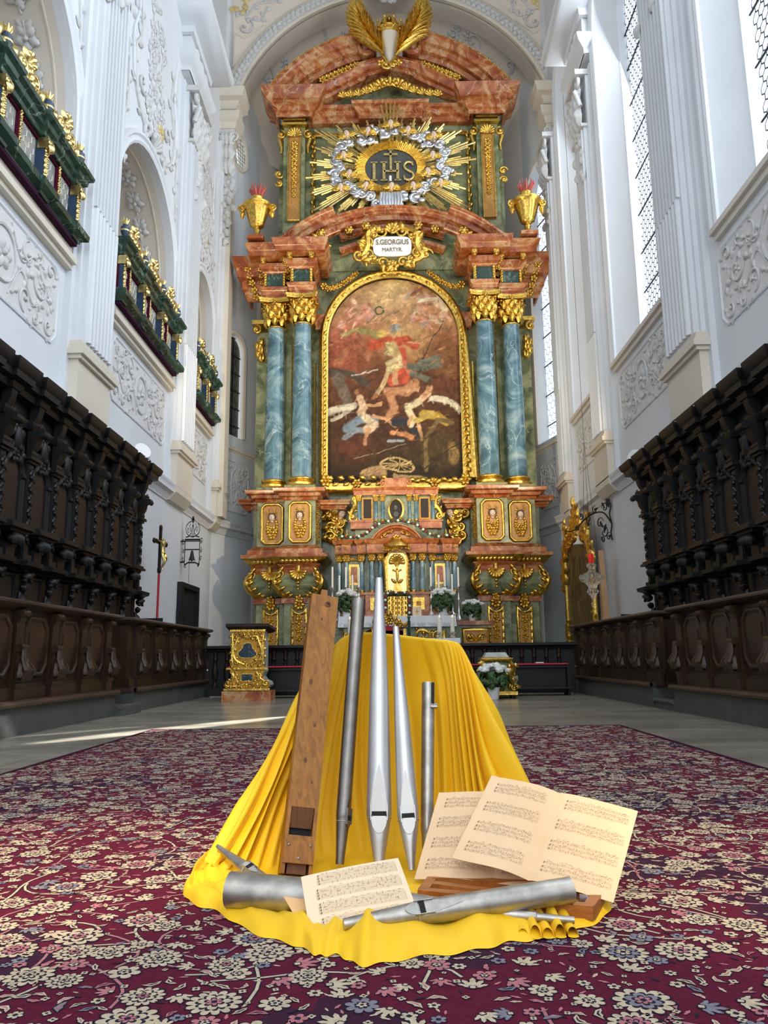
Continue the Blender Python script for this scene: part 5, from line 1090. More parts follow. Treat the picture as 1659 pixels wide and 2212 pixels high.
    for q in (-1, 1): m.scroll(yc+q*.14, 3.58, .075, pi/2, 1.1, q, .022, .2); m.scroll(yc+q*.13, 3.36, .07, -pi/2, 1.1, q, .022, .2); m.leaf(yc+q*.16, 3.45, pi/2+q*.4, .18, .1, .5, .18); m.leaf(yc+q*.1, 3.28, -pi/2+q*.6, .16, .1, .5, .18); m.ell((yc+q*.2, 3.28, .2), .05, .06, .05, 7, 5)
    m.rose(yc, 3.25, .10, 6, .6, .2); m.rose(yc, 3.66, .09, 5, .6, .2); sub('carved_cartouche', m, 'oak_black', pan)
    m = B(); 
    for z0, z1, d in ((2.34, 2.38, .0), (2.30, 2.34, .03), (2.26, 2.30, -.04)): m.box(yc-.27-d, yc+.27+d, z0, z1, .16, .40+d)
    m.box(yc-.11, yc+.11, 1.95, 2.12, .16, .24); m.box(yc-.24, yc+.24, 1.96, 2.22, .16, .175); led = build('bracket_shelf', m, 'oak_black', S, False)
    m = B(); m.ell((yc, 2.19, .27), .115, .085, .09, 10, 7)
    for k in range(5): m.leaf(yc-.09+.045*k, 2.27, -pi/2, .17, .06, .7, .30)
    m.rose(yc, 2.12, .06, 5, .6, .3); sub('carved_corbel', m, 'oak_black', led)
    # lower register: seat back panel and carved mask bracket
    m = B(); m.box(yc-.25, yc+.25, 1.36, 1.76, .16, .18); m.box(yc-.20, yc+.20, 1.40, 1.72, .18, .185); lo_ = build('seat_back_panel', m, 'oak_panel', S, False)
    m = MB(); m.sweep([(yc-.22, 1.38), (yc-.22, 1.74), (yc+.22, 1.74), (yc+.22, 1.38)], [(0, .18), (0, .2), (-.03, .21), (-.04, .18)], p3(M), True); sub('panel_moulding', m, 'oak_black', lo_)
    R = random.Random(4); m = B(); m.ell((y1, 1.74, .30), .075, .07, .09, 8, 6); m.ell((y1, 1.60, .26), .05, .06, .06, 8, 5); m.tube([(y1, 1.56, .22), (y1, 1.44, .22), (y1, 1.34, .24)], [.03, .05, .06], 7)
    for k in range(9): m.ell((y1+R.uniform(-.08, .08), 1.73+R.uniform(-.05, .06), .31+R.uniform(-.03, .07)), .035, .03, .03, 6, 4)
    for q in (-1, 1): m.leaf(y1, 1.52, -pi/2+q*.5, .2, .09, .6, .22); m.ell((y1+q*.06, 1.61, .28), .028, .03, .03, 6, 4)
    mask = build('carved_mask', m, 'oak_black', S)
    for k in range(1, nB+1):
        for o in (pil, pan, led, lo_, mask):
            if k == nB and o is not pil and o is not mask: continue
            inst(o, (0, -pitch*k, 0), S, None, 0, list(o.children))
    return S
stall('left'); stall('right')

def desk(s, y0, y1, label, pitch=.82, anchor=None):
    X = -3.76 if s < 0 else 3.68; M = fr((X, 0, 0), (0, 1, 0), (0, 0, 1), (-s, 0, 0)); B = lambda: MB(M)
    D = thing('choir_desk', label, 'choir desk', (X, (y0+y1)/2, 0))
    m = B(); m.box(y0, y1, .30, 1.23, -.30, 0); m.box(y0, y1, .30, .46, 0, .05); m.box(y0, y1, .46, .49, 0, .03); build('carcass', m, 'oak_brown', D, False)
    m = MB(); mp = lambda a, b, t: tuple(M @ V((a, t, b)))
    m.sweep([(y1+.02, -.36), (y1+.02, .0), (y0-.02, .0), (y0-.02, -.36)], [(-.3, 1.21), (.02, 1.21), (.05, 1.235), (.10, 1.25), (.13, 1.27), (.13, 1.29), (.10, 1.31), (-.3, 1.33)], mp); m.M = M; m.box(y0, y1, 1.22, 1.32, -.36, .0); m.M = None; build('hand_rail', m, 'oak_rail', D)
    m = B(); m.box(y0-.02, y1+.05, .27, .335, -.3, .16); m.tube([(y0-.02, .305, .155), (y1+.05, .305, .155)], .034, 8); build('foot_board', m, 'oak_rail', D)
    m = B(); m.box(y0, y1+.03, 0, .28, -.35, .12); build('stone_plinth', m, 'step_stone', D, False)
    n = int(round((y1-y0-.12)/pitch)); anchor = y1-.11
    m = B(); c = anchor; m.box(c-.085, c+.085, .49, 1.215, 0, .055); m.box(c-.1, c+.1, .30, .46, .05, .085); m.box(c-.11, c+.11, .455, .495, .03, .10); pil = build('pilaster', m, 'oak_brown', D, False)
    m = B(); m.lathe([(.035, c-.075), (.04, c-.03), (.033, c-.02), (.033, c+.02), (.04, c+.03), (.035, c+.075)], (0, 1.18, .085), 10, A=(V((0, 1, 0)), V((0, 0, 1)), V((1, 0, 0)))); m.prism([(.05, 1.21), (.11, 1.2), (.05, 1.06)], c-.06, c+.06, lambda a, b, t: (t, b, a)); sub('scroll_corbel', m, 'oak_brown', pil)
    m = B(); m.prism([(.05, .52), (.13, .54), (.16, .61), (.13, .70), (.08, .78), (.10, .86), (.05, .88)], c-.055, c+.055, lambda a, b, t: (t, b, a)); m.lathe([(.04, c-.07), (.04, c+.07)], (0, .84, .085), 10, A=(V((0, 1, 0)), V((0, 0, 1)), V((1, 0, 0))))
    for q in (-.055, 0, .055): m.tube([(c+q*.7, .84, .11), (c+q, .72, .12), (c+q*1.5, .62, .17), (c+q*1.3, .53, .14)], [.016, .022, .03, .016], 6)
    for q in (-1, 1): m.leaf(c, .74, -pi/2+q*.5, .22, .10, .5, .09); m.leaf(c+q*.04, .62, pi/2+q*.4, .14, .07, .5, .10)
    sub('carved_console', m, 'oak_brown', pil)
    pyc = c-pitch/2; hw, c_ = .235, .085; z0, z1 = .60, 1.12
    pth = [(pyc-hw+c_, z0), (pyc-hw, z0+c_), (pyc-hw, z1-c_), (pyc-hw+c_, z1), (pyc+hw-c_, z1), (pyc+hw, z1-c_), (pyc+hw, z0+c_), (pyc+hw-c_, z0)]
    m = B(); m.add([(a, b, .022) for a, b in pth], [tuple(range(8))]); m.box(pyc-.15, pyc+.15, z0+.11, z1-.11, .022, .03); pan = build('panel', m, 'oak_brown', D, False)
    m = MB(); m.sweep(pth, [(.0, .0), (.0, .03), (-.02, .045), (-.04, .04), (-.05, 0)], p3(M), True); sub('octagonal_moulding', m, 'oak_brown', pan)
    for k in range(0, n+1):
        if k: inst(pil, (0, -pitch*k, 0), D, None, 0, list(pil.children))
        if 0 < k < n: inst(pan, (0, -pitch*k, 0), D, None, 0, list(pan.children))
    return D
desk(-1, 5.2, 10.35, 'near left brown oak choir desk with octagonal panels, on a stone plinth'); desk(-1, 11.12, 15.70, 'far left brown oak choir desk with octagonal panels, ending before the gilded lectern')
desk(1, 5.2, 10.15, 'near right brown oak choir desk with octagonal panels, on a stone plinth'); desk(1, 11.0, 15.85, 'far right brown oak choir desk with octagonal panels, below the hanging glass lamp')
for s, y in ((-1, 10.73), (1, 10.57)):
    X = 3.72*s; m = MB(); m.box(X-.16, X+.2 if s < 0 else X+.16, y-.36, y+.37, 0, .12); m.tube([(X-s*.17, y-.38, .11), (X-s*.17, y+.38, .11)], .03, 8)
    tag(build('stone_step', m, 'step_stone'), 'worn stone step in the gap between the two %s choir desks' % ('left' if s < 0 else 'right'), 'step')
# ================================================================ tabernacle retable on the high altar table
TB = thing('tabernacle', 'small gilded tabernacle retable of red marble with blue columns, behind the white altar cloth', 'tabernacle', (CX, 20.2, 1.75))
TY = 20.15
def tb(name, mb, mat, sm=True): return build(name, mb, mat, TB, sm)
m = AMB(); ab(m, -1.45, 1.45, 1.0, 3.55, TY+.35, TY+.8); ab(m, -1.1, 1.1, 3.5, 5.1, TY+.45, TY+.85); tb('body', m, 'marble_green', False)
m = AMB(); ab(m, -1.5, 1.5, 1.72, 1.80, TY-.05, TY+.6)
for u, w_ in ((-.55, .28), (.55, .28), (-1.15, .30), (1.15, .30)): ab(m, u-w_, u+w_, 1.8, 2.32, TY+.02+.1*(abs(u) > 1), TY+.6); ab(m, u-w_-.03, u+w_+.03, 2.32, 2.38, TY-.02+.1*(abs(u) > 1), TY+.6)
tb('predella', m, 'marble_red_fine', False)
for u in (-.55, .55, -1.12, 1.12):
    m = AMB(); y = TY+.02+.1*(abs(u) > 1); w_ = .15 if abs(u) < 1 else .08
    ab(m, u-w_, u+w_, 1.92, 2.24, y-.03, y+.02); o = tb('gilded_panel', m, 'gold', False); m = AMB(); ab(m, u-w_*.4, u+w_*.4, 2.02, 2.14, y-.04, y+.02); sub('relief_square', m, 'gold_matte', o, False)
cols = [(.42, .0), (.66, .0), (.90, .08), (1.22+.02, .08), (1.48, .16)]
for s in (-1, 1):
    for k, (u, d) in enumerate(cols[:2]+[(.93, .1), (1.33, .1), (1.52, .2)]): column('small_column', s*u, TY+.12+d, 2.38, 3.42, .072, .28, TB, 'marble_blue', 'gold', 14)
    m = AMB(); u = s*1.13; ab(m, u-.15, u+.15, 2.46, 3.14, TY+.27, TY+.4); fr_ = tb('reliquary_frame', m, 'gold', False)
    m = AMB(); ab(m, u-.085, u+.085, 2.66, 3.08, TY+.255, TY+.3); sub('red_panel', m, 'marble_red_fine', fr_, False); m = AMB(); ab(m, u-.10, u+.10, 2.48, 2.60, TY+.255, TY+.3); sub('green_panel', m, 'marble_green', fr_, False)
    m = AMB(); 
    for q in range(5): m.rose(u-.14+.07*q, 3.28, .05, 5, .5, -(TY+.3)); 
    tb('gilded_swag', m, 'gold')
m = MB(); pth = []
for u0, u1, y in ((-1.6, -1.42, .12), (-1.42, -1.22, .02), (-1.22, -1.03, .16), (-1.03, -.83, .02), (-.83, -.76, .1), (-.76, .76, -.06), (.76, .83, .1), (.83, 1.03, .02), (1.03, 1.22, .16), (1.22, 1.42, .02), (1.42, 1.6, .12)): pth += [(u0, TY+y), (u1, TY+y)]
pth = [(-1.6, TY+.6)]+pth+[(1.6, TY+.6)]
m.sweep(pth, up([(-.05, 0), (.01, 0), (.02, .05), (.02, .22), (.04, .24), (.07, .28), (.08, .33), (.10, .36), (-.05, .36)], 3.40), amp); tb('entablature', m, 'marble_red_fine')
m = MB(); pd = [(.78*sin(a), 3.28+.86*cos(a)) for a in [-.98+1.96*i/14 for i in range(15)]]
m.sweep(pd, [(0, .2), (.03, .2), (.05, .15), (.10, .13), (.11, .05), (.14, .03), (.14, -.2), (0, -.2)], azp(TY-.0)); tb('curved_pediment', m, 'marble_red_fine')
m = AMB(); m.prism([(a*.92, b-.05) for a, b in pd], -(TY+.4), -(TY+.06)); tb('pediment_field', m, 'marble_red_fine', False)
m = AMB()
for s in (-1, 1): m.vine([(s*.1, 3.92), (s*.25, 4.0), (s*.42, 3.86)], .03, -TY-.0, 6, .12); m.scroll(s*.3, 3.88, .06, 0, 1, s, .018, -TY); m.vine([(s*.28, 3.56), (s*.42, 3.62), (s*.6, 3.54)], .02, -TY+.06-.1, 5, .09)
for s in (-1, 1):
    for u in (.93, 1.33, 1.52): m.rose(s*u, 3.56, .05, 5, .5, -(TY+.0))
tb('gilded_ornament', m, 'gold')
# niche with crucifix, canopy and doors
m = AMB(); nf = [(-.24, 2.36), (-.24, 3.22)]+[(-.24*cos(pi*i/10), 3.22+.24*sin(pi*i/10)) for i in range(11)]+[(.24, 2.36)]
m.add([(a, b, -TY+.02) for a, b in nf], [tuple(range(len(nf)))]); ni = tb('niche', m, 'gold_pale', False)
m = MB(); m.sweep(nf, [(0, 0), (-.0, .08), (-.04, .09), (-.07, .0)], azp(TY)); m.M = AM
for k in range(18): m.rose(-.29 if k % 2 else .29, 2.4+.1*(k//2), .045, 5, .6, -TY+.05)
m.M = None; sub('niche_frame', m, 'gold', ni)
m = AMB(); m.shell(0, 3.12, .24, .15, pi-.15, 9, .5, -TY+.04); sub('shell', m, 'gold', ni)
m = AMB(); ab(m, -.02, .02, 2.55, 3.1, TY-.09, TY-.06); ab(m, -.13, .13, 2.93, 2.97, TY-.09, TY-.06); ab(m, -.11, .11, 2.38, 2.46, TY-.14, TY-.04); ab(m, -.08, .08, 2.46, 2.58, TY-.12, TY-.05); m.rose(0, 3.1, .07, 6, .5, -TY+.08)
m.tube([(0, 2.93, -TY+.12), (.01, 2.8, -TY+.13), (0, 2.62, -TY+.12)], [.035, .035, .018], 6); m.tube([(-.11, 2.96, -TY+.11), (0, 2.9, -TY+.13), (.11, 2.96, -TY+.11)], .014, 5); m.ell((0, 2.97, -TY+.12), .028); m.leaf(-.02, 2.6, 2.4, .18, .08, .3, -TY+.05); m.leaf(.02, 2.6, .7, .18, .08, .3, -TY+.05)
sub('niche_crucifix', m, 'gold', ni)
m = MB(); m.lathe([(.30, 3.50), (.34, 3.54), (.30, 3.62), (.20, 3.70), (.12, 3.78), (.05, 3.80)], (CX-.01, TY-.1, 0), 20, lambda a, h: 1+.06*cos(a*10)); m.M = AM
for k in range(9): a = pi*k/8; m.rose(-.32*cos(a), 3.5-.03*sin(a*2), .07, 5, .6, -TY+.15+.15*sin(a))
m.rose(0, 3.75, .13, 7, .5, -TY+.2); m.M = None; tb('gilded_canopy', m, 'gold')
m = AMB(); ab(m, -.25, .25, 1.74, 2.26, TY-.06, TY+.3); dd = tb('tabernacle_door', m, 'gold', False)
m = AMB()
for s in (-1, 1):
    for k in range(4): m.scroll(s*.12, 1.80+.125*k, .045, 0, 1.2, s, .012, -TY+.06); m.rose(s*.12, 1.86+.125*k, .035, 4, .5, -TY+.06); m.leaf(s*.04, 1.8+.125*k, pi/2, .09, .04, .5, -TY+.06); m.leaf(s*.21, 1.8+.125*k, pi/2, .09, .04, .5, -TY+.06)
m.tube([(0, 1.75, -TY+.07), (0, 2.26, -TY+.07)], .012, 4); sub('door_relief', m, 'gold_matte', dd)
# upper storey with oval picture
for s in (-1, 1):
    for u in (.36, .54, 1.0): column('small_column', s*u, TY+.42, 4.32, 5.02, .05, .2, TB, 'marble_blue', 'gold', 12)
    m = AMB(); u = s*.77; ab(m, u-.14, u+.14, 4.36, 4.96, TY+.40, TY+.5); fr_ = tb('side_picture_frame', m, 'gold_matte', False); m = AMB(); ab(m, u-.105, u+.105, 4.40, 4.92, TY+.385, TY+.45); sub('side_picture', m, 'oak_panel', fr_, False)
    m = AMB(); m.scroll(s*1.17, 4.42, .12, 0, 1.2, s, .04, -TY-.42); m.scroll(s*1.12, 4.92, .08, 0, 1.2, -s, .03, -TY-.42); m.vine([(s*1.25, 4.4), (s*1.18, 4.6), (s*1.08, 4.75), (s*1.12, 5.0)], .06, -TY-.42, 7, .14); tb('gilded_volute', m, 'gold')
    m = AMB(); ab(m, s*.62, s*1.22, 4.10, 4.30, TY+.30, TY+.7); ab(m, s*.60, s*1.25, 4.28, 4.33, TY+.27, TY+.7); tb('attic_base', m, 'marble_red_fine', False)
m = MB(); m.sweep([(-1.12, TY+.7), (-1.12, TY+.36), (-.46, TY+.36), (-.46, TY+.30), (.46, TY+.30), (.46, TY+.36), (1.12, TY+.36), (1.12, TY+.7)], up([(-.05, 0), (.01, 0), (.02, .12), (.05, .15), (.07, .2), (-.05, .2)], 5.02), amp); m.M = AM; ab(m, -.30, .30, 5.2, 5.48, TY+.3, TY+.6); m.scroll(-.34, 5.34, .1, 0, 1.2, 1, .03, -TY-.32); m.scroll(.34, 5.34, .1, pi, 1.2, -1, .03, -TY-.32); m.M = None; tb('attic_cornice', m, 'marble_red_fine')
N = 24; ov = [(.17*cos(2*pi*i/N), 4.62+.27*sin(2*pi*i/N)) for i in range(N)]; m = AMB(); m.add([(a, b, -TY-.36) for a, b in ov], [tuple(range(N))]); op = tb('oval_portrait', m, 'oak_panel', False)
m = MB(); m.sweep(ov, [(0, 0), (0, .05), (-.0, .06), (.045, .04), (.045, 0)][::1], azp(TY+.38), True); sub('oval_frame', m, 'gold', op)
m = AMB(); m.ell((-.01, 4.70, -TY-.37), .045, .06, .012, 8, 5); sub('painted_face', m, 'skin', op); m = AMB(); m.ell((-.01, 4.68, -TY-.366), .075, .11, .008, 8, 5); m.ell((0, 4.5, -TY-.366), .11, .12, .008, 8, 5); sub('painted_veil', m, 'step_stone', op)
for s in (-1, 1):
    m = MB(); m.lathe([(.05, 0), (.02, .04), (.06, .08), (.07, .14), (.03, .18), (.02, .24), (.005, .3)], (CX+s*1.32, TY+.3, 3.78), 10); tb('finial', m, 'gold')
# rose garlands: over the pediment and around the tabernacle door
def garland(name, pts, label, step=.085):
    t_ = thing(name, label, 'garland', pts[0]); m = MB(); m.tube(cr2(pts, 6), .028, 6)
    P_ = cr2(pts, 8); R = random.Random(3); acc = 0; k = 0; mw = MB(); mr = MB()
    for a, b in zip(P_[:-1], P_[1:]):
        acc += (b-a).length
        for q in range(2): m.M = fr(a+V((R.uniform(-.02, .02), -.02, R.uniform(-.02, .02))), (1, 0, 0), (0, 0, 1), (0, -1, 0)); m.leaf(0, 0, R.random()*6.3, .07, .04, .4)
        m.M = None
        if acc > step: acc = 0; k += 1; (mw if k % 2 else mr).ell(a+V((0, -.035, .0)), .036, .03, .034, 8, 5)
    build('foliage', m, 'leaf_green', t_); build('white_flowers', mw, 'petal_white', t_); build('red_flowers', mr, 'petal_red', t_)
garland('flower_garland', [(CX-1.5, TY-.0, 3.86), (CX-1.1, TY+.0, 3.82), (CX-.8, TY-.05, 3.92), (CX-.5, TY-.1, 4.13), (CX-.02, TY-.1, 4.24), (CX+.5, TY-.1, 4.13), (CX+.8, TY-.05, 3.92), (CX+1.1, TY, 3.82), (CX+1.5, TY, 3.88)], 'garland of red and white roses lying over the curved pediment of the tabernacle')
garland('flower_garland', [(CX+.30, TY-.08, 1.78), (CX+.31, TY-.08, 2.1), (CX+.27, TY-.09, 2.33), (CX, TY-.10, 2.36), (CX-.27, TY-.09, 2.33), (CX-.31, TY-.08, 2.1), (CX-.30, TY-.08, 1.78)], 'garland of red and white roses hanging around the gilded tabernacle door')

# ================================================================ altar table, cloth, candlesticks, flowers
MT = thing('altar_table', 'long stone altar table with carved gilded front, under a lace cloth', 'altar table', (CX, 19.4, 0))
m = AMB(); ab(m, -1.32, 1.32, 0, 1.62, 19.1, 20.0); ab(m, -2.3, 2.3, 0, 1.50, 19.75, 20.1); build('body', m, 'marble_green', MT, False)
m = AMB(); ab(m, -1.40, 1.40, 1.62, 1.68, 19.0, 20.1); ab(m, -2.42, 2.42, 1.50, 1.60, 19.65, 20.1); build('table_slab', m, 'marble_red', MT, False)
for s in (-1, 1):
    m = MB(); pth = [(s*1.95-.32, 1.0), (s*1.95-.32, 1.40), (s*1.95+.32, 1.40), (s*1.95+.32, 1.0)]; m.sweep(pth, [(-.03, 0), (-.02, .04), (.03, .05), (.05, 0)], azp(19.75), True); fr_ = build('side_panel_frame', m, 'gold', MT)
    m = AMB(); m.add([(a, b, -19.74) for a, b in pth], [(0, 1, 2, 3)]); sub('side_panel', m, 'root_wood', fr_, False); m = AMB()
    for q in (-1, 1): m.scroll(s*1.95+q*.15, 1.2, .1, 0, 1.2, q, .03, -19.74); m.leaf(s*1.95, 1.1, pi/2+q*.7, .25, .12, .5, -19.74)
    sub('panel_relief', m, 'gold', fr_)
for s in (-1, 1):
    m = AMB(); m.vine([(s*.4, 1.05), (s*.5, 1.35), (s*.75, 1.3), (s*.8, 1.1), (s*.6, 1.1)], .05, -19.1, 7, .16); m.scroll(s*.95, 1.2, .16, 0, 1.2, s, .04, -19.1); build('gilded_antependium_scroll', m, 'gold', MT)
def cloth_edge(name, label, u0, u1, yf, yb, ztop, drop, lace=True):
    N = 90
    def f(a, b):
        u = u0+(u1-u0)*a
        if b < .35: return (CX+u, yb+(yf-yb)*b/.35, ztop)
        q = (b-.35)/.65; w_ = .022*sin(a*60)*q+.012*sin(a*143+2)*q; return (CX+u*(1+.012*q), yf-.012-w_, ztop-drop*q)
    m = MB(); m.grid(f, N, 12)
    for e, ue in ((-1, u0), (1, u1)):
        def g(a, b): y = yf+(yb-yf)*a; q = b; return (CX+ue+e*(.012+.03*q+.02*sin(a*14)*q), y, ztop-drop*(q*(1.0+.0*a)))
        m.grid(g, 20, 8)
    o = build(name, m, 'white_cloth'); tag(o, label, 'altar cloth'); return o
ac = cloth_edge('altar_cloth', 'long white lace cloth hanging over the front edge of the high altar table', -1.44, 1.40, 18.97, 20.0, 1.71, .27)
m = AMB(); R = random.Random(8)
for k in range(34): u = -1.38+2.72*k/33; m.rose(u, 1.50, .04, 5, .15, -18.95+.0); m.scroll(u+.04, 1.53, .025, k, 1, 1, .004, -18.94)
sub('lace_pattern', m, 'plaster_white', ac)
def candlestick(u, y, z0, hs, hc, label, group):
    c = V((CX+u, y, z0)); t_ = thing('candlestick', label, 'candlestick', c, group); m = MB(); k = hs/.6
    m.lathe([(.10, 0), (.11, .02), (.10, .05), (.05, .09*k), (.03, .14*k), (.045, .18*k), (.02, .22*k), (.018, .30*k), (.035, .34*k), (.045, .38*k), (.02, .42*k), (.016, .50*k), (.03, .54*k), (.06, .57*k), (.062, .60*k), (.03, .60*k)], c, 14)
    for q in range(3): a = 2*pi*q/3-pi/2; m.ell(c+V((cos(a)*.09, sin(a)*.09, .03)), .04, .04, .035, 6, 4)
    build('stick', m, 'silver', t_); m = MB(); m.lathe([(.026, hs), (.024, hs+hc*.98), (.008, hs+hc)], c, 10); build('candle', m, 'candle_wax', t_)
for k, (px, yt, ysb, yf, pl) in enumerate([(718, 1224, 1268, 19.75, 'leftmost tall'), (733, 1243, 1285, 19.4, 'shorter, second from left'), (747, 1225, 1268, 19.75, 'tall, third from left'), (761, 1242, 1285, 19.4, 'shorter, fourth from left'), (775, 1225, 1268, 19.75, 'tall, nearest left of the niche'),
                                       (930, 1225, 1266, 19.75, 'tall, nearest right of the niche'), (947, 1240, 1284, 19.4, 'shorter, right of the niche'), (960, 1225, 1266, 19.75, 'tall, third from right'), (976, 1240, 1284, 19.4, 'shorter, second from right'), (989, 1225, 1266, 19.75, 'rightmost tall')]):
    a = P(px, yt, yf); b = P(px, ysb, yf); zb = 1.71 if abs(a.x-CX) < 1.4 else 1.60
    candlestick(a.x-CX, yf, zb, b.z-zb, a.z-b.z, 'silver candlestick with white candle on the high altar, '+pl, 'candlesticks on the high altar')
def bouquet(name, loc, pot_r, pot_h, rad, n, label, seed, hgt=.25, br=.055, cat='flower pot', group=None):
    c = V(loc); t_ = thing(name, label, cat, c, group); R = random.Random(seed); m = MB()
    m.lathe([(pot_r*.72, 0), (pot_r*.78, .01), (pot_r*.95, pot_h*.9), (pot_r, pot_h*.92), (pot_r, pot_h), (pot_r*.88, pot_h), (pot_r*.85, pot_h*.9)], c, 20); build('pot', m, 'ceramic', t_)
    m = MB(); ct = c+V((0, 0, pot_h+hgt*.35))
    for k in range(70):
        d = V((R.uniform(-1, 1), R.uniform(-1, 1), R.uniform(-.5, .8))).normalized(); p = ct+V((d.x*rad*.65, d.y*rad*.65, d.z*hgt*.45)); u_ = V((-d.y, d.x, 0)); u_ = u_.normalized() if u_.length > .1 else V((1, 0, 0)); m.M = fr(p, u_, d.cross(u_)*-1, d); m.leaf(0, 0, R.random()*6.3, rad*.5, rad*.3, .3)
    m.M = None
    for k in range(8): a = R.random()*6.3; m.tube([c+V((0, 0, pot_h*.8)), ct+V((cos(a)*rad*.4, sin(a)*rad*.4, 0))], .008, 4)
    build('foliage', m, 'leaf_green', t_)
    for k in range(n):
        a = 2*pi*k/n*2.4+R.random()*.4; q = (k+.5)/n; r_ = rad*.86*q**.5; p = ct+V((cos(a)*r_, sin(a)*r_*.8-.02, hgt*(.45+.35*(1-q))))
        m = MB(); m.ell(p, br*.8, br*.8, br*.55, 9, 6)
        for j in range(26): d = V((R.uniform(-1, 1), R.uniform(-1, 1), R.uniform(-.3, 1))).normalized(); m.ell(p+V((d.x*br*.85, d.y*br*.85, d.z*br*.6)), br*.24, br*.24, br*.18, 5, 3)
        build('blossom', m, 'petal_white', t_)
def at(px, py, Y): return P(px, py, Y)
p = at(1020, 1333, 19.9); bouquet('flower_pot', (p.x, 19.85, 1.60), .10, .17, .30, 11, 'white hydrangea in a white pot on the right end of the high altar', 3, .3, .075)
p = at(957, 1333, 19.2); bouquet('flower_pot', (p.x, 19.22, 1.712), .11, .16, .34, 14, 'white chrysanthemums in a white pot on the altar cloth, right of the tabernacle', 4, .42, .085)
p = at(748, 1333, 19.2); bouquet('flower_pot', (p.x, 19.22, 1.712), .11, .16, .32, 12, 'white chrysanthemums in a white pot on the altar cloth, behind the wooden organ pipe', 5, .42, .085)
p = PG(1067, 1511); bouquet('flower_pot', (p.x, p.y, 0), .11, .20, .30, 12, 'white flowers in a white pot on the stone floor, right of the yellow cloth', 6, .32, .075)
m = MB(); p = at(901, 1332, 19.3); m.box(p.x-.11, p.x+.11, 19.28, 19.31, 1.713, 1.94); card = build('altar_card', m, 'paper_light', None, False); tag(card, 'small cream card with a cross standing on the high altar cloth', 'card')
m = MB(); m.box(p.x-.008, p.x+.008, 19.270, 19.279, 1.76, 1.90); m.box(p.x-.05, p.x+.05, 19.270, 19.279, 1.82, 1.836); sub('cross_mark', m, 'gold_matte', card, False)

# people's altar in front with its cloth, candles, stand, chair
FA = thing('front_altar', 'free-standing altar table under a plain white cloth, behind the yellow draped stand', 'altar table', (CX, 16.6, 0))
m = AMB(); ab(m, -.95, .95, 0, 1.04, 16.4, 16.95); build('body', m, 'marble_ambo', FA, False); m = AMB(); ab(m, -1.12, 1.16, 1.04, 1.09, 16.25, 17.05); build('table_top', m, 'marble_red', FA, False)
cloth_edge('altar_cloth', 'plain white cloth whose corner hangs out right behind the yellow drapery', -1.17, 1.26, 16.22, 17.08, 1.10, .32)
for px, yt, yb, lab in ((949, 1334, 1366, 'left of two at the right end of the front altar'), (977, 1334, 1366, 'right of two at the right end of the front altar'), (756, 1338, 1368, 'single one on the left end of the front altar')):
    a = at(px, yt, 16.3); c = V((a.x, 16.3, 1.105)); t_ = thing('pillar_candle', 'lit thick cream candle, '+lab, 'candle', c, 'candles on the front altar')
    m = MB(); m.lathe([(.045, .10), (.045, a.z-1.105), (.03, a.z-1.10)], c, 14); build('wax', m, 'candle_wax', t_); m = MB(); m.lathe([(.06, 0), (.065, .02), (.03, .04), (.055, .09), (.06, .12)], c, 14); build('holder', m, 'crystal', t_); m = MB(); m.ell(c+V((0, 0, a.z-1.105+.03)), .010, .010, .026, 6, 5); build('flame', m, 'flame', t_)
for px in (744, 960):
    a = at(px, 1370, 16.45); c = V((a.x, 16.55, 1.102)); m = MB(); m.lathe([(.055, 0), (.055, .02), (.048, .03), (.048, .13), (.055, .14), (.055, .16)], c, 16); tag(build('brass_cup', m, 'gold'), 'gilded cylinder standing %s on the front altar' % ('between the candles on the right' if px > 900 else 'beside the single candle on the left'), 'cup')
CH = thing('celebrant_chair', 'red upholstered chair with a gilded crest, behind the front altar', 'chair', (CX-.22, 17.9, 0)); cx = at(840, 1350, 17.9).x-CX
m = AMB(); ab(m, cx-.36, cx+.36, .42, .5, 17.5, 18.1); ab(m, cx-.33, cx+.33, .5, 1.32, 18.0, 18.1); m.lathe([(.33, 0), (.33, .1)], (cx, 1.25, -18.1), 24, lambda a, h: 1 if sin(a) > 0 else .98, A=(V((1, 0, 0)), V((0, .55, 0)), V((0, 0, 1)))); build('upholstery', m, 'red_cloth', CH)
m = AMB()
for s in (-1, 1): ab(m, cx+s*.36-.03, cx+s*.36+.03, 0, 1.36, 18.0, 18.08); ab(m, cx+s*.34-.03, cx+s*.34+.03, 0, .45, 17.5, 17.56); m.vine([(cx+s*.38, 1.38), (cx+s*.3, 1.48), (cx+s*.15, 1.5), (cx+s*.06, 1.66)], .04, -18.0, 6, .14); m.scroll(cx+s*.26, 1.43, .07, 0, 1.1, s, .022, -18.0)
m.rose(cx, 1.55, .12, 7, .5, -18.0); m.leaf(cx, 1.6, pi/2, .2, .14, .4, -18.0); build('gilded_frame', m, 'gold', CH)
m = MB(); px_ = at(883, 1330, 17.2).x; m.lathe([(.10, 0), (.10, .03), (.025, .06), (.022, 1.55), (.04, 1.58), (.02, 1.62)], (px_, 17.2, 0), 12); m.tube([(px_, 17.2, 1.0), (px_, 17.2, 1.5)], .035, 8); tag(build('green_staff', m, 'marble_dkgreen'), 'slim dark green staff standing right of the red chair', 'staff')

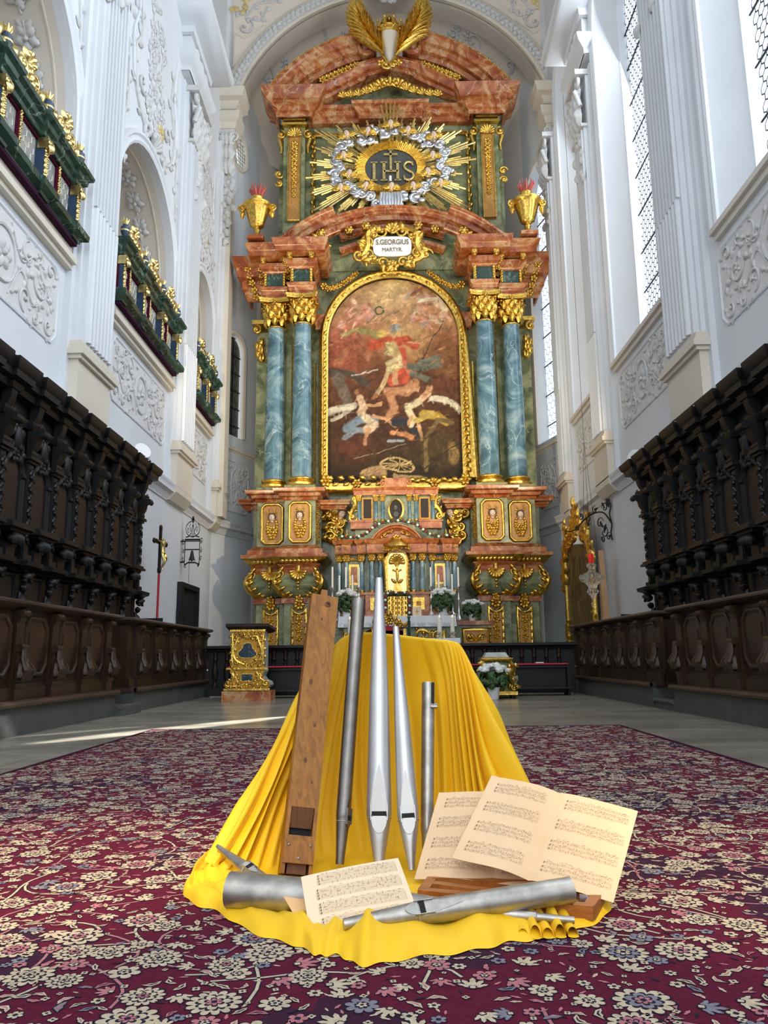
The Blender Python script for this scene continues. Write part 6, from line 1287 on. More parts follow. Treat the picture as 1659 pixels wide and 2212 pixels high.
# ================================================================ communion rail with balusters and red kneeling cushions
RLY = 15.35
for s, (x0, x1) in (('left', (-3.60, -.9)), ('right', (1.15, 3.50))):
    T_ = thing('communion_rail', 'dark wooden communion rail with turned balusters, %s of the altar' % s, 'railing', ((x0+x1)/2, RLY, 0))
    m = MB(); m.sweep([(x0, RLY+.06), (x0, RLY-.06), (x1, RLY-.06), (x1, RLY+.06)], [(-.06, .86), (.01, .86), (.03, .90), (.08, .92), (.08, .97), (-.06, .97)], pland); m.box(x0, x1, RLY-.08, RLY+.10, .88, .96); build('top_rail', m, 'oak_black', T_)
    m = MB().box(x0, x1, RLY-.08, RLY+.1, .02, .18).box(x0, x1, RLY+.02, RLY+.05, .18, .88); build('bottom_rail', m, 'oak_black', T_, False)
    b0 = None; n = int((x1-x0)/.24)
    for k in range(n):
        x = x0+.14+k*(x1-x0-.2)/n
        if b0 is None:
            m = MB(); m.lathe([(.045, .18), (.05, .24), (.03, .27), (.04, .32), (.065, .42), (.055, .54), (.028, .66), (.05, .70), (.03, .74), (.05, .82), (.05, .87)], (x, RLY-.01, 0), 10); b0 = build('baluster', m, 'oak_panel', T_); bx = x
        else: inst(b0, (x-bx, 0, 0), T_)
    K = thing('kneeling_bench', 'kneeling bench with red cushion in front of the %s communion rail' % s, 'bench', ((x0+x1)/2, RLY-.5, 0)); y = RLY-.5
    xa, xb = (x0+.5, x1-.1) if s == 'left' else (x0-.0, x1-.25)
    m = MB().box(xa, xb, y-.12, y+.12, .50, .535).box(xa+.02, xb-.02, y-.02, y+.02, .06, .5).box(xa, xa+.05, y-.18, y+.2, .0, .5).box(xb-.05, xb, y-.18, y+.2, 0, .5).box(xa, xb, y-.32, y-.06, .12, .16).box(xa, xb, y+.1, y+.14, .1, .34); build('bench_frame', m, 'oak_black', K, False)
    m = MB(); m.grid(lambda a, b: (xa+.01+(xb-xa-.02)*a, y+.13*cos(2*pi*b), .556+.024*sin(2*pi*b)), 24, 10, False, True); build('cushion', m, 'red_cloth', K)
    for k, q in enumerate((.12, .80) if s == 'left' else (.1, .4, .75)):
        x = xa+(xb-xa)*q; m = MB().box(x-.07, x+.07, y-.08, y+.06, .581, .60); tag(build('prayer_leaflet', m, 'petal_white', None, False), 'white leaflet, %s on the red cushion of the %s kneeling bench' % (('leftmost', 'rightmost')[k] if s == 'left' else ('leftmost', 'middle one', 'rightmost')[k], s), 'leaflet', 'leaflets on the %s kneeling bench' % s)

# ================================================================ gilded lectern
LY = 13.72; lx0, lx1 = -2.83, -2.24
AB = thing('lectern', 'gilded marble lectern with blue inlays and red marble base, left of the yellow cloth', 'lectern', ((lx0+lx1)/2, 14, 0)); xc = (lx0+lx1)/2; LM = fr((xc, LY, 0), (1, 0, 0), (0, 0, 1), (0, -1, 0))
m = MB().box(lx0-.13, lx1+.13, LY-.06, LY+.46, 0, .17); build('base', m, 'marble_red', AB, False)
m = MB().box(lx0+.0, lx1+.0, LY+.0, LY+.40, .56, 1.20); m.M = LM
pr_ = [(-.30, .56), (-.30, .50), (-.26, .42), (-.30, .36), (-.38, .32), (-.40, .27), (-.36, .22), (.36, .22), (.40, .27), (.38, .32), (.30, .36), (.26, .42), (.30, .50), (.30, .56)]
m.prism([(b, -.40) if False else (a, b) for a, b in pr_], -.42, -.01); m.M = None; build('marble_body', m, 'marble_ambo', AB, False)
m = MB(LM); m.box(-.295, .295, .565, 1.19, -.01, .012); m.prism(pr_, -.01, .012); gp = build('gilded_front', m, 'gold_matte', AB, False)
m = MB(LM)
for s in (-1, 1):
    m.vine([(s*.27, 1.15), (s*.26, .95), (s*.27, .75), (s*.24, .6)], .025, .012, 9, .08); m.vine([(s*.03, 1.08), (s*.15, 1.1), (s*.2, 1.0), (s*.25, .85), (s*.2, .7), (s*.05, .62)], .025, .012, 10, .08); m.scroll(s*.33, .30, .055, 0, 1.4, s, .016, .01); m.scroll(s*.27, .50, .035, 0, 1.2, s, .012, .01); m.vine([(s*.25, .48), (s*.23, .4), (s*.3, .34)], .02, .012, 5, .06); m.vine([(s*.3, .26), (s*.15, .25), (s*.03, .3)], .02, .012, 7, .07)
    m.vine([(s*.16, .5), (s*.2, .42), (s*.15, .32)], .015, .012, 5, .06)
for k in range(7): m.leaf(-.21+.07*k, 1.19, -pi/2, .07, .05, .4, .012)
m.rose(0, 1.1, .06, 6, .4, .012); m.rose(0, .6, .05, 6, .4, .012); m.rose(0, .26, .04, 5, .4, .012)
m.box(-.36, .36, .535, .565, -.02, .04).box(-.31, .31, 1.185, 1.22, -.01, .03).box(-.40, .40, .18, .215, -.02, .05); sub('gilded_ornament', m, 'gold', gp)
def inlay(pts, mat='blue_inlay'):
    m = MB(LM); m.prism(pts, .005, .02); o = sub('blue_inlay', m, mat, gp, False); m = MB(); m.sweep(pts, [(-.002, .0), (-.0, .03), (.012, .03), (.016, 0)], p3(LM), True); q = sub('inlay_frame', m, 'gold', gp)
inlay([(.12*cos(a)*(1+.25*cos(3*a+pi/2))*1.25, .845+.115*sin(a)*(1+.12*cos(3*a+pi/2))*1.2) for a in [-2*pi*k/30 for k in range(30)]]); inlay([(.12*cos(a)*(1+.14*cos(4*a)*-1), .40+.075*sin(a)*(1+.14*cos(4*a)*-1)) for a in [-2*pi*k/30 for k in range(30)]])
m = MB(); q = [(lx0-.08, LY-.10, 1.27), (lx1+.08, LY-.10, 1.27), (lx1+.12, LY+.5, 1.20), (lx0-.12, LY+.5, 1.20)]
m.add([(lx0, LY, 1.21), (lx1, LY, 1.21), (lx1, LY+.4, 1.16), (lx0, LY+.4, 1.16)]+q+[(a, b, c+.05) for a, b, c in q], [(0, 1, 5, 4), (1, 2, 6, 5), (2, 3, 7, 6), (3, 0, 4, 7), (4, 5, 9, 8), (5, 6, 10, 9), (6, 7, 11, 10), (7, 4, 8, 11), (8, 9, 10, 11)]); build('sloping_top', m, 'oak_panel', AB, False)

# gilded bombe stand on castors
cx_, cy_ = (1.50+2.15)/2+.0, 13.95; c = V((1.79, 13.95, 0)); CM_ = thing('gilded_pedestal', 'small curved gilded stand with a marbled top on castors, behind the potted white flowers', 'pedestal', c)
m = MB(); m.grid(lambda a, b: (c.x+(.20+.11*sin(b*pi*1.15)**2+.06*(1-b))*(1 if abs(cos(2*pi*a)) > .7 else abs(cos(2*pi*a))/.7)*(1 if cos(2*pi*a) > 0 else -1), c.y+(.20+.1*sin(b*pi*1.15)**2)*(1 if abs(sin(2*pi*a)) > .7 else abs(sin(2*pi*a))/.7)*(1 if sin(2*pi*a) > 0 else -1), .12+.52*b), 32, 12, True); build('body', m, 'marble_green', CM_)
m = MB(); m.box(c.x-.33, c.x+.33, c.y-.28, c.y+.28, .06, .12); m.lathe([(.30, .62), (.34, .65), (.34, .68), (.26, .70)], c, 4, A=(V((.8, .8, 0)), V((-.8, .8, 0)), V((0, 0, 1)))); m.M = fr((c.x, c.y-.30, 0), (1, 0, 0), (0, 0, 1), (0, -1, 0))
for s in (-1, 1): m.vine([(s*.22, .62), (s*.27, .5), (s*.2, .35), (s*.30, .15)], .05, -.02, 8, .12); m.scroll(s*.27, .18, .07, 0, 1.2, s, .02)
m.rose(0, .5, .1, 7, .5); m.M = None; build('gilded_mounts', m, 'gold', CM_)
m = MB(); m.prism([(-.22, -.2), (.22, -.2), (.22, .2), (-.22, .2)], .69, .78, lambda a, b, t: (c.x+a*(1 if t < .7 else .75), c.y+b*(1 if t < .7 else .75), t)); build('marble_top', m, 'marble_ambo', CM_, False)
for sx in (-1, 1):
    for sy in (-1, 1): m = MB(); m.lathe([(.035, -.015), (.035, .015)], (c.x+sx*.28, c.y+sy*.23, .035), 10, A=(V((0, 1, 0)), V((0, 0, 1)), V((1, 0, 0)))); m.tube([(c.x+sx*.28, c.y+sy*.23, .035), (c.x+sx*.28, c.y+sy*.23, .07)], .01, 5); build('castor', m, 'black', CM_)

# ================================================================ things on and along the side walls
# processional crucifix on a red pole
a = V((-4.62, 15.30, 0)); CR = thing('processional_crucifix', 'carved crucifix on a tall red pole standing by the left wall', 'crucifix', a)
m = MB(); m.tube([(a.x, a.y, 0), (a.x, a.y, 2.45)], .024, 8); build('pole', m, 'red_cloth', CR)
XM = fr((a.x, a.y, 0), V((.10, .995, 0)).normalized(), (0, 0, 1), V((.995, -.10, 0)).normalized()); m = MB(XM); m.box(-.035, .035, 2.42, 3.32, -.02, .02); m.box(-.30, .30, 2.98, 3.05, -.02, .02)
for u, v in ((-.30, 3.015), (.30, 3.015), (0, 3.32), (0, 2.5)): m.ell((u, v, 0), .06, .06, .03, 8, 5)
m.ell((0, 2.46, 0), .05, .08, .04, 8, 5); build('wooden_cross', m, 'oak_black', CR)
sk = bpy.data.meshes.new('corpus'); jt = [((0, 2.86, .06), .045), ((0, 2.98, .06), .05), ((0, 3.05, .07), .022), ((0, 3.10, .09), .033), ((-.09, 3.02, .05), .02), ((-.19, 3.03, .04), .015), ((-.28, 3.06, .03), .012), ((.09, 3.02, .05), .02), ((.19, 3.03, .04), .015), ((.28, 3.06, .03), .012), ((-.03, 2.76, .07), .03), ((-.02, 2.63, .10), .024), ((-.01, 2.50, .05), .015), ((.03, 2.76, .07), .03), ((.035, 2.64, .11), .024), ((.01, 2.51, .05), .015), ((0, 2.46, .07), .014)]
sk.from_pydata([tuple(XM @ V(p)) for p, r in jt], [(0, 1), (1, 2), (2, 3), (1, 4), (4, 5), (5, 6), (1, 7), (7, 8), (8, 9), (0, 10), (10, 11), (11, 12), (0, 13), (13, 14), (14, 15), (15, 16)], [])
so = bpy.data.objects.new('corpus', sk); COL.objects.link(so); md = so.modifiers.new('skin', 'SKIN')
for i, (p, r) in enumerate(jt): sk.skin_vertices[0].data[i].radius = (r, r) if sk.skin_vertices else None
sk.skin_vertices[0].data[0].use_root = True; so.modifiers.new('sub', 'SUBSURF').levels = 1; sk.materials.append(MATS['gold_pale']); attach(so, CR)
m = MB(XM); m.ell((0, 2.80, .07), .055, .045, .045, 8, 5); m.leaf(.03, 2.78, -1.2, .14, .08, .4, .09); build('loincloth', m, 'gold', CR)
# wrought-iron bell frame
BX = XL+.28; IM = fr((BX, 18.35, 0), (.42, 0, 0), (0, 0, 1), (0, -1, 0)); BF = thing('bell_frame', 'wrought-iron bracket with monogram scrolls holding a small bell, above the dark door', 'bell', (BX, 18.35, 2.9))
m = MB(IM); hw = .42
for s in (-1, 1): m.tube([(s*hw, 2.95, 0), (s*hw, 3.56, 0)], .02, 5); m.scroll(s*(hw+.10), 3.50, .08, 0, 1.3, s, .014); m.scroll(s*(hw+.08), 3.28, .07, 2, 1.2, -s, .012); m.scroll(s*(hw+.08), 3.08, .07, 0, 1.2, s, .012); m.scroll(s*(hw-.04), 2.92, .06, 0, 1.2, s, .014); m.tube([(s*hw*.9, 3.6, 0), (s*.2, 3.62, 0)], .016, 5)
m.tube([(-hw, 3.54, 0), (hw, 3.54, 0)], .024, 5).tube([(-hw, 3.50, 0), (hw, 3.50, 0)], .012, 5).tube([(-hw, 3.30, 0), (hw, 3.30, 0)], .016, 5); m.tube([(-hw, 2.93, 0), (-.2, 2.99, 0), (.2, 2.99, 0), (hw, 2.93, 0)], .02, 5)
m.tube([(.40*cos(t_*pi/12+.4*pi), 3.80+.19*sin(t_*pi/12+.4*pi), 0) for t_ in range(2, 23)], .014, 5)
for s in (-1, 1): m.tube([(s*.05, 3.6, 0), (s*.1, 3.75, 0), (s*.2, 3.88, 0), (s*.12, 3.92, 0)], .012, 5); m.scroll(s*.25, 3.78, .08, 0, 1.2, s, .010); m.tube([(s*.02, 3.9, 0), (s*.10, 3.70, 0), (s*.22, 3.62, 0)], .012, 5)
m.tube([(0, 3.58, 0), (0, 4.0, 0)], .014, 5); m.rose(0, 4.03, .09, 6, .3)
for z in (3.0, 3.5): m.tube([(-hw, z, 0), (-hw-.24, z, 0)], .02, 5)
build('iron_frame', m, 'iron', BF); m = MB(); m.lathe([(.015, 3.28), (.03, 3.25), (.04, 3.19), (.05, 3.13), (.075, 3.06), (.082, 3.045), (.06, 3.045)], (BX, 18.35, 0), 16); m.ell((BX, 18.35, 3.03), .018); build('bell', m, 'iron', BF)
m = MB(); m.tube([(BX-.06, 18.35, 3.05), (BX-.06, 18.35, 2.5)], .005, 4); build('bell_pull', m, 'iron', BF)
# floodlights on the stalls
for s, (x, y, z), tg in (('left', (-4.66, 14.0, 4.52), V((.5, 21.4, 9.5))), ('right', (4.72, 14.55, 4.42), V((-.2, 21.4, 8)))):
    c = V((x, y, z)); d = (tg-c).normalized() if s == 'left' else (V((0, 8, 3.5))-c).normalized(); d = V((.62, -.60, .35)).normalized() if s == 'left' else V((-.72, -.55, .1)).normalized(); d = -(-d)
    U = d.cross(V((0, 0, 1))).normalized(); A = (U, d.cross(U), d); T_ = thing('floodlight', 'round %s floodlight on top of the %s choir stall' % ('lit' if s == 'left' else 'white', s), 'floodlight', (x, y, z-.12))
    m = MB(); m.lathe([(.03, -.22), (.06, -.20), (.07, -.10), (.14, .02), (.16, .06), (.16, .08), (.14, .08)], c, 20, A=A); build('housing', m, 'plastic_white', T_)
    m = MB(); m.lathe([(.0, .062), (.14, .062), (.14, .07), (.0, .075)], c, 20, A=A, cap=False); build('lens', m, 'lit_lens' if s == 'left' else 'ceramic', T_)
    m = MB(); m.tube([c+U*.17, c+U*.17-V((0, 0, .12)), c-U*.17-V((0, 0, .12)), c-U*.17], .012, 5); m.tube([c-V((0, 0, .12)), (x, y, z-.2)], .02, 6); build('bracket', m, 'plastic_white', T_)
# wrought-iron lamp bracket on the right wall
WM = fr((XR-.06, 17.3, 0), (0, 1, 0), (0, 0, 1), (-1, 0, 0)); LB = thing('lamp_bracket', 'black wrought-iron wall bracket with scrolls carrying a small white bell-shaped lamp', 'lamp bracket', (XR, 17.3, 3.3))
FM_ = fr((XR-.05, 17.3, 0), V((-.35, .94, 0)).normalized(), (0, 0, 1), V((-.94, -.35, 0)).normalized()); m = MB(FM_); z0 = 3.25
pp_ = lambda pts: [(a, z0+b, 0) for a, b in pts]
m.tube(pp_(cr2([(.02, .0), (.05, .18), (.0, .35), (.06, .6), (0, .78), (.06, .95)], 5)), .016, 5); m.tube(pp_(cr2([(.02, .4), (.3, .68), (.7, .72), (1.1, .62), (1.5, .45), (1.9, .50)], 6)), [.02]*20+[.014]*11, 5)
for u, v, r, a0, sg in ((.28, .22, .15, 1, 1), (.42, .46, .13, 3, -1), (.22, .78, .12, 0, 1), (.6, .80, .1, 2, -1), (.85, .60, .12, 4, 1), (1.15, .74, .09, 0, -1), (1.35, .5, .08, 3, 1), (.12, .1, .09, 2, -1), (.35, .05, .08, 0, 1)): m.scroll(u, z0+v, r, a0, 1.3, sg, .013); m.leaf(u, z0+v, a0+1, r*1.3, r*.5, .3)
m.leaf(.05, z0+.75, 1.3, .22, .12, .3); build('iron_scrollwork', m, 'iron', LB)
lp = FM_ @ V((1.35, 3.68, 0)); m = MB(); m.tube([lp, lp-V((0, 0, .16))], .008, 4); m.lathe([(.015, -.14), (.03, -.16), (.035, -.24), (.06, -.28), (.13, -.33), (.13, -.35), (.11, -.34)], lp, 16); build('lamp_shade', m, 'plaster_cream', LB)
# gilded picture standing against the right side
c0 = V((4.33, 0, 0)); ya, yb = 17.75, 20.2; GM = fr((4.60, 19.2, 0), V((-.12, 1, 0)).normalized(), (0, 0, 1), V((-1, -.12, 0)).normalized()); GP = thing('gilded_picture', 'tall narrow picture in a rocaille gilt frame leaning by the right wall', 'picture', (4.6, 19.2, 0))
hw = .86; N = 10; pth = [(-hw, .5)]+[(-hw, 3.1)]+[(-hw*cos(pi*i/N), 3.1+.45*sin(pi*i/N)) for i in range(N+1)]+[(hw, .5)]
m = MB(GM); m.prism(pth, -.04, .0); build('canvas', m, 'stained', GP, False) if False else build('canvas', m, 'marble_brown', GP, False) if 'marble_brown' in MATS else None
m = MB(); m.sweep(pth+[(hw, .5)], [(-.0, -.05), (0, .05), (-.03, .07), (-.07, .03), (-.07, -.05)], p3(GM)); fo = build('gilt_frame', m, 'gold', GP)
m = MB(GM)
for s in (-1, 1):
    m.vine([(s*.92, 2.3), (s*.98, 2.7), (s*.88, 3.2), (s*.7, 3.5), (s*.35, 3.75), (s*.1, 4.1)], .07, 0, 14, .30); m.scroll(s*.55, 3.72, .2, 0, 1.2, s, .05); m.vine([(s*.92, 1.0), (s*.98, 1.3), (s*.9, 1.7)], .05, 0, 7, .2); m.vine([(s*.9, 3.45), (s*.75, 3.8), (s*.85, 4.05)], .045, 0, 6, .2)
m.vine([(0, 3.6), (.05, 4.0), (-.03, 4.4)], .07, 0, 9, .28); m.rose(0, 3.75, .25, 7, .5); m.leaf(0, 4.3, pi/2, .35, .16, .4); sub('rocaille_carving', m, 'gold', fo)
# plank board leaning on the wall
m = MB(); m.hexa([(4.62, 17.25, .3), (4.62, 17.50, .3), (4.66, 17.55, 3.02), (4.66, 17.30, 3.02)], (.03, 0, 0)); m.hexa([(4.60, 17.1, .3), (4.74, 17.1, .3), (4.72, 17.32, 3.02), (4.6, 17.32, 3.02)], (0, -.03, 0)); tag(build('wooden_board', m, 'brown_board', None, False), 'light brown board leaning on the right wall beside the gilded picture', 'board')
# hanging glass sanctuary lamp
c = V((4.10, 16.0, 0)); SL = thing('sanctuary_lamp', 'glass sanctuary lamp with a red light, hanging in front of the right wall', 'sanctuary lamp', (c.x, c.y, 2.9))
m = MB()
for s in (0, 1, 2): a = 2*pi*s/3+.3; m.tube([(c.x+.2*cos(a), c.y+.2*sin(a), 2.35), (c.x-.0, c.y, 5.2), (c.x, c.y, 13.5)], .004, 4)
build('chains', m, 'iron', SL); m = MB(); m.lathe([(.01, 1.78), (.02, 1.84), (.05, 1.90), (.10, 1.96), (.12, 2.0), (.08, 2.06), (.10, 2.12), (.16, 2.18), (.19, 2.26), (.17, 2.34), (.08, 2.40), (.05, 2.46), (.09, 2.50), (.10, 2.55), (.06, 2.58)], c, 24, lambda a, h: 1+.06*cos(a*8)); m.tube([(c.x+.04*cos(t_*.5), c.y, 1.74+.04*sin(t_*.5)) for t_ in range(13)], .006, 4)
for k in range(4): a = 2*pi*k/4+.4; m.M = Matrix.Translation((c.x, c.y, 2.28)) @ Matrix.Rotation(a, 4, 'Z') @ fr((0, 0, 0), (1, 0, 0), (0, 0, 1), (0, -1, 0)); m.scroll(.22, 0, .09, 2, 1.3, 1, .03)
m.M = None; build('glass_body', m, 'crystal', SL); m = MB(); m.lathe([(.045, 2.58), (.05, 2.62), (.055, 2.76), (.05, 2.78)], c, 16); build('red_glass', m, 'red_glass', SL)
# ================================================================ oriental carpet
CZ = .012
def carpet():
    x0, x1, y0, y1 = -2.47, 2.28, -1.0, 8.15
    mats = ['wool_crimson', 'wool_cream', 'wool_navy', 'wool_rose', 'wool_slate', 'wool_purple']
    R = random.Random(77); m = MB(); m.box(x0, x1, y0, y1, 0, CZ)
    dz = .00035
    def flat(pts, z, mi): m.mi = mi; m.add([(min(x1, max(x0, a)), min(y1, max(y0, b)), CZ+z) for a, b in pts], [tuple(range(len(pts)))])
    def petal(cx, cy, r, n, depth, rot, k=0, sx=1): k = k or (6 if r > .016 else 4); N = n*k; q = [r*(1-depth*1.15*(1-abs(sin(n*pi*i/N))**.55)) for i in range(N)]; return [(cx+sx*q[i]*cos(2*pi*i/N+rot), cy+q[i]*sin(2*pi*i/N+rot)) for i in range(N)]
    def leafp(cx, cy, L, W, a, bend=0): 
        q = []
        for s in (1, -1):
            for i in range(6):
                t = i/5 if s > 0 else 1-i/5; x = (t-.5)*L; y = s*W*.5*sin(pi*t)**.8*(1+.25*cos(t*16))+bend*L*(t-.5)**2*4*.3; q.append((cx+x*cos(a)-y*sin(a), cy+x*sin(a)+y*cos(a)))
        return q[:6]+q[7:-1]
    occ = {}
    def free(x, y, r):
        g = .12; i, j = int(x//g), int(y//g); n = int(r/g)+2
        for a in range(i-n, i+n+1):
            for b in range(j-n, j+n+1):
                for (px, py, pr) in occ.get((a, b), ()):
                    if (px-x)**2+(py-y)**2 < (pr+r)**2*.62: return False
        occ.setdefault((i, j), []).append((x, y, r)); return True
    ya = 1.35
    # tinted clouds of ground colour
    for k in range(60): x, y = R.uniform(x0, x1), R.uniform(ya, y1); flat(petal(x, y, R.uniform(.1, .28), 5, .35, R.random()*6, 5), .0001+k*.000003, 5)
    # vines
    for k in range(800):
        x, y, a = R.uniform(x0+.1, x1-.1), R.uniform(ya, y1-.1), R.random()*6.3; pts = []; c = R.uniform(-.9, .9)
        for i in range(9): pts.append((x, y)); x += .04*cos(a); y += .04*sin(a); a += c*.35+.15*sin(i)
        for (mi, w_, z) in ((2, .007, .0005), (3 if k % 3 else 1, .0036, .0007)):
            L_ = []; R_ = []
            for i in range(9): a_, b_ = pts[max(i-1, 0)], pts[min(i+1, 8)]; d = math.hypot(b_[0]-a_[0], b_[1]-a_[1]) or 1; nx, ny = -(b_[1]-a_[1])/d*w_, (b_[0]-a_[0])/d*w_; L_.append((pts[i][0]+nx, pts[i][1]+ny)); R_.append((pts[i][0]-nx, pts[i][1]-ny))
            m.mi = mi; m.add([(min(x1, max(x0, p[0])), min(y1, max(y0, p[1])), CZ+z) for p in L_+R_], [(i, i+1, 10+i, 9+i) for i in range(8)])
    cnt = 0
    for (n, rmin, rmax) in ((750, .042, .064), (4200, .026, .040), (14000, .014, .022), (22000, .007, .012)):
        for k in range(n):
            x, y, r = R.uniform(x0+.05, x1-.05), R.uniform(ya, y1-.05)**1.0, R.uniform(rmin, rmax)
            if not free(x, y, r): continue
            z = .0010; rot = R.random()*6.3; cream = R.choice((1, 1, 1, 1, 4, 3)); t_ = R.random()
            if r > .041:      # large palmettes
                n_ = R.choice((10, 12, 14)); flat(petal(x, y, r*1.06, n_, .22, rot), z, 2); flat(petal(x, y, r*.97, n_, .26, rot), z+dz, 1); flat(petal(x, y, r*.66, n_, .2, rot), z+2*dz, 2)
                flat(petal(x, y, r*.58, n_//2, .3, rot), z+3*dz, cream); flat(petal(x, y, r*.38, 6, .4, rot), z+4*dz, 2); flat(petal(x, y, r*.28, 6, .5, rot), z+5*dz, 3 if t_ < .5 else 1); flat(petal(x, y, r*.12, 4, .2, rot), z+6*dz, 2)
            elif r > .0255:   # rosettes, split palmettes, lobed leaves
                if t_ < .36:
                    n_ = R.choice((6, 8)); flat(petal(x, y, r*1.08, n_, .30, rot), z, 2); flat(petal(x, y, r*.97, n_, .36, rot), z+dz, cream); flat(petal(x, y, r*.45, n_, .25, rot), z+2*dz, 2); flat(petal(x, y, r*.32, 5, .4, rot), z+3*dz, 1); flat(petal(x, y, r*.12, 4, .1, rot), z+4*dz, 2)
                else:
                    for j in range(5): a = rot+(j-2)*.55; L = r*1.5*(1-.13*abs(j-2)); flat(leafp(x+cos(a)*L*.45, y+sin(a)*L*.45, L*1.12, L*.42, a), z+.00002*j, 2)
                    for j in range(5): a = rot+(j-2)*.55; L = r*1.5*(1-.13*abs(j-2)); flat(leafp(x+cos(a)*L*.45, y+sin(a)*L*.45, L*.98, L*.30, a), z+dz+.00002*j, cream)
                    flat(petal(x, y, r*.3, 4, .2, rot), z+2*dz, 2); flat(petal(x, y, r*.2, 4, .2, rot), z+3*dz, 1)
            elif r > .0135:
                if t_ < .38: n_ = R.choice((5, 6)); flat(petal(x, y, r*1.12, n_, .32, rot), z, 2); flat(petal(x, y, r*.95, n_, .38, rot), z+dz, cream); flat(petal(x, y, r*.34, 4, .2, rot), z+2*dz, 2)
                else: bd = R.uniform(-1, 1); flat(leafp(x, y, r*2.5, r*1.0, rot, bd), z, 2); flat(leafp(x, y, r*2.25, r*.72, rot, bd), z+dz, cream); flat(leafp(x, y, r*1.5, r*.22, rot, bd), z+2*dz, R.choice((2, 3)))
            else:
                if t_ < .5: flat(petal(x, y, r*1.15, 4, .3, rot), z, 2); flat(petal(x, y, r*.9, 4, .35, rot), z+dz, 1); flat(petal(x, y, r*.3, 3, .1, rot), z+2*dz, 2)
                else: flat(leafp(x, y, r*2.4, r*.7, rot), z+dz, R.choice((1, 2, 1, 3)))
    for a, b, c, d in ((x0, x0+.03, y0, y1), (x1-.03, x1, y0, y1), (x0, x1, y1-.03, y1)): flat([(a, c), (b, c), (b, d), (a, d)], .0035, 5)
    o = build('carpet', m, mats, None, False); tag(o, 'large crimson oriental carpet with cream and navy flowers on the stone floor', 'carpet'); return o
carpet()

# ================================================================ draped stand
A_ = lambda *a: P(*a)
STN = [[A_(727, 1392, 3.10), A_(650, 1500, 3.0), A_(560, 1690, 2.85), A_(452, 1850, 2.70), PG(403, 1918, CZ)],
       [A_(731, 1384, 3.06), A_(672, 1510, 2.97), A_(590, 1700, 2.82), A_(530, 1880, 2.66), PG(487, 1985, CZ)],
       [A_(742, 1374, 3.03), A_(712, 1520, 2.98), A_(660, 1720, 2.88), A_(625, 1890, 2.68), PG(640, 2050, CZ)],
       [A_(775, 1364, 3.01), A_(768, 1500, 3.06), A_(755, 1720, 3.01), A_(750, 1888, 2.76), PG(718, 2068, CZ)],
       [A_(850, 1369, 3.01), A_(850, 1500, 3.07), A_(850, 1720, 3.03), A_(850, 1888, 2.77), PG(819, 2085, CZ)],
       [A_(930, 1379, 3.01), A_(945, 1500, 3.06), A_(965, 1720, 3.02), A_(975, 1880, 2.79), PG(1037, 2050, CZ)],
       [A_(980, 1384, 3.03), A_(1006, 1500, 3.0), A_(1040, 1690, 2.96), A_(1080, 1870, 2.84), PG(1195, 2024, CZ)],
       [A_(992, 1392, 3.10), A_(1037, 1480, 3.08), A_(1088, 1605, 3.05), A_(1190, 1810, 2.95), PG(1316, 1955, CZ)],
       [V((.24, 3.45, .74)), V((.34, 3.5, .52)), V((.43, 3.5, .28)), V((.52, 3.4, .03)), V((.58, 3.3, CZ))],
       [V((0, 3.5, .74)), V((0, 3.58, .52)), V((0, 3.68, .28)), V((0, 3.82, .03)), V((0, 4.0, CZ))],
       [V((-.2, 3.45, .74)), V((-.33, 3.5, .52)), V((-.45, 3.5, .28)), V((-.54, 3.4, .03)), V((-.58, 3.2, CZ))]]
NS = len(STN)
def stn(u, k):
    t = u*NS; i = int(t) % NS; f = t-int(t); p0, p1, p2, p3 = (STN[(i+d) % NS][k] for d in (-1, 0, 1, 2))
    return .5*((2*p1)+(p2-p0)*f+(2*p0-5*p1+4*p2-p3)*f*f+(3*p1-p0-3*p2+p3)*f**3)
CC = V((0, 3.18, 0)); NU, NV = 420, 86
def foldf(u):
    k = .30+.85*(math.exp(-((u-.04)/.085)**2)+math.exp(-((u-.60)/.10)**2)); return k*(.62*sin(2*pi*u*19+1.6*sin(2*pi*u*4))+.10*sin(2*pi*u*31+2*sin(2*pi*u*3)))+.25*(1-k)*sin(2*pi*u*9+1)
CTOP = V((.0, 3.22, .775))
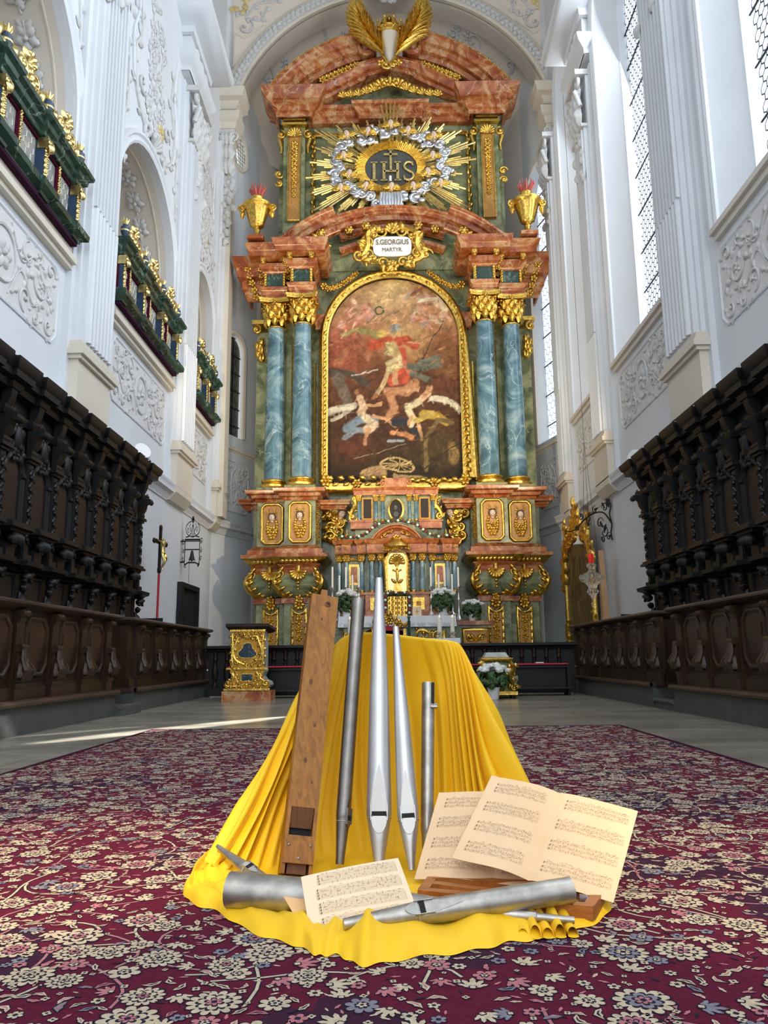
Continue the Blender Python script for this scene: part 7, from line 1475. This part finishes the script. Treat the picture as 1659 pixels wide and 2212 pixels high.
def cl(a, b):
    u = a; T, A2_, B2, Fp, H = (stn(u, k) for k in range(5)); tg = stn((u+.006) % 1, 2)-stn((u-.006) % 1, 2)+(stn((u+.03) % 1, 2)-stn((u-.03) % 1, 2))*.2; rad = V((tg.y, -tg.x, 0)).normalized()
    if b < .10: q = b/.10; p = CTOP.lerp(T, q); p.z = T.z*(q**2)+.775*(1-q**2)-.0; return p
    if b < .66:
        q = (b-.10)/.56; s3 = q*3; i = min(2, int(s3)); f = s3-i; L = [T+(T-A2_)*.15, T, A2_, B2, Fp, Fp+(H-Fp)*.4]; p0, p1, p2, p3 = L[i:i+4]
        p = .5*((2*p1)+(p2-p0)*f+(2*p0-5*p1+4*p2-p3)*f*f+(3*p1-p0-3*p2+p3)*f**3)
        am = .085*min(1, q*1.35)**.95*(1-.35*max(0, q-.75)/.25); fo = foldf(u+.010*sin(q*5+u*20))
        diag = .010*sin(9*q+u*34)*min(1, q*2)*min(1, (1-q)*3)
        p = p+rad*(am*(abs(fo)*1.5-.7)+diag); p.z = max(p.z, CZ+.02); return p
    q = (b-.66)/.34; p = Fp.lerp(H, q); z = CZ+.006+(.026*max(0, sin(u*62+q*4.5+1.5*sin(u*23)))**2+.014*max(0, sin(u*113-q*7))**2)*sin(pi*min(1, q*1.05))+.009*(.5+.5*sin(u*31+q*14))
    z0_ = Fp.z; hz = 0
    if q < .3: z = z0_*(1-q/.3)**1.5+z*(1-(1-q/.3)**1.5)
    if q > .70: k = (q-.70)/.30; hk = float(np.interp(u, [0, .10, .20, .28, .36, .44, .51, .60, 1], [.016, .018, .022, .024, .036, .034, .016, .010, .02])); hz = hk*sin(pi*min(1, k*1.02))**.7*(1+.3*sin(u*41)+.2*sin(u*97+1)); out = (H-Fp).normalized(); p = p+out*(.012*sin(u*60)+.010*sin(u*151))*k
    p.z = max(CZ+.003, z*(1 if q < .97 else .3)+hz); return p
m = MB(); m.grid(cl, NU, NV, True)
dr = build('yellow_drapery', m, 'yellow_fabric', None, True, 180); tag(dr, 'bright yellow fabric draped over the stand and spread in folds on the carpet', 'drapery')
# gathered pleats of the drapery by the thin pipe tip, and the corner under the books
m = MB()
for k in range(5): p = PG(1120+26*k, 2008-1*k, CZ); m.grid(lambda a, b, p=p, k=k: (p.x+.017*cos(2*pi*a)*(1-.2*b), p.y+.03-.11*b+.012*sin(2*pi*a), CZ+.006+(.030+.012*(k % 2))*max(0, sin(2*pi*a))*(1-.4*b)), 16, 6, True)
sub('gathered_pleats', m, 'yellow_fabric', dr, True, 180)

# ================================================================ organ pipes
def pipe(name, label, foot, top, prof, tm, mat, lip=True, lipL=.16, front=None, slot=True, spin=0, flat=.74, n=44, rolled=False, lipmat='pipe_lip', hollow=.9):
    foot, top = V(foot), V(top); ax = (top-foot); L = ax.length; ax.normalize(); mid = foot+ax*L*tm; f = (V((0, 0, .7))-mid) if front is None else V(front); f = (f-ax*f.dot(ax)).normalized(); f = Matrix.Rotation(spin, 3, ax) @ f; sd = f.cross(ax)
    t_ = thing(name, label, 'organ pipe', foot, 'organ pipes around the yellow drapery'); m = MB(); ts = sorted(set([p[0] for p in prof]+[tm-lipL*.55*i/6/L for i in range(7)]+[tm+lipL*i/8/L for i in range(9)]))
    rr = lambda t: float(np.interp(t, [p[0] for p in prof], [p[1] for p in prof])); rm = rr(tm)
    def clampv(t):
        d = (t-tm)*L
        if not lip: return 9
        if 0 <= d <= lipL: return rm*(flat+(1-flat)*d/lipL) if rr(t) else 9
        if -lipL*.55 <= d < 0: return rr(t)*(flat+.06+(1-flat-.06)*(-d/(lipL*.55))**1.0)
        return 9
    vs = []
    for t in ts:
        c = foot+ax*L*t; r = rr(t); cv = clampv(t)
        for i in range(n): a = 2*pi*i/n; vs.append(c+f*min(r*cos(a), cv)+sd*r*sin(a))
    rin = rr(1)*hollow; k = len(ts)
    for q, r_ in ((1.0, rin), (.93, rin*.98)): c = foot+ax*L*q; vs += [c+f*r_*cos(2*pi*i/n)+sd*r_*sin(2*pi*i/n) for i in range(n)]
    fs = [(j*n+i, j*n+(i+1) % n, (j+1)*n+(i+1) % n, (j+1)*n+i) for j in range(k+1) for i in range(n)]+[tuple(range(n-1, -1, -1)), tuple(range((k+1)*n, (k+2)*n))]
    m.add(vs, fs); body = build('pipe_body', m, mat, t_, True, 32)
    P3 = lambda u, d, w_: foot+ax*(L*tm+d)+sd*u+f*w_
    if lip:
        hw = rm*math.sqrt(max(0, 1-flat*flat))*.93; pl = lambda d: rm*(flat+(1-flat)*d/lipL)+.0012
        m = MB(); pts = [(-hw, .004), (-hw*.95, lipL*.22), (-hw*.6, lipL*.55), (-hw*.22, lipL*.82), (0, lipL*.97), (hw*.22, lipL*.82), (hw*.6, lipL*.55), (hw*.95, lipL*.22), (hw, .004)]; m.add([P3(u, d, pl(d)) for u, d in pts], [tuple(range(len(pts)))]); build('upper_lip', m, lipmat, t_, False)
        m = MB(); h0 = -.010; r2 = rr(tm-.01/L); pts = [(hw*cos(a), h0-.004+lipL*.30*sin(a)) for a in [pi+pi*i/10 for i in range(11)]]; m.add([P3(u, d, rm*(flat+.06)+.0016+abs(d)*.012) for u, d in pts], [tuple(range(len(pts)))]); build('lower_lip', m, lipmat, t_, False)
    if slot and lip:
        m = MB(); m.obox(P3(0, -.003, rm*flat-.002), sd*hw*1.85, ax*.014, f*.010); build('mouth', m, 'black', t_, False); m = MB()
        for s in (-1, 1): m.obox(P3(s*hw*1.04, .002, rm*flat+.001), sd*.0016, ax*.05, f*.012)
        build('ears', m, mat, t_, False)
        m = MB(); m.tube([P3(rm*1.005*sin(a), -.014, min(rm*1.005*cos(a), rm*(flat+.07))) for a in [2*pi*i/30 for i in range(31)]], .0012, 4, False); build('solder_seam', m, 'pipe_lip', t_, False)
    return t_, P3, rr, ax, f, sd, L
def tfor(foot, top, py=None, px=None):
    best = min(range(401), key=lambda i: abs((PROJ(V(foot).lerp(V(top), i/400))[1]-py) if py else (PROJ(V(foot).lerp(V(top), i/400))[0]-px))); return best/400
ft, tp = P(819, 1902, 2.66), P(819, 1250, 2.93); ft.z = max(ft.z, CZ+.03); tm = tfor(ft, tp, py=1757)
pipe('organ_pipe', 'tallest bright conical organ pipe in the middle of the display', ft, tp, [(0, .017), (.02, .018), (tm-.004, .041), (tm, .0415), (tm+.05, .0415), (.55, .034), (.8, .024), (1, .0135)], tm, 'pipe_bright')
ft, tp = P(890, 1915, 2.62), P(855, 1355, 2.90); ft.z = max(ft.z, CZ+.03); tm = tfor(ft, tp, py=1762)
pipe('organ_pipe', 'slimmer bright conical organ pipe leaning right of the tallest pipe', ft, tp, [(0, .011), (.02, .012), (tm-.004, .035), (tm, .0352), (tm+.06, .034), (.6, .026), (.85, .016), (1, .0115)], tm, 'pipe_bright', lipL=.15)
ft, tp = P(734, 1880, 2.70), P(775, 1296, 2.93); ft.z = max(ft.z, CZ+.03); tm = tfor(ft, tp, py=1765)
pipe('organ_pipe', 'dark grey cylindrical organ pipe between the wooden pipe and the tallest pipe', ft, tp, [(0, .014), (.03, .015), (tm-.004, .0235), (tm, .0245), (1, .0255)], tm, 'pipe_dull', lipL=.07, spin=1.1, lipmat='pipe_dull')
ft, tp = P(922, 1850, 2.74), P(925, 1476, 2.92); ft.z = max(ft.z, CZ+.03)
T4 = pipe('organ_pipe', 'short grey cylindrical organ pipe with a rolled tuning slot, right of the bright pipes', ft, tp, [(0, .014), (.12, .019), (.14, .0215), (.16, .022), (1, .0235)], .15, 'pipe_worn', lip=False, slot=False)
_, P3_, rr_, ax_, f_, sd_, L_ = T4; c1 = ft.lerp(tp, .99); m = MB(); m.obox(ft.lerp(tp, .93)+f_*.016+sd_*-.018, sd_*.008, ax_*.075, f_*.016); build('tuning_slot', m, 'black', T4[0], False)
m = MB(); q = ft.lerp(tp, .845)+f_*.018+sd_*-.021; m.lathe([(.007, -.012), (.007, .012)], q, 12, A=(ax_, f_, sd_)); m.lathe([(.004, -.0125), (.004, .0125)], q+ax_*.008, 8, A=(ax_, f_, sd_)); build('rolled_strip', m, 'pipe_worn', T4[0])
# pipes lying on the drapery
ft, tp = P(1243, 2027, 2.135), P(495, 1944, 2.31); ft.z = CZ+.030; tp.z = max(tp.z, CZ+.062)
T5 = pipe('organ_pipe', 'thick dull organ pipe lying at the front left, half covered by the front sheet music', ft, tp, [(0, .0085), (.10, .010), (.104, .0125), (.22, .016), (.45, .031), (.56, .045), (.6, .046), (1, .047)], .6, 'pipe_worn', lip=False, slot=False)
ft, tp = P(742, 2040, 2.07), P(1234, 1946, 2.215); ft.z = CZ+.045; tp.z = max(tp.z, CZ+.08); tm = tfor(ft, tp, px=912)
pipe('organ_pipe', 'speckled grey organ pipe lying diagonally in front of the wooden book rest', ft, tp, [(0, .013), (tm-.01, .0275), (tm, .029), (1, .0325)], tm, 'pipe_worn', lipL=.11, front=(-.05, -.75, .66), flat=.8, lipmat='pipe_worn')
ft, tp = P(470, 1828, 2.66), P(590, 1945, 2.42); tp.z = max(tp.z, CZ+.03); tm = tfor(ft, tp, px=541)
pipe('organ_pipe', 'small conical organ pipe at the left edge, its tip pointing up over the drapery', ft, tp, [(0, .0065), (tm-.01, .0205), (tm, .0215), (1, .0235)], tm, 'pipe_worn', lipL=.05, front=(.1, -.6, .8), flat=.8)
# wooden organ pipe
B0, T0 = P(640, 1888, 2.62), P(703, 1286, 2.93); ax = (T0-B0).normalized(); L = (T0-B0).length; wz = V((0, 0, .7))-B0.lerp(T0, .5); f = (wz-ax*wz.dot(ax)).normalized(); f = Matrix.Rotation(.16, 3, ax) @ f; sd = ax.cross(f)
WM_ = fr(B0, sd, ax, f); WP = thing('wooden_organ_pipe', 'square wooden organ pipe with a mouth slot leaning on the left of the drapery', 'organ pipe', B0, 'organ pipes around the yellow drapery'); hw = .0505; D = .06
m = MB(WM_); m.box(-hw, -hw+.012, .0, L, -D, 0).box(hw-.012, hw, .0, L, -D, 0).box(-hw, hw, .0, L, -D, -D+.012)
m.box(-hw+.012, hw-.012, .20, L, -.012, 0).box(-hw+.012, hw-.012, L-.02, L-.004, -D, -.012); build('pipe_body', m, 'pine_old', WP, False)
m = MB(WM_); z1, z2 = .115, .20; m.add([(-hw+.014, z2, -.001), (hw-.014, z2, -.001), (hw-.014, z1+.022, -.018), (-hw+.014, z1+.022, -.018)], [(0, 1, 2, 3)]); build('bevelled_lip', m, 'pine_mouth', WP, False)
m = MB(WM_); m.box(-hw+.012, hw-.012, .08, .20, -.05, -.03); build('mouth', m, 'black', WP, False)
m = MB(WM_); m.box(-hw+.001, hw-.001, .03, .098, -.012, .010).box(-hw+.001, hw-.001, .098, .113, -.012, .003); cb = build('lower_block', m, 'pine_old', WP, False)
for u, v in ((-.035, .083), (.035, .083), (0, .045)):
    m = MB(WM_); m.ell((u, v, .010), .0052, .0052, .003, 10, 5); sub('screw', m, 'pipe_dull', cb)
m = MB(WM_); m.box(-hw+.02, hw-.02, -.0, .03, -.06, -.01); build('foot', m, 'pine_mouth', WP, False)
m = MB(WM_); m.box(-.012, .012, L, L+.035, -.055, -.03); build('handle', m, 'pine_old', WP, False)
m = MB(WM_); m.ell((.012, L-.035, .001), .013, .011, .003, 12, 5); m.ell((.012, L-.03, -.0), .007, .007, .012, 8, 5); build('top_hole_shade', m, 'pine_mouth', WP)  # dark ellipsoids stand in for the hole near the top and its shadow
R = random.Random(6)
for u, v, r in ((-.02, .62, .008), (.01, .47, .006), (-.005, .86, .005), (-.01, .35, .007), (.02, .28, .004)): m = MB(WM_); m.ell((u, v, .0005), r*.8, r*1.3, .0008, 12, 4); build('knot', m, 'pine_mouth', WP)

# ================================================================ wooden book rest and printed music
BR = thing('book_rest', 'low reddish-brown wooden book rest lying on the drapery under the open music books', 'book rest', PG(1100, 1985, CZ))
def beam(a, b, h, d, up_=V((0, 0, 1))):
    a, b = V(a), V(b); t_ = (b-a); n_ = up_.cross(t_).normalized()*-1; m = MB(); m.obox((a+b)/2, t_, n_*d, up_*h); return m
fl, frr = P(906, 1957, 2.36), P(1284, 1995, 2.20); fl.z = frr.z = CZ+.030
bl, brr = P(935, 1915, 2.46), P(1308, 1945, 2.40); bl.z = brr.z = CZ+.035; 
build('front_rail', beam(fl, frr, .034, .03), 'cherry', BR, False); build('rear_rail', beam(bl, brr, .036, .028), 'cherry', BR, False)
build('side_rail', beam(frr+V((-.012, .0, 0)), brr+V((0, .0, 0)), .034, .03), 'cherry', BR, False); build('side_rail', beam(fl+V((.012, 0, 0)), bl, .034, .03), 'cherry', BR, False)
ul, ur = P(934, 1917, 2.415), P(1250, 1960, 2.275); up_ = V((0, -.25, .97)); m = beam(ul, ur, .030, .030); build('book_ledge', m, 'cherry', BR, False)
m = beam(P(934, 1936, 2.43), P(1246, 1975, 2.29), .016, .012); build('ledge_strip', m, 'pine_mouth', BR, False)
m = MB(); q = [P(945, 1905, 2.47), P(1290, 1950, 2.34), P(1310, 1800, 2.62), P(985, 1770, 2.72)]; m.hexa(q, (0, .012, 0)); build('sloping_board', m, 'cherry', BR, False)
m = MB(); q = P(1262, 1952, 2.262); m.obox(q, (.022, -.006, 0), (0, .004, .045), (0, .003, 0)); m.obox(q+V((-.01, -.004, -.024)), (.04, -.01, 0), (0, .02, 0), (0, 0, .003)); build('metal_hinge', m, 'steel', BR, False)

def sheet(c00, c10, c11, c01, bulge, thick=.0016, curl=0):
    "page surface: s across, t up"
    c00, c10, c11, c01 = map(V, (c00, c10, c11, c01)); nrm = (c10-c00).cross(c01-c00).normalized()
    if nrm.dot(V((0, 0, .7))-c00) < 0: nrm = -nrm
    def S(s, t, w_=0): p = c00*(1-s)*(1-t)+c10*s*(1-t)+c11*s*t+c01*(1-s)*t; return p+nrm*(bulge(s, t)+w_)
    return S, nrm
def page_mesh(S, thick=.0016, ns=20, nt_=8):
    m = MB(); m.grid(lambda a, b: S(a, b, 0), ns, nt_); m.grid(lambda a, b: S(a, b, -thick), ns, nt_)
    for f_ in (lambda a, b: S(a, 0, -thick*b), lambda a, b: S(a, 1, -thick*b)): m.grid(f_, ns, 2)
    for f_ in (lambda a, b: S(0, a, -thick*b), lambda a, b: S(1, a, -thick*b)): m.grid(f_, nt_, 2)
    return m
def music(S, W, H, layout, seed, s0=.10, s1=.93):
    "staves drawn on the page; layout = list of systems, each a list of stave centre heights"
    R = random.Random(seed); soft = MB(); hard = MB(); w1 = .00012
    def rect(mb, s, t, ds, dt, w_=.0005, n=1): 
        for i in range(n): a = s-ds/2+ds*i/n; b = s-ds/2+ds*(i+1)/n; mb.add([S(a, t-dt/2, w_), S(b, t-dt/2, w_), S(b, t+dt/2, w_), S(a, t+dt/2, w_)], [(0, 1, 2, 3)])
    gap = .0019/H
    for k, system in enumerate(layout):
        a0 = s0-(0 if k else -.03)
        for j, tc_ in enumerate(system):
            for q in range(-2, 3): rect(soft, (a0+s1)/2, tc_+q*gap, s1-a0, .00035/H, .0004, 10)
            for q in range(3): rect(hard, a0+.012+.004*q, tc_+gap*(q-1)*.8, .0016/W, .0055/H)
            x = a0+.05
            while x < s1-.02:
                y = tc_+gap*R.choice((-2, -1.5, -1, -.5, 0, .5, 1, 1.5, 2)); ch = R.random()
                if ch < (.55 if len(system) > 3 else .82):
                    rect(hard, x, y, .0021/W, .0015/H, .0007); up__ = 1 if R.random() < .5 else -1; rect(hard, x+up__*.0009/W, y+up__*.0030/H, .0003/W, .0058/H, .0006)
                    if ch < .3 and len(system) > 1: rect(hard, x, y+2*gap, .0020/W, .0014/H, .0007)
                if ch > .6 and x+.05 < s1: rect(hard, x+.0045/W, y+.0058/H, .0085/W, .0007/H, .0006)
                x += R.uniform(.020, .042)*(1.5 if len(system) > 3 else 1)
            if j == 0 and len(system) > 1 or len(system) == 1:
                for i in range(int(22*(s1-a0))): rect(soft, a0+.05+i*.04+R.uniform(0, .01), tc_-4.2*gap, R.uniform(.006, .02), .0011/H)
        lo_, hi = system[-1]-2*gap, system[0 if len(system) < 3 else 1]+2*gap
        rect(hard, a0, (lo_+hi)/2, .0006/W, hi-lo_)
        nb = 4
        for i in range(1, nb+1): rect(soft if i < nb else hard, a0+(s1-a0)*i/nb-.002, (lo_+hi)/2, .0004/W, hi-lo_)
    return soft, hard
def leaf_of_music(parent, nm, S, W, H, lay, seed, mat, **kw):
    o = build(nm, page_mesh(S), mat, parent, True, 60); so_, ha = music(S, W, H, lay, seed, **kw)
    a = sub('stave_lines', so_, 'ink_soft', o, False); b = sub('printed_notes', ha, 'ink', o, False); return o
bul = lambda amp_, e: (lambda s, t: amp_*sin(pi*s**e)*(1-.15*t))
L3 = [[.93-.235*k, .885-.235*k, .845-.235*k] for k in range(4)]; L3 = [[t-.02 for t in a] for a in L3]
BA = thing('music_book', 'open music book in front, its two printed pages leaning on the book rest', 'music book', P(1140, 1902, 2.36))
c = dict(BL=P(976, 1853, 2.40), TL=P(1062, 1675, 2.58), SB=P(1141, 1902, 2.35), ST=P(1208, 1713, 2.54), BR=P(1325, 1950, 2.26), TR=P(1378, 1752, 2.43))
S, _ = sheet(c['BL'], c['SB'], c['ST'], c['TL'], bul(.016, 1.5)); leaf_of_music(BA, 'left_page', S, .25, .33, L3, 1, 'paper', s1=.86)
S, _ = sheet(c['SB'], c['BR'], c['TR'], c['ST'], bul(.010, .6)); leaf_of_music(BA, 'right_page', S, .27, .33, L3, 2, 'paper')
BB = thing('music_book', 'open music book behind, mostly covered by the front book, left edge showing', 'music book', P(1062, 1906, 2.44))
c = dict(BL=P(895, 1899, 2.47), TL=P(948, 1712, 2.66), SB=P(1062, 1908, 2.43), ST=P(1105, 1716, 2.62), BR=P(1232, 1936, 2.37), TR=P(1262, 1752, 2.56))
S, _ = sheet(c['BL'], c['SB'], c['ST'], c['TL'], bul(.014, 1.3)); leaf_of_music(BB, 'left_page', S, .25, .32, L3, 3, 'paper', s1=.95)
S, _ = sheet(c['SB'], c['BR'], c['TR'], c['ST'], bul(.006, .6)); leaf_of_music(BB, 'right_page', S, .26, .32, L3, 4, 'paper')
L4 = [[.94-.235*k, .895-.235*k, .85-.235*k, .805-.235*k] for k in range(4)]
MS = thing('music_sheet', 'single pale music sheet lying over the thick pipe at the front', 'music sheet', P(670, 2028, 2.12))
S, _ = sheet(P(671, 2027, 2.085), P(908, 1984, 2.125), P(860, 1853, 2.29), P(650, 1894, 2.25), bul(.004, 1)); leaf_of_music(MS, 'page', S, .29, .22, L4, 5, 'paper_light', s0=.12, s1=.95)
MF = thing('music_folder', 'darker tan sheet lying directly beneath the pale music sheet', 'music sheet', P(668, 2037, 2.12))
S, _ = sheet(P(672, 2040, 2.095), P(770, 2024, 2.11), P(700, 1893, 2.285), P(597, 1908, 2.27), lambda s, t: -.002); build('page', page_mesh(S), 'paper_tan', MF, True, 60)
